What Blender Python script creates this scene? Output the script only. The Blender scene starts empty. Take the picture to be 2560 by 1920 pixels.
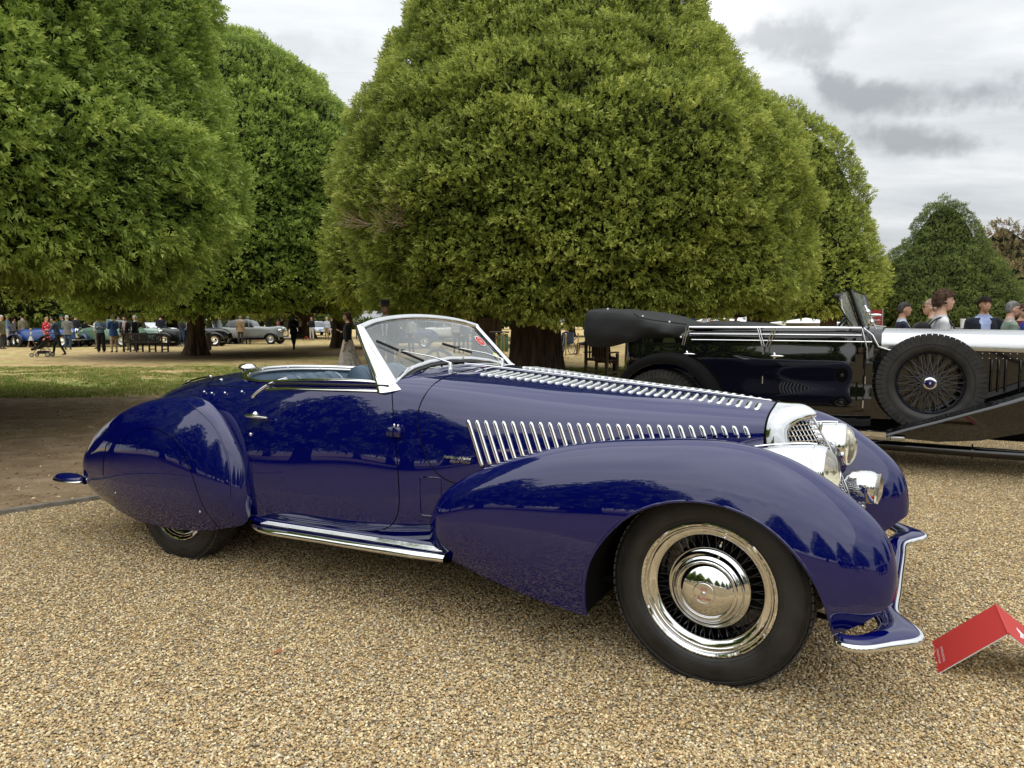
import bpy, bmesh, math, random
import numpy as np
from mathutils import Vector, Matrix
rad = math.radians
rng = np.random.default_rng(7)
SC = bpy.context.scene

# ------------------------------------------------------------------ camera, sky, sun, exposure
cam_d = bpy.data.cameras.new('camera')
cam = bpy.data.objects.new('camera', cam_d)
SC.collection.objects.link(cam)
cam_d.sensor_width = 36.0
cam_d.lens = 36.0 * 1862.0 / 2560.0
cam_d.clip_start = 0.05
cam_d.clip_end = 900.0
cam.location = (0, 0, 1.3287)
cam.rotation_euler = (rad(90) - 0.0851, 0, 0.0012)
SC.camera = cam

SUN_EL, SUN_AZ = rad(52), rad(205)       # high, behind the camera, a little left
world = bpy.data.worlds.new('World')
SC.world = world
world.use_nodes = True


def N(nt, kind, **kw):
    n = nt.nodes.new(kind)
    for k, v in kw.items():
        if k.startswith('i_'):
            key = k[2:]
            key = int(key) if key.isdigit() else key
            n.inputs[key].default_value = v
        else:
            setattr(n, k, v)
    return n


def ramp(nt, stops, interp='LINEAR'):
    n = nt.nodes.new('ShaderNodeValToRGB')
    cr = n.color_ramp
    cr.interpolation = interp
    while len(cr.elements) < len(stops):
        cr.elements.new(0.5)
    for e, (p, c) in zip(cr.elements, stops):
        e.position = p
        e.color = (*c, 1) if len(c) == 3 else c
    return n


def mixrgb(nt, fac, a, b, blend='MIX'):
    n = nt.nodes.new('ShaderNodeMix')
    n.data_type = 'RGBA'
    n.blend_type = blend
    for k, v in ((0, fac), (6, a), (7, b)):
        sock = n.inputs[k]
        if isinstance(v, bpy.types.NodeSocket):
            nt.links.new(v, sock)
        elif isinstance(v, (int, float)):
            sock.default_value = v if k == 0 else (v, v, v, 1)
        else:
            sock.default_value = (*v, 1)
    return n.outputs[2]


def mathn(nt, op, a, b=None, clamp=False):
    n = nt.nodes.new('ShaderNodeMath')
    n.operation = op
    n.use_clamp = clamp
    for i, v in enumerate((a, b)):
        if v is None:
            continue
        if isinstance(v, bpy.types.NodeSocket):
            nt.links.new(v, n.inputs[i])
        else:
            n.inputs[i].default_value = v
    return n.outputs[0]


def build_world():
    nt = world.node_tree
    nt.nodes.clear()
    L = nt.links.new
    out = N(nt, 'ShaderNodeOutputWorld')
    bg = N(nt, 'ShaderNodeBackground')
    bg.inputs[1].default_value = 0.1
    sky = N(nt, 'ShaderNodeTexSky', sky_type='NISHITA', sun_disc=False, sun_elevation=SUN_EL, sun_rotation=SUN_AZ)
    tc = N(nt, 'ShaderNodeTexCoord')
    # a flat cloud deck: direction / (height + small) gives plane coordinates, so clouds shrink to the horizon
    sep = N(nt, 'ShaderNodeSeparateXYZ')
    L(tc.outputs['Generated'], sep.inputs[0])
    zc = mathn(nt, 'ADD', mathn(nt, 'ABSOLUTE', sep.outputs[2]), 0.13)
    px = mathn(nt, 'DIVIDE', sep.outputs[0], zc)
    py = mathn(nt, 'DIVIDE', sep.outputs[1], zc)
    comb = N(nt, 'ShaderNodeCombineXYZ')
    L(px, comb.inputs[0]); L(py, comb.inputs[1])
    # broad streaky layer
    m1 = N(nt, 'ShaderNodeMapping')
    m1.inputs['Rotation'].default_value = (0, 0, rad(-14))
    m1.inputs['Scale'].default_value = (0.55, 1.15, 1)
    L(comb.outputs[0], m1.inputs[0])
    n1 = N(nt, 'ShaderNodeTexNoise', i_Scale=1.6, i_Detail=10.0, i_Roughness=0.60, i_Distortion=0.35)
    L(m1.outputs[0], n1.inputs['Vector'])
    # lumpy grey clouds
    m2 = N(nt, 'ShaderNodeMapping')
    m2.inputs['Location'].default_value = (CLOUD_OFF[0], CLOUD_OFF[1], 0)
    m2.inputs['Scale'].default_value = (0.75, 1.0, 1)
    L(comb.outputs[0], m2.inputs[0])
    n2 = N(nt, 'ShaderNodeTexNoise', i_Scale=0.95, i_Detail=9.0, i_Roughness=0.5, i_Distortion=0.15)
    L(m2.outputs[0], n2.inputs['Vector'])
    r1 = ramp(nt, [(0.28, (5.9, 6.2, 6.5)), (0.5, (7.8, 8.05, 8.25)), (0.68, (9.6, 9.8, 9.85))])
    L(n1.outputs[0], r1.inputs[0])
    r2 = ramp(nt, [(0.50, (0, 0, 0)), (0.56, (0.45, 0.45, 0.45)), (0.70, (1, 1, 1))])
    L(n2.outputs[0], r2.inputs[0])
    f2 = mathn(nt, 'MULTIPLY', r2.outputs[0], 0.85)
    clouds = mixrgb(nt, f2, r1.outputs[0], (5.6, 5.85, 6.1))
    # a few darker cumulus shapes hanging in the deck
    n3 = N(nt, 'ShaderNodeTexNoise', i_Scale=13., i_Detail=9.0, i_Roughness=0.56, i_Distortion=0.1); L(tc.outputs['Generated'], n3.inputs['Vector'])
    n4 = N(nt, 'ShaderNodeTexNoise', i_Scale=34.0, i_Detail=6.0, i_Roughness=0.55); L(tc.outputs['Generated'], n4.inputs['Vector'])
    for cx, cy, a, b_, amt in ((1.10, 2.25, .34, .15, 1.0), (1.40, 2.60, .32, .14, .9), (.66, 1.98, .22, .13, .7), (1.75, 2.15, .3, .10, .35), (-.62, 2.02, .30, .10, .25), (-1.9, 1.2, .5, .2, .7), (.2, .9, .4, .15, .5), (-.8, -1.6, .6, .25, .7), (1.6, -1.9, .5, .22, .8), (2.6, -.4, .5, .3, .6), (-2.6, -.6, .4, .3, .6)):
        dx = mathn(nt, 'DIVIDE', mathn(nt, 'SUBTRACT', px, cx), a); dy = mathn(nt, 'DIVIDE', mathn(nt, 'SUBTRACT', py, cy), b_)
        d = mathn(nt, 'SQRT', mathn(nt, 'ADD', mathn(nt, 'MULTIPLY', dx, dx), mathn(nt, 'MULTIPLY', dy, dy)))
        d = mathn(nt, 'ADD', d, mathn(nt, 'ADD', mathn(nt, 'MULTIPLY', mathn(nt, 'SUBTRACT', n3.outputs[0], .5), 3.4), mathn(nt, 'MULTIPLY', mathn(nt, 'SUBTRACT', n4.outputs[0], .5), .9)))
        mr = N(nt, 'ShaderNodeMapRange', interpolation_type='SMOOTHSTEP'); L(d, mr.inputs[0]); mr.inputs[1].default_value = 1.2; mr.inputs[2].default_value = .2; mr.inputs[3].default_value = 0; mr.inputs[4].default_value = amt
        clouds = mixrgb(nt, mr.outputs[0], clouds, (4.0, 4.2, 4.4))
    # an overcast sky brightens towards the zenith
    zg = mathn(nt, 'ADD', 1.0, mathn(nt, 'MULTIPLY', mathn(nt, 'MAXIMUM', sep.outputs[2], 0.0), 2.0))
    vm = N(nt, 'ShaderNodeVectorMath', operation='SCALE'); L(clouds, vm.inputs[0]); L(mathn(nt, 'MULTIPLY', zg, .70), vm.inputs['Scale'])
    lit = mixrgb(nt, 0.95, sky.outputs[0], vm.outputs[0])
    L(lit, bg.inputs[0])
    L(bg.outputs[0], out.inputs[0])


CLOUD_OFF = (3.1, 1.7)
build_world()

sun_d = bpy.data.lights.new('sun', 'SUN')
sun_d.energy = 1.2
sun_d.angle = rad(120)
sun_d.color = (1.0, 0.965, 0.91)
sun = bpy.data.objects.new('sun', sun_d)
SC.collection.objects.link(sun)
# light travels along -Z of the lamp; the sun stands at azimuth SUN_AZ (clockwise from +Y), elevation SUN_EL
sdir = Vector((math.sin(SUN_AZ) * math.cos(SUN_EL), math.cos(SUN_AZ) * math.cos(SUN_EL), math.sin(SUN_EL)))
sun.rotation_euler = sdir.to_track_quat('Z', 'Y').to_euler()

vs = SC.view_settings
SC.display_settings.display_device = 'sRGB'
vs.view_transform = 'Standard'
vs.look = 'None'
vs.exposure = 0.12
vs.gamma = 1.0
vs.use_curve_mapping = False
SC.render.engine = 'CYCLES'
SC.cycles.use_denoising = True
SC.cycles.max_bounces = 8
SC.cycles.transparent_max_bounces = 12
SC.cycles.sample_clamp_indirect = 6.0

# ------------------------------------------------------------------ helpers
def link(o, parent=None):
    SC.collection.objects.link(o)
    if parent is not None:
        o.parent = parent
    return o


def tag(o, label=None, cat=None, group=None, kind=None):
    if label: o['label'] = label
    if cat: o['category'] = cat
    if group: o['group'] = group
    if kind: o['kind'] = kind
    return o


def empty(name, loc=(0, 0, 0), rz=0.0, parent=None, **kw):
    o = bpy.data.objects.new(name, None)
    o.empty_display_size = 0.2
    link(o, parent)
    o.location = loc
    o.rotation_euler = (0, 0, rz)
    return tag(o, **kw)


def copy_tree(o, parent=None):
    c = o.copy()
    SC.collection.objects.link(c)
    if parent is not None:
        c.parent = parent
    for ch in list(o.children):
        copy_tree(ch, c)
    return c


def mesh(name, verts, faces, mat=None, parent=None, smooth=True, angle=None, normals=None, loc=None, mats=None, fmat=None):
    me = bpy.data.meshes.new(name)
    verts = np.asarray(verts, dtype=np.float64)
    me.from_pydata(verts.tolist(), [], [list(map(int, f)) for f in faces])
    me.update()
    if smooth:
        me.polygons.foreach_set('use_smooth', [True] * len(me.polygons))
        if angle is not None:
            me.set_sharp_from_angle(angle=rad(angle))
    if normals is not None:
        me.normals_split_custom_set_from_vertices([tuple(n) for n in normals])
    if mats:
        for m in mats: me.materials.append(m)
        me.polygons.foreach_set('material_index', fmat)
    elif mat:
        me.materials.append(mat)
    o = bpy.data.objects.new(name, me)
    link(o, parent)
    if loc is not None:
        o.location = loc
    return o


def fast_mesh(name, V, F4, mat, parent=None, attr=None, smooth=True):
    """numpy arrays -> mesh of quads (or tris), with an optional per-face colour attribute"""
    me = bpy.data.meshes.new(name)
    k = F4.shape[1]
    me.vertices.add(len(V)); me.loops.add(F4.size); me.polygons.add(len(F4))
    me.vertices.foreach_set('co', V.astype(np.float32).ravel())
    me.loops.foreach_set('vertex_index', F4.astype(np.int32).ravel())
    me.polygons.foreach_set('loop_start', np.arange(0, F4.size, k, dtype=np.int32))
    me.polygons.foreach_set('loop_total', np.full(len(F4), k, dtype=np.int32))
    me.polygons.foreach_set('use_smooth', np.full(len(F4), smooth))
    if attr is not None:
        a = me.attributes.new('tone', 'FLOAT', 'FACE')
        a.data.foreach_set('value', attr.astype(np.float32))
    me.update(calc_edges=True)
    if mat: me.materials.append(mat)
    o = bpy.data.objects.new(name, me)
    return link(o, parent)


class MB:
    """collects simple solids into one mesh"""
    def __init__(s): s.v = []; s.f = []; s.n = 0
    def add(s, V, F):
        V = np.asarray(V, float)
        s.v.append(V); s.f += [[i + s.n for i in f] for f in F]; s.n += len(V)
        return s
    def box(s, c, size, rz=0, bev=0.0, rot=None):
        x, y, z = [d / 2 for d in size]
        if bev > 0:
            b = min(bev, x * .9, y * .9, z * .9)
            P = []
            for sz in (-1, 1):
                for (lx, ly, lz) in ((x - b, y - b, z),) if sz > 0 else ((x - b, y - b, z),):
                    P += [(-lx, -ly, sz * lz), (lx, -ly, sz * lz), (lx, ly, sz * lz), (-lx, ly, sz * lz)]
            bot, top = P[:4], P[4:]
            r1 = [(-x, -y + b, -z + b), (-x + b, -y, -z + b), (x - b, -y, -z + b), (x, -y + b, -z + b), (x, y - b, -z + b), (x - b, y, -z + b), (-x + b, y, -z + b), (-x, y - b, -z + b)]
            r2 = [(a_, b_, z - b) for a_, b_, _ in r1]
            V = bot + r1 + r2 + top
            F = [(3, 2, 1, 0)]
            F += [(0, 1, 6, 5), (1, 2, 8, 7), (2, 3, 10, 9), (3, 0, 4, 11), (0, 5, 4), (1, 7, 6), (2, 9, 8), (3, 11, 10)]
            for i in range(8):
                j = (i + 1) % 8
                F.append((4 + i, 4 + j, 12 + j, 12 + i))
            F += [(20, 13, 14, 21), (21, 15, 16, 22), (22, 17, 18, 23), (23, 19, 12, 20), (20, 12, 13), (21, 14, 15), (22, 16, 17), (23, 18, 19), (20, 21, 22, 23)]
        else:
            V = [(-x, -y, -z), (x, -y, -z), (x, y, -z), (-x, y, -z), (-x, -y, z), (x, -y, z), (x, y, z), (-x, y, z)]
            F = [(3, 2, 1, 0), (4, 5, 6, 7), (0, 1, 5, 4), (1, 2, 6, 5), (2, 3, 7, 6), (3, 0, 4, 7)]
        V = np.array(V, float)
        R = Matrix.Rotation(rz, 3, 'Z') if rot is None else rot
        V = V @ np.array(R).T + np.array(c)
        return s.add(V, F)
    def tube(s, pts, r, n=8, closed=False, caps=True, flat=1.0, up=None):
        V, F = tube_geo(pts, r, n, closed, caps, flat, up)
        return s.add(V, F)
    def lathe(s, prof, n=32, c=(0, 0, 0), axis='Z'):
        V, F = lathe_geo(prof, n)
        if axis == 'Y': V = V[:, [0, 2, 1]] * np.array([1, 1, 1]); F = [f[::-1] for f in F]
        if axis == 'X': V = V[:, [2, 0, 1]]
        return s.add(V + np.array(c), F)
    def ellipsoid(s, c, r, n=12, m=8):
        V = [(0, 0, -1)]
        for j in range(1, m):
            a = math.pi * j / m
            for i in range(n):
                t = 2 * math.pi * i / n
                V.append((math.sin(a) * math.cos(t), math.sin(a) * math.sin(t), -math.cos(a)))
        V.append((0, 0, 1))
        F = [(0, 1 + (i + 1) % n, 1 + i) for i in range(n)]
        for j in range(m - 2):
            for i in range(n):
                a, b = 1 + j * n + i, 1 + j * n + (i + 1) % n
                F.append((a, b, b + n, a + n))
        e = len(V) - 1
        F += [(e - n + i, e - n + (i + 1) % n, e) for i in range(n)]
        return s.add(np.array(V) * np.array(r) + np.array(c), F)
    def xf(s, M):
        M = np.array(M)
        s.v = [np.c_[v, np.ones(len(v))] @ M.T[:, :3] for v in s.v]
        return s
    def build(s, name, mat=None, parent=None, smooth=True, angle=48, **kw):
        return mesh(name, np.concatenate(s.v), s.f, mat, parent, smooth, angle, **kw)


def frames(P, closed=False, up=None):
    P = np.asarray(P, float)
    if closed:
        T = np.roll(P, -1, 0) - np.roll(P, 1, 0)
    else:
        T = np.gradient(P, axis=0)
    T /= np.linalg.norm(T, axis=1)[:, None] + 1e-12
    Nn = np.zeros_like(P)
    u = np.array(up if up is not None else ((0, 0, 1) if abs(T[0][2]) < .9 else (1, 0, 0)), float)
    for i in range(len(P)):
        if up is not None: u = np.array(up, float)
        v = u - T[i] * (u @ T[i])
        v /= np.linalg.norm(v) + 1e-12
        Nn[i] = v
        u = v
    B = np.cross(T, Nn)
    return T, Nn, B


def tube_geo(pts, r, n=8, closed=False, caps=True, flat=1.0, up=None):
    P = np.asarray(pts, float)
    r = np.broadcast_to(np.asarray(r, float), (len(P),))
    T, Nn, B = frames(P, closed, up)
    a = np.arange(n) / n * 2 * np.pi
    V = (P[:, None] + r[:, None, None] * (np.cos(a)[None, :, None] * B[:, None] + flat * np.sin(a)[None, :, None] * Nn[:, None])).reshape(-1, 3)
    F = []
    m = len(P)
    for i in range(m if closed else m - 1):
        for j in range(n):
            k = (i + 1) % m
            F.append((i * n + j, i * n + (j + 1) % n, k * n + (j + 1) % n, k * n + j))
    if caps and not closed:
        F.append(tuple(range(n))[::-1]); F.append(tuple((m - 1) * n + j for j in range(n)))
    return V, F


def lathe_geo(prof, n=32):
    """prof: (r, z) list; axis Z. r == 0 only at ends."""
    V = []; F = []; rings = []
    for r, z in prof:
        if r < 1e-6:
            rings.append([len(V)]); V.append((0, 0, z))
        else:
            rings.append(list(range(len(V), len(V) + n)))
            V += [(r * math.cos(2 * math.pi * i / n), r * math.sin(2 * math.pi * i / n), z) for i in range(n)]
    for a, b in zip(rings[:-1], rings[1:]):
        for i in range(n):
            j = (i + 1) % n
            if len(a) == 1: F.append((a[0], b[j], b[i]))
            elif len(b) == 1: F.append((a[i], a[j], b[0]))
            else: F.append((a[i], a[j], b[j], b[i]))
    return np.array(V, float), F


def nspline(u, P):
    """natural cubic spline through P (m x d) at knots u -> function"""
    u = np.asarray(u, float); P = np.asarray(P, float)
    m = len(u); h = np.diff(u)
    A = np.zeros((m, m)); R = np.zeros_like(P)
    A[0, 0] = A[-1, -1] = 1
    for i in range(1, m - 1):
        A[i, i - 1] = h[i - 1]; A[i, i] = 2 * (h[i - 1] + h[i]); A[i, i + 1] = h[i]
        R[i] = 6 * ((P[i + 1] - P[i]) / h[i] - (P[i] - P[i - 1]) / h[i - 1])
    M = np.linalg.solve(A, R.reshape(m, -1)).reshape(R.shape)
    def f(x):
        x = np.atleast_1d(np.asarray(x, float))
        i = np.clip(np.searchsorted(u, x) - 1, 0, m - 2)
        hh = h[i]; a = (u[i + 1] - x); b = (x - u[i])
        sh = (slice(None),) + (None,) * (P.ndim - 1)
        hh_, a_, b_ = hh[sh], a[sh], b[sh]
        return (M[i] * a_ ** 3 + M[i + 1] * b_ ** 3) / (6 * hh_) + (P[i] / hh_ - M[i] * hh_ / 6) * a_ + (P[i + 1] / hh_ - M[i + 1] * hh_ / 6) * b_
    return f


def chord(P):
    P = np.asarray(P, float)
    return np.r_[0, np.cumsum(np.maximum(np.linalg.norm(np.diff(P, axis=0), axis=-1), 1e-4))]


def scurve(P, n, closed=False):
    """dense smooth curve through points"""
    P = np.asarray(P, float)
    if closed:
        k = min(3, len(P))
        Q = np.r_[P[-k:], P, P[:k + 1]]
        u = chord(Q); f = nspline(u, Q)
        return f(np.linspace(u[k], u[k + len(P)], n, endpoint=False))
    u = chord(P)
    return nspline(u, P)(np.linspace(0, u[-1], n))


class Surf:
    """tensor spline surface through control net C[m][k][3]; dense grid G, normals NG"""
    def __init__(s, C, nu, nv, out=None, mirror=False, power=1.0):
        C = np.asarray(C, float)
        if mirror:
            Cm = C[:, ::-1][:, 1:].copy(); Cm[:, :, 1] *= -1
            C = np.concatenate([C, Cm], axis=1)
            nv = nv * 2 - 1
        du = np.linalg.norm(np.diff(C, axis=0), axis=2)
        u = np.r_[0, np.cumsum(np.maximum(du.mean(1), 1e-3))]
        dv = np.linalg.norm(np.diff(C, axis=1), axis=2)
        v = np.r_[0, np.cumsum(np.maximum(np.median(dv, axis=0), 1e-3))]
        A = nspline(u, C)(np.linspace(0, u[-1], nu))
        A = np.swapaxes(A, 0, 1)
        G = nspline(v, A)(np.linspace(0, v[-1], nv))
        s.G = np.swapaxes(G, 0, 1)
        gu = np.gradient(s.G, axis=0); gv = np.gradient(s.G, axis=1)
        n = np.cross(gu, gv)
        ln = np.linalg.norm(n, axis=2, keepdims=True)
        n = n / (ln + 1e-12)
        s.NG = n
        s.flip = False
        if out is not None:
            i, j = nu // 2, nv // 2 if not mirror else nv // 4
            if (s.NG[i, j] @ np.array(out)) < 0:
                s.NG = -s.NG; s.flip = True
    def mirrored(s):
        t = object.__new__(Surf)
        t.G = s.G * np.array([1, -1, 1]); t.NG = s.NG * np.array([1, -1, 1]); t.flip = not s.flip
        return t
    def arrays(s, off=0.0):
        nu, nv = s.G.shape[:2]
        V = (s.G + s.NG * off).reshape(-1, 3)
        idx = np.arange(nu * nv).reshape(nu, nv)
        F = np.stack([idx[:-1, :-1], idx[1:, :-1], idx[1:, 1:], idx[:-1, 1:]], axis=-1).reshape(-1, 4)
        if s.flip: F = F[:, ::-1]
        return V, F, s.NG.reshape(-1, 3)
    def section(s, x):
        """polyline (k x 3) of the surface at longitudinal x"""
        out = []
        for j in range(s.G.shape[1]):
            X = s.G[:, j, 0]
            o = np.argsort(X)
            out.append([x, np.interp(x, X[o], s.G[o, j, 1]), np.interp(x, X[o], s.G[o, j, 2])])
        return np.array(out)
    def nearest(s, p, mask=(1, 1, 1)):
        d = ((s.G - np.array(p)) * np.array(mask, float)) ** 2
        k = d.sum(2).argmin()
        i, j = np.unravel_index(k, s.G.shape[:2])
        return s.G[i, j], s.NG[i, j]


def clip(V, F, Nn, fn, keep=1, gap=0.0):
    """keep the part where keep*fn(V) > gap; exact cut along linear interpolation"""
    val = keep * fn(V) - gap
    V = list(map(tuple, V)); Nn = list(map(tuple, Nn)); out = []; cache = {}
    inside = val > 0
    nin = inside[F].sum(1)
    for f, c in zip(F, nin):
        if c == 0: continue
        if c == len(f):
            out.append(tuple(f)); continue
        poly = []
        k = len(f)
        for a in range(k):
            i, j = int(f[a]), int(f[(a + 1) % k])
            if inside[i]: poly.append(i)
            if inside[i] != inside[j]:
                key = (min(i, j), max(i, j))
                if key not in cache:
                    t = val[i] / (val[i] - val[j])
                    p = tuple(V[i][q] * (1 - t) + V[j][q] * t for q in range(3))
                    n = tuple(Nn[i][q] * (1 - t) + Nn[j][q] * t for q in range(3))
                    cache[key] = len(V); V.append(p); Nn.append(n)
                poly.append(cache[key])
        if len(poly) >= 3: out.append(tuple(poly))
    V = np.array(V); Nn = np.array(Nn)
    used = np.unique(np.concatenate([np.array(f) for f in out])) if out else np.array([], int)
    remap = -np.ones(len(V), int); remap[used] = np.arange(len(used))
    out = [tuple(remap[list(f)]) for f in out]
    return V[used], out, Nn[used]


def clip_many(V, F, Nn, fns):
    F = [tuple(f) for f in F]
    for fn, keep, gap in fns:
        # polygons of mixed length: group
        val = keep * fn(V) - gap
        ins = val > 0
        res = []; V_ = list(map(tuple, V)); N_ = list(map(tuple, Nn)); cache = {}
        for f in F:
            c = sum(bool(ins[i]) for i in f)
            if c == 0: continue
            if c == len(f): res.append(f); continue
            poly = []
            for a in range(len(f)):
                i, j = f[a], f[(a + 1) % len(f)]
                if ins[i]: poly.append(i)
                if ins[i] != ins[j]:
                    key = (min(i, j), max(i, j))
                    if key not in cache:
                        t = val[i] / (val[i] - val[j])
                        cache[key] = len(V_)
                        V_.append(tuple(V_[i][q] * (1 - t) + V_[j][q] * t for q in range(3)))
                        N_.append(tuple(N_[i][q] * (1 - t) + N_[j][q] * t for q in range(3)))
                    poly.append(cache[key])
            if len(poly) >= 3: res.append(tuple(poly))
        V = np.array(V_); Nn = np.array(N_); F = res
    used = sorted({i for f in F for i in f})
    rm = {u: k for k, u in enumerate(used)}
    return V[used], [tuple(rm[i] for i in f) for f in F], Nn[used]


def sdf_poly(poly):
    """signed distance (inside positive) to a closed polygon in 2D; returns fn(x2d)"""
    P = np.asarray(poly, float); Q = np.roll(P, -1, 0)
    def f(X):
        X = np.asarray(X, float)
        res = np.full(len(X), 1e9); ins = np.zeros(len(X), bool)
        for a, b in zip(P, Q):
            ab = b - a
            t = np.clip(((X - a) @ ab) / (ab @ ab + 1e-12), 0, 1)
            d = np.linalg.norm(X - a - t[:, None] * ab, axis=1)
            res = np.minimum(res, d)
            c = ((a[1] > X[:, 1]) != (b[1] > X[:, 1])) & (X[:, 0] < (b[0] - a[0]) * (X[:, 1] - a[1]) / (b[1] - a[1] + 1e-12) + a[0])
            ins ^= c
        return np.where(ins, res, -res)
    return f


# ------------------------------------------------------------------ materials
def principled(name, color=(.5, .5, .5), rough=.5, metal=0., coat=0., spec=.5, alpha=1., trans=0., ior=1.5, coat_rough=0.03, sheen=0.):
    m = bpy.data.materials.new(name)
    m.use_nodes = True
    b = m.node_tree.nodes['Principled BSDF']
    b.inputs['Base Color'].default_value = (*color, 1)
    b.inputs['Roughness'].default_value = rough
    b.inputs['Metallic'].default_value = metal
    b.inputs['Coat Weight'].default_value = coat
    b.inputs['Coat Roughness'].default_value = coat_rough
    b.inputs['Specular IOR Level'].default_value = spec
    b.inputs['Alpha'].default_value = alpha
    b.inputs['Transmission Weight'].default_value = trans
    b.inputs['IOR'].default_value = ior
    b.inputs['Sheen Weight'].default_value = sheen
    return m


def nodes_of(m):
    nt = m.node_tree
    return nt, nt.nodes['Principled BSDF'], nt.links.new


def vary(m, col_a, col_b, scale=8., detail=4., rough=None, bump=0.0, bump_scale=None, coords='Object', stretch=(1, 1, 1), lo=.35, hi=.65):
    nt, b, L = nodes_of(m)
    tc = N(nt, 'ShaderNodeTexCoord')
    mp = N(nt, 'ShaderNodeMapping'); mp.inputs['Scale'].default_value = stretch
    L(tc.outputs[coords], mp.inputs[0])
    n = N(nt, 'ShaderNodeTexNoise', i_Scale=scale, i_Detail=detail, i_Roughness=.6)
    L(mp.outputs[0], n.inputs['Vector'])
    r = ramp(nt, [(lo, col_a), (hi, col_b)])
    L(n.outputs[0], r.inputs[0]); L(r.outputs[0], b.inputs['Base Color'])
    if rough:
        r2 = ramp(nt, [(lo, (rough[0],) * 3), (hi, (rough[1],) * 3)])
        L(n.outputs[0], r2.inputs[0]); L(r2.outputs[0], b.inputs['Roughness'])
    if bump:
        n2 = N(nt, 'ShaderNodeTexNoise', i_Scale=bump_scale or scale * 3, i_Detail=5.)
        L(mp.outputs[0], n2.inputs['Vector'])
        bp = N(nt, 'ShaderNodeBump', i_Strength=bump, i_Distance=0.01)
        L(n2.outputs[0], bp.inputs['Height']); L(bp.outputs[0], b.inputs['Normal'])
    return m


def paint_mat(name, color, rough=.28, peel=0.0012):
    m = principled(name, color, rough=rough, coat=1.0, spec=0., coat_rough=.012)
    m.node_tree.nodes['Principled BSDF'].inputs['Coat IOR'].default_value = 1.72
    nt, b, L = nodes_of(m)
    tc = N(nt, 'ShaderNodeTexCoord')
    n = N(nt, 'ShaderNodeTexNoise', i_Scale=2.3, i_Detail=2.)
    L(tc.outputs['Object'], n.inputs['Vector'])
    bp = N(nt, 'ShaderNodeBump', i_Strength=0.05, i_Distance=peel * 3)
    L(n.outputs[0], bp.inputs['Height'])
    L(bp.outputs[0], b.inputs['Coat Normal'])
    # faint dust film
    n2 = N(nt, 'ShaderNodeTexNoise', i_Scale=30., i_Detail=6.)
    L(tc.outputs['Object'], n2.inputs['Vector'])
    r = ramp(nt, [(.35, (.004,) * 3), (.75, (.016,) * 3)])
    L(n2.outputs[0], r.inputs[0]); L(r.outputs[0], b.inputs['Coat Roughness'])
    return m


M = {}
M['blue'] = paint_mat('royal_blue_paint', (0.0010, 0.0026, 0.082), rough=.35)
M['black_paint'] = paint_mat('black_paint', (0.004, 0.004, 0.005))
M['chrome'] = principled('chrome', (0.80, 0.81, 0.82), rough=.035, metal=1.)
vary(M['chrome'], (0.76, 0.77, 0.78), (0.84, 0.845, 0.85), scale=12., rough=(.02, .07))
M['satin'] = principled('satin_metal', (0.55, 0.56, 0.57), rough=.3, metal=1.)
M['dark'] = principled('dark_underside', (0.006, 0.006, 0.006), rough=.9, spec=.1)
M['rubber'] = principled('tyre_rubber', (0.018, 0.018, 0.018), rough=.55)
vary(M['rubber'], (0.012, 0.012, 0.012), (0.030, 0.028, 0.026), scale=9., rough=(.42, .62), bump=.15, bump_scale=60)
M['tread'] = principled('tread_rubber', (0.03, 0.028, 0.025), rough=.85)
vary(M['tread'], (0.022, 0.021, 0.019), (0.065, 0.058, 0.048), scale=25.)
M['blackspoke'] = principled('black_enamel', (0.006, 0.007, 0.012), rough=.2, coat=.6)
M['glass'] = None
def glass_mat(name, tint=(.96, .98, .97), op=.10, haze=(.75, .8, .8)):
    """thin pane: mostly clear, mirror by Fresnel, a pale diffuse film that paints in the reflected haze"""
    m = bpy.data.materials.new(name); m.use_nodes = True
    nt = m.node_tree; nt.nodes.clear(); L = nt.links.new
    out = N(nt, 'ShaderNodeOutputMaterial')
    tr = N(nt, 'ShaderNodeBsdfTransparent'); tr.inputs[0].default_value = (*tint, 1)
    gl = N(nt, 'ShaderNodeBsdfGlossy'); gl.inputs['Roughness'].default_value = .01; gl.inputs[0].default_value = (1, 1, 1, 1)
    fr = N(nt, 'ShaderNodeFresnel'); fr.inputs[0].default_value = 1.5
    mx = N(nt, 'ShaderNodeMixShader')
    L(mathn(nt, 'MULTIPLY', fr.outputs[0], 1.7, True), mx.inputs[0]); L(tr.outputs[0], mx.inputs[1]); L(gl.outputs[0], mx.inputs[2])
    df = N(nt, 'ShaderNodeBsdfDiffuse'); df.inputs[0].default_value = (*haze, 1)  # pale film colour stands in for haze and reflection on the pane
    tl = N(nt, 'ShaderNodeBsdfTranslucent'); tl.inputs[0].default_value = (*haze, 1)
    a = N(nt, 'ShaderNodeMixShader'); a.inputs[0].default_value = .5
    L(df.outputs[0], a.inputs[1]); L(tl.outputs[0], a.inputs[2])
    m2 = N(nt, 'ShaderNodeMixShader')
    tc = N(nt, 'ShaderNodeTexCoord'); n = N(nt, 'ShaderNodeTexNoise', i_Scale=4., i_Detail=5.)
    L(tc.outputs['Object'], n.inputs['Vector'])
    L(mathn(nt, 'MULTIPLY', n.outputs[0], op * 2), m2.inputs[0])
    L(mx.outputs[0], m2.inputs[1]); L(a.outputs[0], m2.inputs[2]); L(m2.outputs[0], out.inputs[0])
    return m
M['glass'] = glass_mat('windscreen_glass', op=.27)
M['lens'] = principled('yellow_headlamp_lens', (.95, .89, .66), rough=.05, trans=.85, coat=1.)
M['leather'] = principled('blue_leather', (0.045, 0.085, 0.13), rough=.42)
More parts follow.
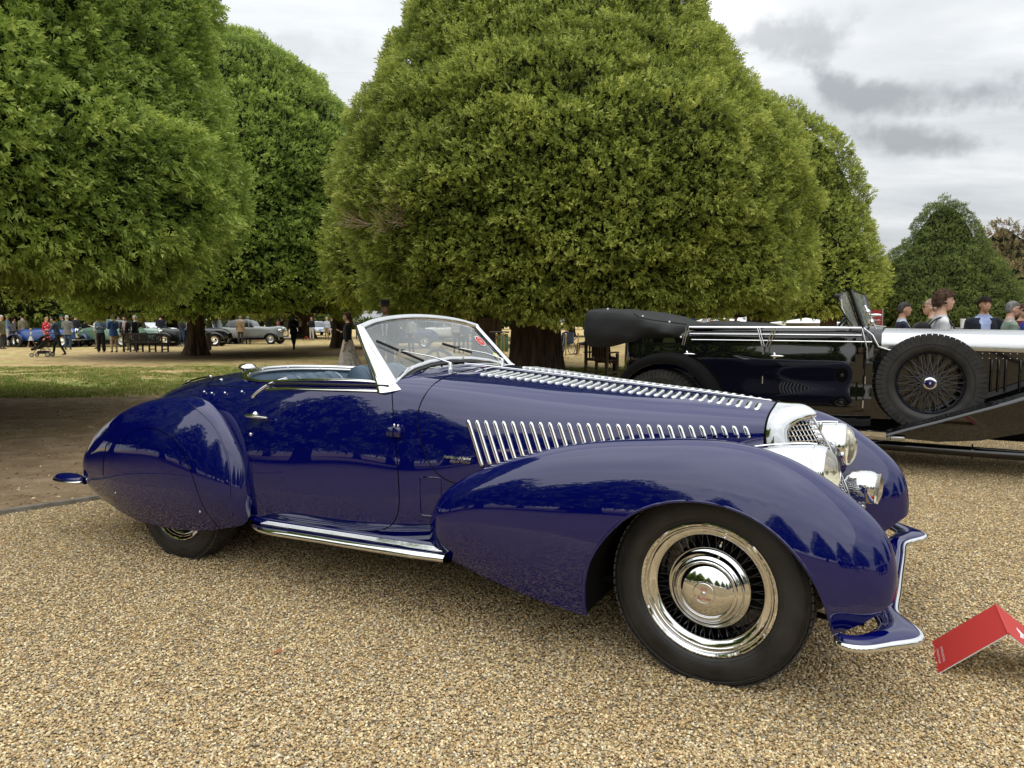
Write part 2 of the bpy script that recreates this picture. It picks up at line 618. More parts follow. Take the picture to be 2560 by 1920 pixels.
vary(M['leather'], (0.035, 0.07, 0.11), (0.06, 0.105, 0.155), scale=6., bump=.25, bump_scale=120)
M['leather_pipe'] = principled('dark_piping', (0.012, 0.02, 0.035), rough=.5)
M['stitch'] = principled('pale_stitching', (.55, .6, .6), rough=.7)
M['carpet'] = principled('dark_carpet', (0.01, 0.014, 0.022), rough=.95)
M['blackplastic'] = principled('black_rubber_trim', (0.01, 0.01, 0.01), rough=.45)
M['red'] = principled('red_card', (.55, .035, .03), rough=.45)
M['white'] = principled('white_print', (.8, .8, .78), rough=.5)
# ================================================================== GROUND
def gz(y, x=0.0):
    t = np.clip((np.asarray(y, float) - 9.0) / 18.0, 0, 1)
    return -.16 * t * t * (3 - 2 * t)


E0 = np.array([-3.518, 5.022]); ED = np.array([.7095, .7047]); EN = np.array([-.7047, .7095])   # edging line: beyond it (EN side) lies soil


def ground_material():
    m = principled('park_ground', (.3, .25, .15), rough=.95, spec=.15)
    nt, b, L = nodes_of(m)
    geo = N(nt, 'ShaderNodeNewGeometry')
    sep = N(nt, 'ShaderNodeSeparateXYZ'); L(geo.outputs['Position'], sep.inputs[0])
    X, Y = sep.outputs[0], sep.outputs[1]
    def noise(scale, detail=5., rough=.6, stretch=(1, 1, 1), off=(0, 0, 0), dist=0.):
        mp = N(nt, 'ShaderNodeMapping'); mp.inputs['Scale'].default_value = stretch; mp.inputs['Location'].default_value = off
        L(geo.outputs['Position'], mp.inputs[0])
        n = N(nt, 'ShaderNodeTexNoise', i_Scale=scale, i_Detail=detail, i_Roughness=rough, i_Distortion=dist); L(mp.outputs[0], n.inputs['Vector'])
        return n.outputs[0]
    def smooth(v, a, c):
        r = N(nt, 'ShaderNodeMapRange', interpolation_type='SMOOTHSTEP'); L(v, r.inputs[0])
        r.inputs[1].default_value = a; r.inputs[2].default_value = c
        return r.outputs[0]
    # ---- gravel: voronoi stones in two sizes
    vo = N(nt, 'ShaderNodeTexVoronoi', i_Scale=78.); vo.feature = 'F1'; L(geo.outputs['Position'], vo.inputs['Vector'])
    wn = N(nt, 'ShaderNodeTexWhiteNoise'); L(vo.outputs['Color'], wn.inputs['Vector'])
    stone = ramp(nt, [(0, (.20, .150, .095)), (.12, (.37, .295, .185)), (.30, (.56, .415, .205)), (.5, (.66, .49, .245)), (.68, (.50, .355, .17)), (.8, (.76, .62, .36)), (.9, (.38, .355, .30)), (1, (.86, .76, .52))], 'CONSTANT')
    L(wn.outputs[0], stone.inputs[0])
    gapf = smooth(vo.outputs['Distance'], .34, .66)
    grav = mixrgb(nt, mathn(nt, 'MULTIPLY', gapf, .72), stone.outputs[0], (.11, .078, .042))
    big = noise(.55, 4.)
    grav = mixrgb(nt, smooth(big, .35, .7), grav, mixrgb(nt, 1.0, grav, (.90, .86, .80), 'MULTIPLY'))
    # ---- soil / dead needles
    nb = noise(3.2, 8., .65, (1, 1, 1)); nf = noise(26., 6., .7)
    soil = ramp(nt, [(.30, (.20, .138, .08)), (.5, (.30, .215, .128)), (.68, (.42, .315, .20))]); L(nb, soil.inputs[0])
    soil_c = mixrgb(nt, smooth(nf, .5, .72), soil.outputs[0], (.30, .215, .13))
    soil_c = mixrgb(nt, smooth(noise(60., 3.), .66, .70), soil_c, (.42, .33, .21))
    # ---- dry lawn, tan to green
    nl = noise(2.6, 12., .80, (1, .8, 1)); nn = noise(.42, 5., .62, (.6, 1.5, 1), (3, 7, 0), .4)
    tan = ramp(nt, [(.34, (.30, .20, .09)), (.5, (.56, .405, .190)), (.64, (.78, .60, .32))]); L(nl, tan.inputs[0])
    grn = ramp(nt, [(.36, (.16, .23, .040)), (.5, (.32, .40, .090)), (.64, (.58, .58, .22))]); L(nl, grn.inputs[0])
    # green band: centred about 15.7 m away, fading
    yb = mathn(nt, 'ADD', Y, mathn(nt, 'MULTIPLY', mathn(nt, 'SUBTRACT', nn, .5), 7.0))
    g1 = mathn(nt, 'MULTIPLY', smooth(yb, 12.6, 14.0), mathn(nt, 'SUBTRACT', 1.0, smooth(yb, 16.6, 19.2)))
    g2 = mathn(nt, 'MULTIPLY', smooth(nn, .50, .64), .60)
    side = mathn(nt, 'SUBTRACT', 1.0, mathn(nt, 'MULTIPLY', smooth(X, -2.5, 2.5), .65))
    gg = mathn(nt, 'MAXIMUM', mathn(nt, 'MULTIPLY', g1, side), g2, True)
    gpatch = mathn(nt, 'MULTIPLY', gg, smooth(noise(5.5, 6., .7), .26, .50), True)
    lawn = mixrgb(nt, gpatch, tan.outputs[0], grn.outputs[0])
    lawn = mixrgb(nt, smooth(noise(1.7, 6., .65, (.5, 1.4, 1), (9, 1, 0)), .50, .72), lawn, mixrgb(nt, .62, lawn, (.19, .125, .07)))
    # ---- bare earth rings under the crowns
    def disc(cx, cy, r0, r1, wob=1.6):
        dx = mathn(nt, 'SUBTRACT', X, cx); dy = mathn(nt, 'SUBTRACT', Y, cy)
        d = mathn(nt, 'SQRT', mathn(nt, 'ADD', mathn(nt, 'MULTIPLY', dx, dx), mathn(nt, 'MULTIPLY', dy, dy)))
        d = mathn(nt, 'ADD', d, mathn(nt, 'MULTIPLY', mathn(nt, 'SUBTRACT', nb, .5), wob))
        return mathn(nt, 'SUBTRACT', 1.0, smooth(d, r0, r1))
    bare = disc(-10., 9.0, 5.0, 6.0)
    near_soil = mathn(nt, 'SUBTRACT', 1.0, smooth(mathn(nt, 'ADD', Y, mathn(nt, 'MULTIPLY', mathn(nt, 'SUBTRACT', nb, .5), .9)), 13.0, 13.9))
    bare = mathn(nt, 'MAXIMUM', bare, near_soil)
    for a in ((1.3, 18.5, 5.2, 7.0), (-13.6, 32, 3.0, 6.2), (10.3, 30, 3.0, 5.0), (-7.5, 34, 2.0, 4.6)):
        bare = mathn(nt, 'MAXIMUM', bare, mathn(nt, 'MULTIPLY', disc(*a), .9))
    land = mixrgb(nt, bare, lawn, soil_c)
    # ---- gravel area in front of the edging line
    s = mathn(nt, 'ADD', mathn(nt, 'MULTIPLY', mathn(nt, 'SUBTRACT', X, float(E0[0])), float(EN[0])), mathn(nt, 'MULTIPLY', mathn(nt, 'SUBTRACT', Y, float(E0[1])), float(EN[1])))
    isg = mathn(nt, 'LESS_THAN', s, 0.0)
    col = mixrgb(nt, isg, land, grav)
    L(col, b.inputs['Base Color'])
    # ---- relief
    h1 = mathn(nt, 'MULTIPLY', mathn(nt, 'SUBTRACT', 1.0, vo.outputs['Distance']), isg)
    h2 = mathn(nt, 'MULTIPLY', nf, mathn(nt, 'SUBTRACT', 1.0, isg))
    hh = mathn(nt, 'ADD', mathn(nt, 'MULTIPLY', h1, 1.0), mathn(nt, 'MULTIPLY', h2, 2.2))
    bp = N(nt, 'ShaderNodeBump', i_Strength=.9, i_Distance=.012); L(hh, bp.inputs['Height']); L(bp.outputs[0], b.inputs['Normal'])
    return m


M['ground'] = ground_material()
xs = np.r_[-420, -200, -100, -60, np.linspace(-40, 40, 61), 60, 100, 200, 420]
ys = np.r_[-300, -150, -60, -30, -15, 0, 4, 8, np.linspace(9, 27, 28), 32, 40, 60, 100, 200, 420]
GX, GY = np.meshgrid(xs, ys, indexing='ij')
GV = np.stack([GX, GY, gz(GY)], -1).reshape(-1, 3)
ii = np.arange(len(xs) * len(ys)).reshape(len(xs), len(ys))
GF = np.stack([ii[:-1, :-1], ii[1:, :-1], ii[1:, 1:], ii[:-1, 1:]], -1).reshape(-1, 4)
ground = fast_mesh('ground', GV, GF, M['ground'])
tag(ground, kind='structure')

# edging board between gravel and soil
M['timber'] = principled('weathered_edging', (.19, .17, .14), rough=.9)
vary(M['timber'], (.13, .115, .09), (.25, .225, .185), scale=9., bump=.4)
m = MB()
for k in range(9):
    a = E0 + ED * (-4.2 + 3.0 * k); c = a + ED * 1.49
    m.box((c[0], c[1], .006), (2.97, .045, .05), rz=math.atan2(ED[1], ED[0]))
ed = m.build('gravel_edging', M['timber'], None, smooth=False)
tag(ed, 'low grey board edging strip between the gravel and the bare soil behind the blue roadster', 'edging')

# ---- loose pebbles near the camera: points scattered by geometry nodes, five stone shapes
def pebble_meshes():
    obs = []
    r = np.random.default_rng(3)
    cols = [(.60, .44, .22), (.68, .52, .275), (.50, .36, .18), (.76, .63, .38), (.40, .35, .27), (.56, .39, .19), (.80, .70, .48), (.46, .31, .16)]
    for k, c in enumerate(cols):
        bm = bmesh.new(); bmesh.ops.create_icosphere(bm, subdivisions=1, radius=1)
        for v in bm.verts:
            v.co = Vector(v.co) * (1 + .22 * (r.random() - .5)); v.co.x *= 1.0; v.co.y *= .72; v.co.z *= .48
        me = bpy.data.meshes.new('pebble'); bm.to_mesh(me); bm.free()
        for p in me.polygons: p.use_smooth = True
        mt = principled('pebble_stone', c, rough=.75, spec=.3)
        nt, b, L = nodes_of(mt)
        oi = N(nt, 'ShaderNodeObjectInfo'); hs = N(nt, 'ShaderNodeHueSaturation'); hs.inputs['Color'].default_value = (*c, 1)
        rv = N(nt, 'ShaderNodeMapRange'); L(oi.outputs['Random'], rv.inputs[0]); rv.inputs[3].default_value = .62; rv.inputs[4].default_value = 1.32
        L(rv.outputs[0], hs.inputs['Value']); L(hs.outputs[0], b.inputs['Base Color'])
        me.materials.append(mt)
        obs.append(me)
    return obs


def scatter_gravel():
    peb = pebble_meshes()
    col = bpy.data.collections.new('pebble_shapes')
    for me in peb:
        o = bpy.data.objects.new('pebble_shape', me); col.objects.link(o)
    # points with random placement in numpy: density falls with distance from the camera
    r = np.random.default_rng(11)
    n = 420000
    u = r.random(n)
    d = 1.75 + (9.2 - 1.75) * u ** 1.25
    w = d * .74 + .25
    x = (r.random(n) * 2 - 1) * w
    P = np.c_[x, d, np.zeros(n)]
    s = (P[:, :2] - E0) @ EN
    P = P[s < -.03]
    P[:, 2] = .001 + r.random(len(P)) * .0055
    me = bpy.data.meshes.new('gravel'); me.vertices.add(len(P)); me.vertices.foreach_set('co', P.astype(np.float32).ravel()); me.update()
    o = bpy.data.objects.new('gravel', me); link(o)
    ng = bpy.data.node_groups.new('scatter', 'GeometryNodeTree')
    ng.interface.new_socket('Geometry', in_out='INPUT', socket_type='NodeSocketGeometry'); ng.interface.new_socket('Geometry', in_out='OUTPUT', socket_type='NodeSocketGeometry')
    gi = ng.nodes.new('NodeGroupInput'); go = ng.nodes.new('NodeGroupOutput')
    m2p = ng.nodes.new('GeometryNodeMeshToPoints'); ip = ng.nodes.new('GeometryNodeInstanceOnPoints'); ci = ng.nodes.new('GeometryNodeCollectionInfo')
    ci.inputs['Collection'].default_value = col; ci.inputs['Separate Children'].default_value = True; ci.inputs['Reset Children'].default_value = True
    ip.inputs['Pick Instance'].default_value = True
    rr = ng.nodes.new('FunctionNodeRandomValue'); rr.data_type = 'FLOAT_VECTOR'; rr.inputs[0].default_value = (-.5, -.5, 0); rr.inputs[1].default_value = (.5, .5, 6.283)
    rs = ng.nodes.new('FunctionNodeRandomValue'); rs.data_type = 'FLOAT'; rs.inputs[2].default_value = .0034; rs.inputs[3].default_value = .0078; rs.inputs['Seed'].default_value = 5
    l = ng.links.new
    l(gi.outputs[0], m2p.inputs[0]); l(m2p.outputs[0], ip.inputs['Points']); l(ci.outputs[0], ip.inputs['Instance']); l(rr.outputs[0], ip.inputs['Rotation']); l(rs.outputs[1], ip.inputs['Scale']); l(ip.outputs[0], go.inputs[0])
    md = o.modifiers.new('scatter', 'NODES'); md.node_group = ng
    tag(o, kind='stuff')
    return o


scatter_gravel()

M['dry_leaf'] = principled('dry_leaf', (.36, .13, .05), rough=.7)
lf = mesh('dry_leaf', [(-.022, 0, .012), (-.008, -.013, .014), (.010, -.010, .016), (.026, 0, .010), (.010, .012, .017), (-.008, .012, .013), (0, 0, .010)], [(0, 1, 6), (1, 2, 6), (2, 3, 6), (3, 4, 6), (4, 5, 6), (5, 0, 6)], M['dry_leaf'], None, False)
lf.location = (-.935, 2.86, .004); lf.rotation_euler = (0, 0, .6)
tag(lf, 'small curled rust-brown leaf lying on the gravel left of centre', 'leaf')


def scatter_on(name, P, shapes, smin, smax, tilt, seed):
    col = bpy.data.collections.new(name + '_shapes')
    for me in shapes: col.objects.link(bpy.data.objects.new(name + '_shape', me))
    me = bpy.data.meshes.new(name); me.vertices.add(len(P)); me.vertices.foreach_set('co', P.astype(np.float32).ravel()); me.update()
    o = bpy.data.objects.new(name, me); link(o)
    ng = bpy.data.node_groups.new(name + '_scatter', 'GeometryNodeTree')
    ng.interface.new_socket('Geometry', in_out='INPUT', socket_type='NodeSocketGeometry'); ng.interface.new_socket('Geometry', in_out='OUTPUT', socket_type='NodeSocketGeometry')
    gi = ng.nodes.new('NodeGroupInput'); go = ng.nodes.new('NodeGroupOutput')
    m2p = ng.nodes.new('GeometryNodeMeshToPoints'); ip = ng.nodes.new('GeometryNodeInstanceOnPoints'); ci = ng.nodes.new('GeometryNodeCollectionInfo')
    ci.inputs['Collection'].default_value = col; ci.inputs['Separate Children'].default_value = True; ci.inputs['Reset Children'].default_value = True
    ip.inputs['Pick Instance'].default_value = True
    rr = ng.nodes.new('FunctionNodeRandomValue'); rr.data_type = 'FLOAT_VECTOR'; rr.inputs[0].default_value = (-tilt, -tilt, 0); rr.inputs[1].default_value = (tilt, tilt, 6.283)
    rs = ng.nodes.new('FunctionNodeRandomValue'); rs.data_type = 'FLOAT'; rs.inputs[2].default_value = smin; rs.inputs[3].default_value = smax; rs.inputs['Seed'].default_value = seed
    l = ng.links.new
    l(gi.outputs[0], m2p.inputs[0]); l(m2p.outputs[0], ip.inputs['Points']); l(ci.outputs[0], ip.inputs['Instance']); l(rr.outputs[0], ip.inputs['Rotation']); l(rs.outputs[1], ip.inputs['Scale']); l(ip.outputs[0], go.inputs[0])
    md = o.modifiers.new('scatter', 'NODES'); md.node_group = ng
    return tag(o, kind='stuff')


def random_tone(name, c, lo=.7, hi=1.3):
    mt = principled(name, c, rough=.8, spec=.2); nt, b, L = nodes_of(mt)
    oi = N(nt, 'ShaderNodeObjectInfo'); hs = N(nt, 'ShaderNodeHueSaturation'); hs.inputs['Color'].default_value = (*c, 1)
    rv = N(nt, 'ShaderNodeMapRange'); L(oi.outputs['Random'], rv.inputs[0]); rv.inputs[3].default_value = lo; rv.inputs[4].default_value = hi
    L(rv.outputs[0], hs.inputs['Value']); L(hs.outputs[0], b.inputs['Base Color'])
    return mt


def grass_and_litter():
    r = np.random.default_rng(21)
    shapes = []
    for c in ((.24, .32, .07), (.36, .40, .11), (.58, .47, .22), (.17, .25, .05)):
        V = []; F = []
        for k in range(16):
            a = r.random() * 6.28; q = r.normal(0, .045, 2); h = r.uniform(.025, .05); w = .006
            d = np.array([math.cos(a), math.sin(a)]); n_ = np.array([-d[1], d[0]]); e = d * r.uniform(.01, .04)
            i0 = len(V); V += [(q[0] - n_[0] * w, q[1] - n_[1] * w, 0), (q[0] + n_[0] * w, q[1] + n_[1] * w, 0), (q[0] + e[0], q[1] + e[1], h)]; F.append((i0, i0 + 1, i0 + 2))
        me = bpy.data.meshes.new('grass_tuft'); me.from_pydata([tuple(map(float, v)) for v in V], [], F); me.materials.append(random_tone('grass_blade', c, .75, 1.3)); shapes.append(me)
    def pts(n, y0, y1, f):
        y = y0 + (y1 - y0) * r.random(n) ** 1.1; x = (r.random(n) * 2 - 1) * y * .74
        P = np.c_[x, y, gz(y)]; s = (P[:, :2] - E0) @ EN
        P = P[s > .05]
        return P[f(P)]
    nz = lambda P, sc, sx: np.sin(P[:, 0] * sc + 1.3 * np.sin(P[:, 1] * sc * .7)) * np.sin(P[:, 1] * sc * 1.3 + 1.7 * np.sin(P[:, 0] * sc * .6)) + r.normal(0, .45, len(P))
    G = pts(60000, 12.9, 24, lambda P: (nz(P, 1.1, 1) > -.25 + .09 * np.maximum(0, P[:, 1] - 17.5)) & ~((P[:, 0] > -3.3) & (P[:, 1] < 17.5) & (nz(P, 1.7, 1) < .5)))
    scatter_on('lawn_grass', G, shapes, .6, 1.35, .2, 3)
    sh = []
    for c in ((.42, .31, .17), (.55, .43, .26), (.20, .12, .06), (.30, .19, .09)):
        me = bpy.data.meshes.new('litter_flake'); me.from_pydata([(-.5, -.16, 0), (.1, -.30, .12), (.5, .02, 0), (.05, .26, .10)], [], [(0, 1, 2, 3)]); me.materials.append(random_tone('leaf_litter', c, .6, 1.3)); sh.append(me)
    Lp = pts(9000, 5.2, 14, lambda P: np.ones(len(P), bool)); Lp[:, 2] += .004
    scatter_on('leaf_litter', Lp, sh, .012, .042, .5, 9)


grass_and_litter()
# ================================================================== CLIPPED YEWS
def leaf_mat(name, dark, mid, tip):
    m = bpy.data.materials.new(name); m.use_nodes = True
    nt, b, L = nodes_of(m)
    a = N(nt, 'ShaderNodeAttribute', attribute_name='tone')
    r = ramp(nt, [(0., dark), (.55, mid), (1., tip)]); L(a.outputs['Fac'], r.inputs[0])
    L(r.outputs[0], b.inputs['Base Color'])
    b.inputs['Roughness'].default_value = .5; b.inputs['Specular IOR Level'].default_value = .35
    # thin leaves let some light through
    out = [n for n in nt.nodes if n.type == 'OUTPUT_MATERIAL'][0]
    tl = N(nt, 'ShaderNodeBsdfTranslucent'); L(r.outputs[0], tl.inputs[0])
    mx = N(nt, 'ShaderNodeMixShader', i_0=.38); L(b.outputs[0], mx.inputs[1]); L(tl.outputs[0], mx.inputs[2]); L(mx.outputs[0], out.inputs[0])
    return m


M['yew_near'] = leaf_mat('yew_foliage', (.055, .095, .018), (.28, .395, .07), (.56, .66, .15))
M['yew_mid'] = leaf_mat('yew_foliage_olive', (.060, .085, .016), (.30, .365, .062), (.58, .62, .14))
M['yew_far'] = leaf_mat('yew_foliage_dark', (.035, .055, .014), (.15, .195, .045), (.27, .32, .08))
M['bark'] = principled('yew_bark', (.06, .04, .028), rough=.95)
vary(M['bark'], (.045, .030, .022), (.17, .118, .08), scale=5., stretch=(2.2, 2.2, .35), bump=1.0, bump_scale=14.)
M['bark_pale'] = principled('pale_bark', (.2, .14, .09), rough=.95)
vary(M['bark_pale'], (.075, .05, .035), (.26, .19, .13), scale=4., stretch=(2.2, 2.2, .35), bump=1.0, bump_scale=14.)
M['core'] = principled('dark_core_fill', (.012, .016, .008), rough=1., spec=.1)  # near-black fill for the added light-blocking shell inside each crown
vary(M['core'], (.007, .009, .005), (.022, .028, .012), scale=5.)

_sm = {}
def hash3(P, seed):
    q = np.floor(P).astype(np.int64)
    h = (q[..., 0] * 374761393 + q[..., 1] * 668265263 + q[..., 2] * 2147483647 + seed * 974634777) & 0xffffffff
    h = ((h ^ (h >> 13)) * 1274126177) & 0xffffffff
    return ((h ^ (h >> 16)) & 0xffffff) / float(0xffffff)


def vnoise(P, seed=0):
    f = P - np.floor(P); f = f * f * (3 - 2 * f); r = 0
    for dx in (0, 1):
        for dy in (0, 1):
            for dz in (0, 1):
                w = (f[..., 0] if dx else 1 - f[..., 0]) * (f[..., 1] if dy else 1 - f[..., 1]) * (f[..., 2] if dz else 1 - f[..., 2])
                r = r + w * hash3(P + np.array([dx, dy, dz]), seed)
    return r


def fbm(P, o=3, seed=0):
    r = 0; a = .5
    for k in range(o):
        r = r + a * (vnoise(P * 2 ** k, seed + k) - .5); a *= .5
    return r * 2


def yew(name, c, prof, density, size, mat, face=None, seed=0, trunk=None, label='', group=None, arc=200, blades=6, hang=.0, shear=0., cat='tree', cone=.0, layers=2.4, dead=None):
    """prof: (z, r) from the bottom rim to the tip; tufts are scattered over the lumpy shell facing `face`"""
    r = np.random.default_rng(seed)
    g0 = float(gz(c[1]))
    t = empty(name, (c[0], c[1], g0), 0, None, label=label, cat=cat, group=group)
    pz = np.array([p[0] for p in prof]); pr = np.array([p[1] for p in prof])
    # shell parameter s along the profile, area-weighted
    Pz = scurve(prof, 80); Pz[:, 1] = np.maximum(Pz[:, 1], 0)
    ds = np.linalg.norm(np.diff(Pz, axis=0), axis=1); w = ds * (Pz[:-1, 1] + Pz[1:, 1]) / 2
    cum = np.r_[0, np.cumsum(w)]
    area = cum[-1] * rad(arc)
    n = int(area * density)
    u = r.random(n) * cum[-1]
    k = np.clip(np.searchsorted(cum, u) - 1, 0, len(ds) - 1); f = (u - cum[k]) / (w[k] + 1e-9)
    z = Pz[k, 0] * (1 - f) + Pz[k + 1, 0] * f; R = Pz[k, 1] * (1 - f) + Pz[k + 1, 1] * f
    dz = Pz[k + 1, 0] - Pz[k, 0]; dr = Pz[k + 1, 1] - Pz[k, 1]
    fa = math.atan2(-c[1], -c[0]) if face is None else face
    th = fa + (r.random(n) - .5) * rad(arc)
    nr, nz = dz, -dr
    ln = np.hypot(nr, nz) + 1e-9; nr /= ln; nz /= ln
    Nn = np.c_[np.cos(th) * nr, np.sin(th) * nr, nz]
    P = np.c_[np.cos(th) * R, np.sin(th) * R, z]
    # lumps: broad swells and boughs in rough tiers
    P[:, 0] += shear * np.clip(9 - P[:, 2], 0, 7)
    big = fbm(P * .42, 2, seed + 5); med = fbm(P * np.array([1.15, 1.15, 1.5]), 2, seed + 9); sm = fbm(P * np.array([3.1, 3.1, 3.8]), 2, seed + 17)
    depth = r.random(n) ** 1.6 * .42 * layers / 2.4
    disp = big * .55 + med * .48 + sm * .24
    # hollows: drop tufts where the boughs part, so dark inside and sky show through
    hole = (med * .6 + sm * .55) < -.40
    keepm = ~(hole & (depth < .3))
    out_ = disp - depth
    P = P + Nn * out_[:, None]
    P, Nn, depth, sm, med, th = P[keepm], Nn[keepm], depth[keepm], sm[keepm], med[keepm], th[keepm]
    n = len(P)
    # each tuft: narrow blades fanning outward and up from the tuft base
    up = np.array([0, 0, 1.])
    ax = Nn * .85 + up * (.28 - hang) + r.normal(0, .42, (n, 3)); ax /= np.linalg.norm(ax, axis=1)[:, None]
    s1 = np.cross(ax, r.normal(0, 1, (n, 3))); s1 /= np.linalg.norm(s1, axis=1)[:, None]; s2 = np.cross(ax, s1)
    sc = size * (.7 + .6 * r.random(n))
    B = blades
    V = np.zeros((n, B, 3, 3), np.float32)
    tone = np.zeros((n, B))
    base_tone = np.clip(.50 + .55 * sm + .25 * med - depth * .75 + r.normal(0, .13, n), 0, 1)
    for b in range(B):
        a = 2 * math.pi * (b / B) + r.random(n) * .9
        tb = b / B; sd_ = (1 if b % 2 else -1) * (.55 + .35 * r.random(n)) if b < B - 1 else r.normal(0, .1, n)
        dirn = ax * .8 + sd_[:, None] * s1 + (r.normal(0, .22, n))[:, None] * s2
        dirn /= np.linalg.norm(dirn, axis=1)[:, None]
        L = sc * (.62 - .16 * tb) * (.8 + .4 * r.random(n))
        wv = np.cross(dirn, Nn + r.normal(0, .5, (n, 3))); wv /= np.linalg.norm(wv, axis=1)[:, None] + 1e-9
        W = L * (.17 + .07 * r.random(n))
        p0 = P + ax * (sc * .8 * tb)[:, None]
        V[:, b, 0] = p0 + dirn * (L * .12)[:, None] - wv * W[:, None] * 1.15
        V[:, b, 1] = p0 + dirn * (L * .30)[:, None] + wv * W[:, None] * 1.15
        V[:, b, 2] = p0 + dirn * L[:, None] - up * (L * .10)[:, None]
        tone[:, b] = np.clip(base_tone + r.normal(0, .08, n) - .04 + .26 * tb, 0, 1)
    V = V.reshape(-1, 3)
    F = np.arange(len(V)).reshape(-1, 3)
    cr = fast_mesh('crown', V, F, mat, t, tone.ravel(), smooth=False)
    # added dark shell that keeps daylight out except at the thin rim
    th_ = np.linspace(0, 2 * math.pi, 49)[:-1]
    q = Pz[::4]
    VI = []; FI = []
    for (zz, rr2) in q:
        pts = np.c_[np.cos(th_) * rr2, np.sin(th_) * rr2, np.full(48, zz)]
        d = fbm(pts * .42, 2, seed + 5) * .55 + fbm(pts * np.array([1.15, 1.15, 1.5]), 2, seed + 9) * .48
        fac = np.maximum(rr2 + d - .40, .02) / max(rr2, 1e-3)
        VI.append(np.c_[pts[:, 0] * fac + shear * min(7, max(0, 9 - zz)), pts[:, 1] * fac, pts[:, 2] - np.minimum(.3, .04 * zz)])
    VI = np.concatenate(VI); m_ = len(q)
    FI = [(i * 48 + j, i * 48 + (j + 1) % 48, (i + 1) * 48 + (j + 1) % 48, (i + 1) * 48 + j) for i in range(m_ - 1) for j in range(48)]
    FI.append(tuple(range(48))[::-1])
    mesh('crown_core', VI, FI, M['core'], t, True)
    if trunk:
        build_trunk(t, seed=seed, **trunk)
    return t


def build_trunk(t, r=.5, h=2.6, lean=(0, 0), limbs=5, mat=None, flare=1.5, off=(0, 0), seed=0, reach=2.4, furrow=.14):
    rr = np.random.default_rng(seed + 50)
    nA, nZ = 64, 26
    V = []; F = []
    ph = rr.random(4) * 6.28
    for i in range(nZ):
        tt = i / (nZ - 1); z = -.1 + tt * (h + .1)
        rad_ = r * (1 + (flare - 1) * math.exp(-tt * 7) - .12 * tt + .35 * max(0, tt - .75) * 2)
        for j in range(nA):
            a = 2 * math.pi * j / nA
            fl = 1 + furrow * (math.sin(a * 5 + ph[0] + tt * .8) * .5 + math.sin(a * 9 + ph[1] - tt * 1.1) * .5 + math.sin(a * 15 + ph[2] + tt * 2) * .28) * (1 + .7 * math.exp(-tt * 4))
            V.append((off[0] + lean[0] * tt + rad_ * fl * math.cos(a), off[1] + lean[1] * tt + rad_ * fl * math.sin(a), z))
    for i in range(nZ - 1):
        for j in range(nA): F.append((i * nA + j, i * nA + (j + 1) % nA, (i + 1) * nA + (j + 1) % nA, (i + 1) * nA + j))
    F.append(tuple((nZ - 1) * nA + j for j in range(nA)))
    mesh('trunk', V, F, mat or M['bark'], t, True)
    top = np.array([off[0] + lean[0], off[1] + lean[1], h])
    for k in range(limbs):
        a = 2 * math.pi * (k + .5 * rr.random()) / limbs; rc = reach * (.7 + .6 * rr.random())
        p0 = top + np.array([math.cos(a) * r * .5, math.sin(a) * r * .5, -h * (.12 + .25 * rr.random())])
        p1 = p0 + np.array([math.cos(a) * rc * .35, math.sin(a) * rc * .35, .35 + .3 * rr.random()])
        p2 = p0 + np.array([math.cos(a) * rc * .8, math.sin(a) * rc * .8, .7 + .7 * rr.random()])
        p3 = p0 + np.array([math.cos(a) * rc * 1.2, math.sin(a) * rc * 1.2, 1.2 + 1.2 * rr.random()])
        P = scurve([p0, p1, p2, p3], 12)
        MB().tube(P, np.linspace(r * .36, r * .08, 12), 10).build('limb', mat or M['bark'], t)


M['autumn'] = leaf_mat('autumn_foliage', (.10, .085, .04), (.24, .19, .085), (.42, .33, .15))
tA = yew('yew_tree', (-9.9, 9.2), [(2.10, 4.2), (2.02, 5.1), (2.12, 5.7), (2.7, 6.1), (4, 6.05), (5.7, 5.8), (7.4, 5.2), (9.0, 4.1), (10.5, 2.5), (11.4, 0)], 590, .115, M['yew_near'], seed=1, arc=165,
         face=rad(-30), trunk=dict(r=.62, h=2.6), label='huge clipped yew filling the left edge, its fresh green boughs nearest the camera', layers=2.4)
tB = yew('yew_tree', (-12.2, 32), [(1.9, 4.6), (2.1, 5.6), (3.2, 6.3), (5.2, 6.4), (8, 6.1), (10, 5.2), (11.3, 4.3), (12.3, 3.0), (13.1, 1.3), (13.4, 0)], 190, .19, M['yew_near'], seed=2, arc=180,
         trunk=dict(r=.33, h=2.7, flare=1.9, off=(-1.4, 0)), label='tall clipped yew behind the park bench, its dark trunk flaring onto the grass')
tC = yew('yew_tree', (1.0, 18.6), [(1.55, 4.3), (1.7, 4.9), (2.4, 5.3), (4, 5.5), (5.5, 5.1), (6.8, 4.45), (8.2, 3.6), (9.8, 2.5), (11, 1.4), (11.8, .6), (12, 0)], 470, .135, M['yew_mid'], seed=3, arc=185,
         trunk=dict(r=.60, h=2.3, flare=1.25, off=(-.45, -.5), furrow=.17), label='broad olive-green clipped yew in the middle with a thick furrowed trunk', hang=.06, shear=.10)
tD = yew('yew_tree', (9.5, 29), [(1.9, 3.4), (2.1, 3.9), (3.2, 4.1), (4.8, 3.9), (6.4, 3.4), (7.8, 2.75), (9.0, 1.8), (9.8, .7), (9.95, 0)], 190, .175, M['yew_mid'], seed=4, arc=180,
         trunk=dict(r=.42, h=2.6), label='clipped yew behind the black tourer windscreen, right shoulder of the central mass', hang=.03)
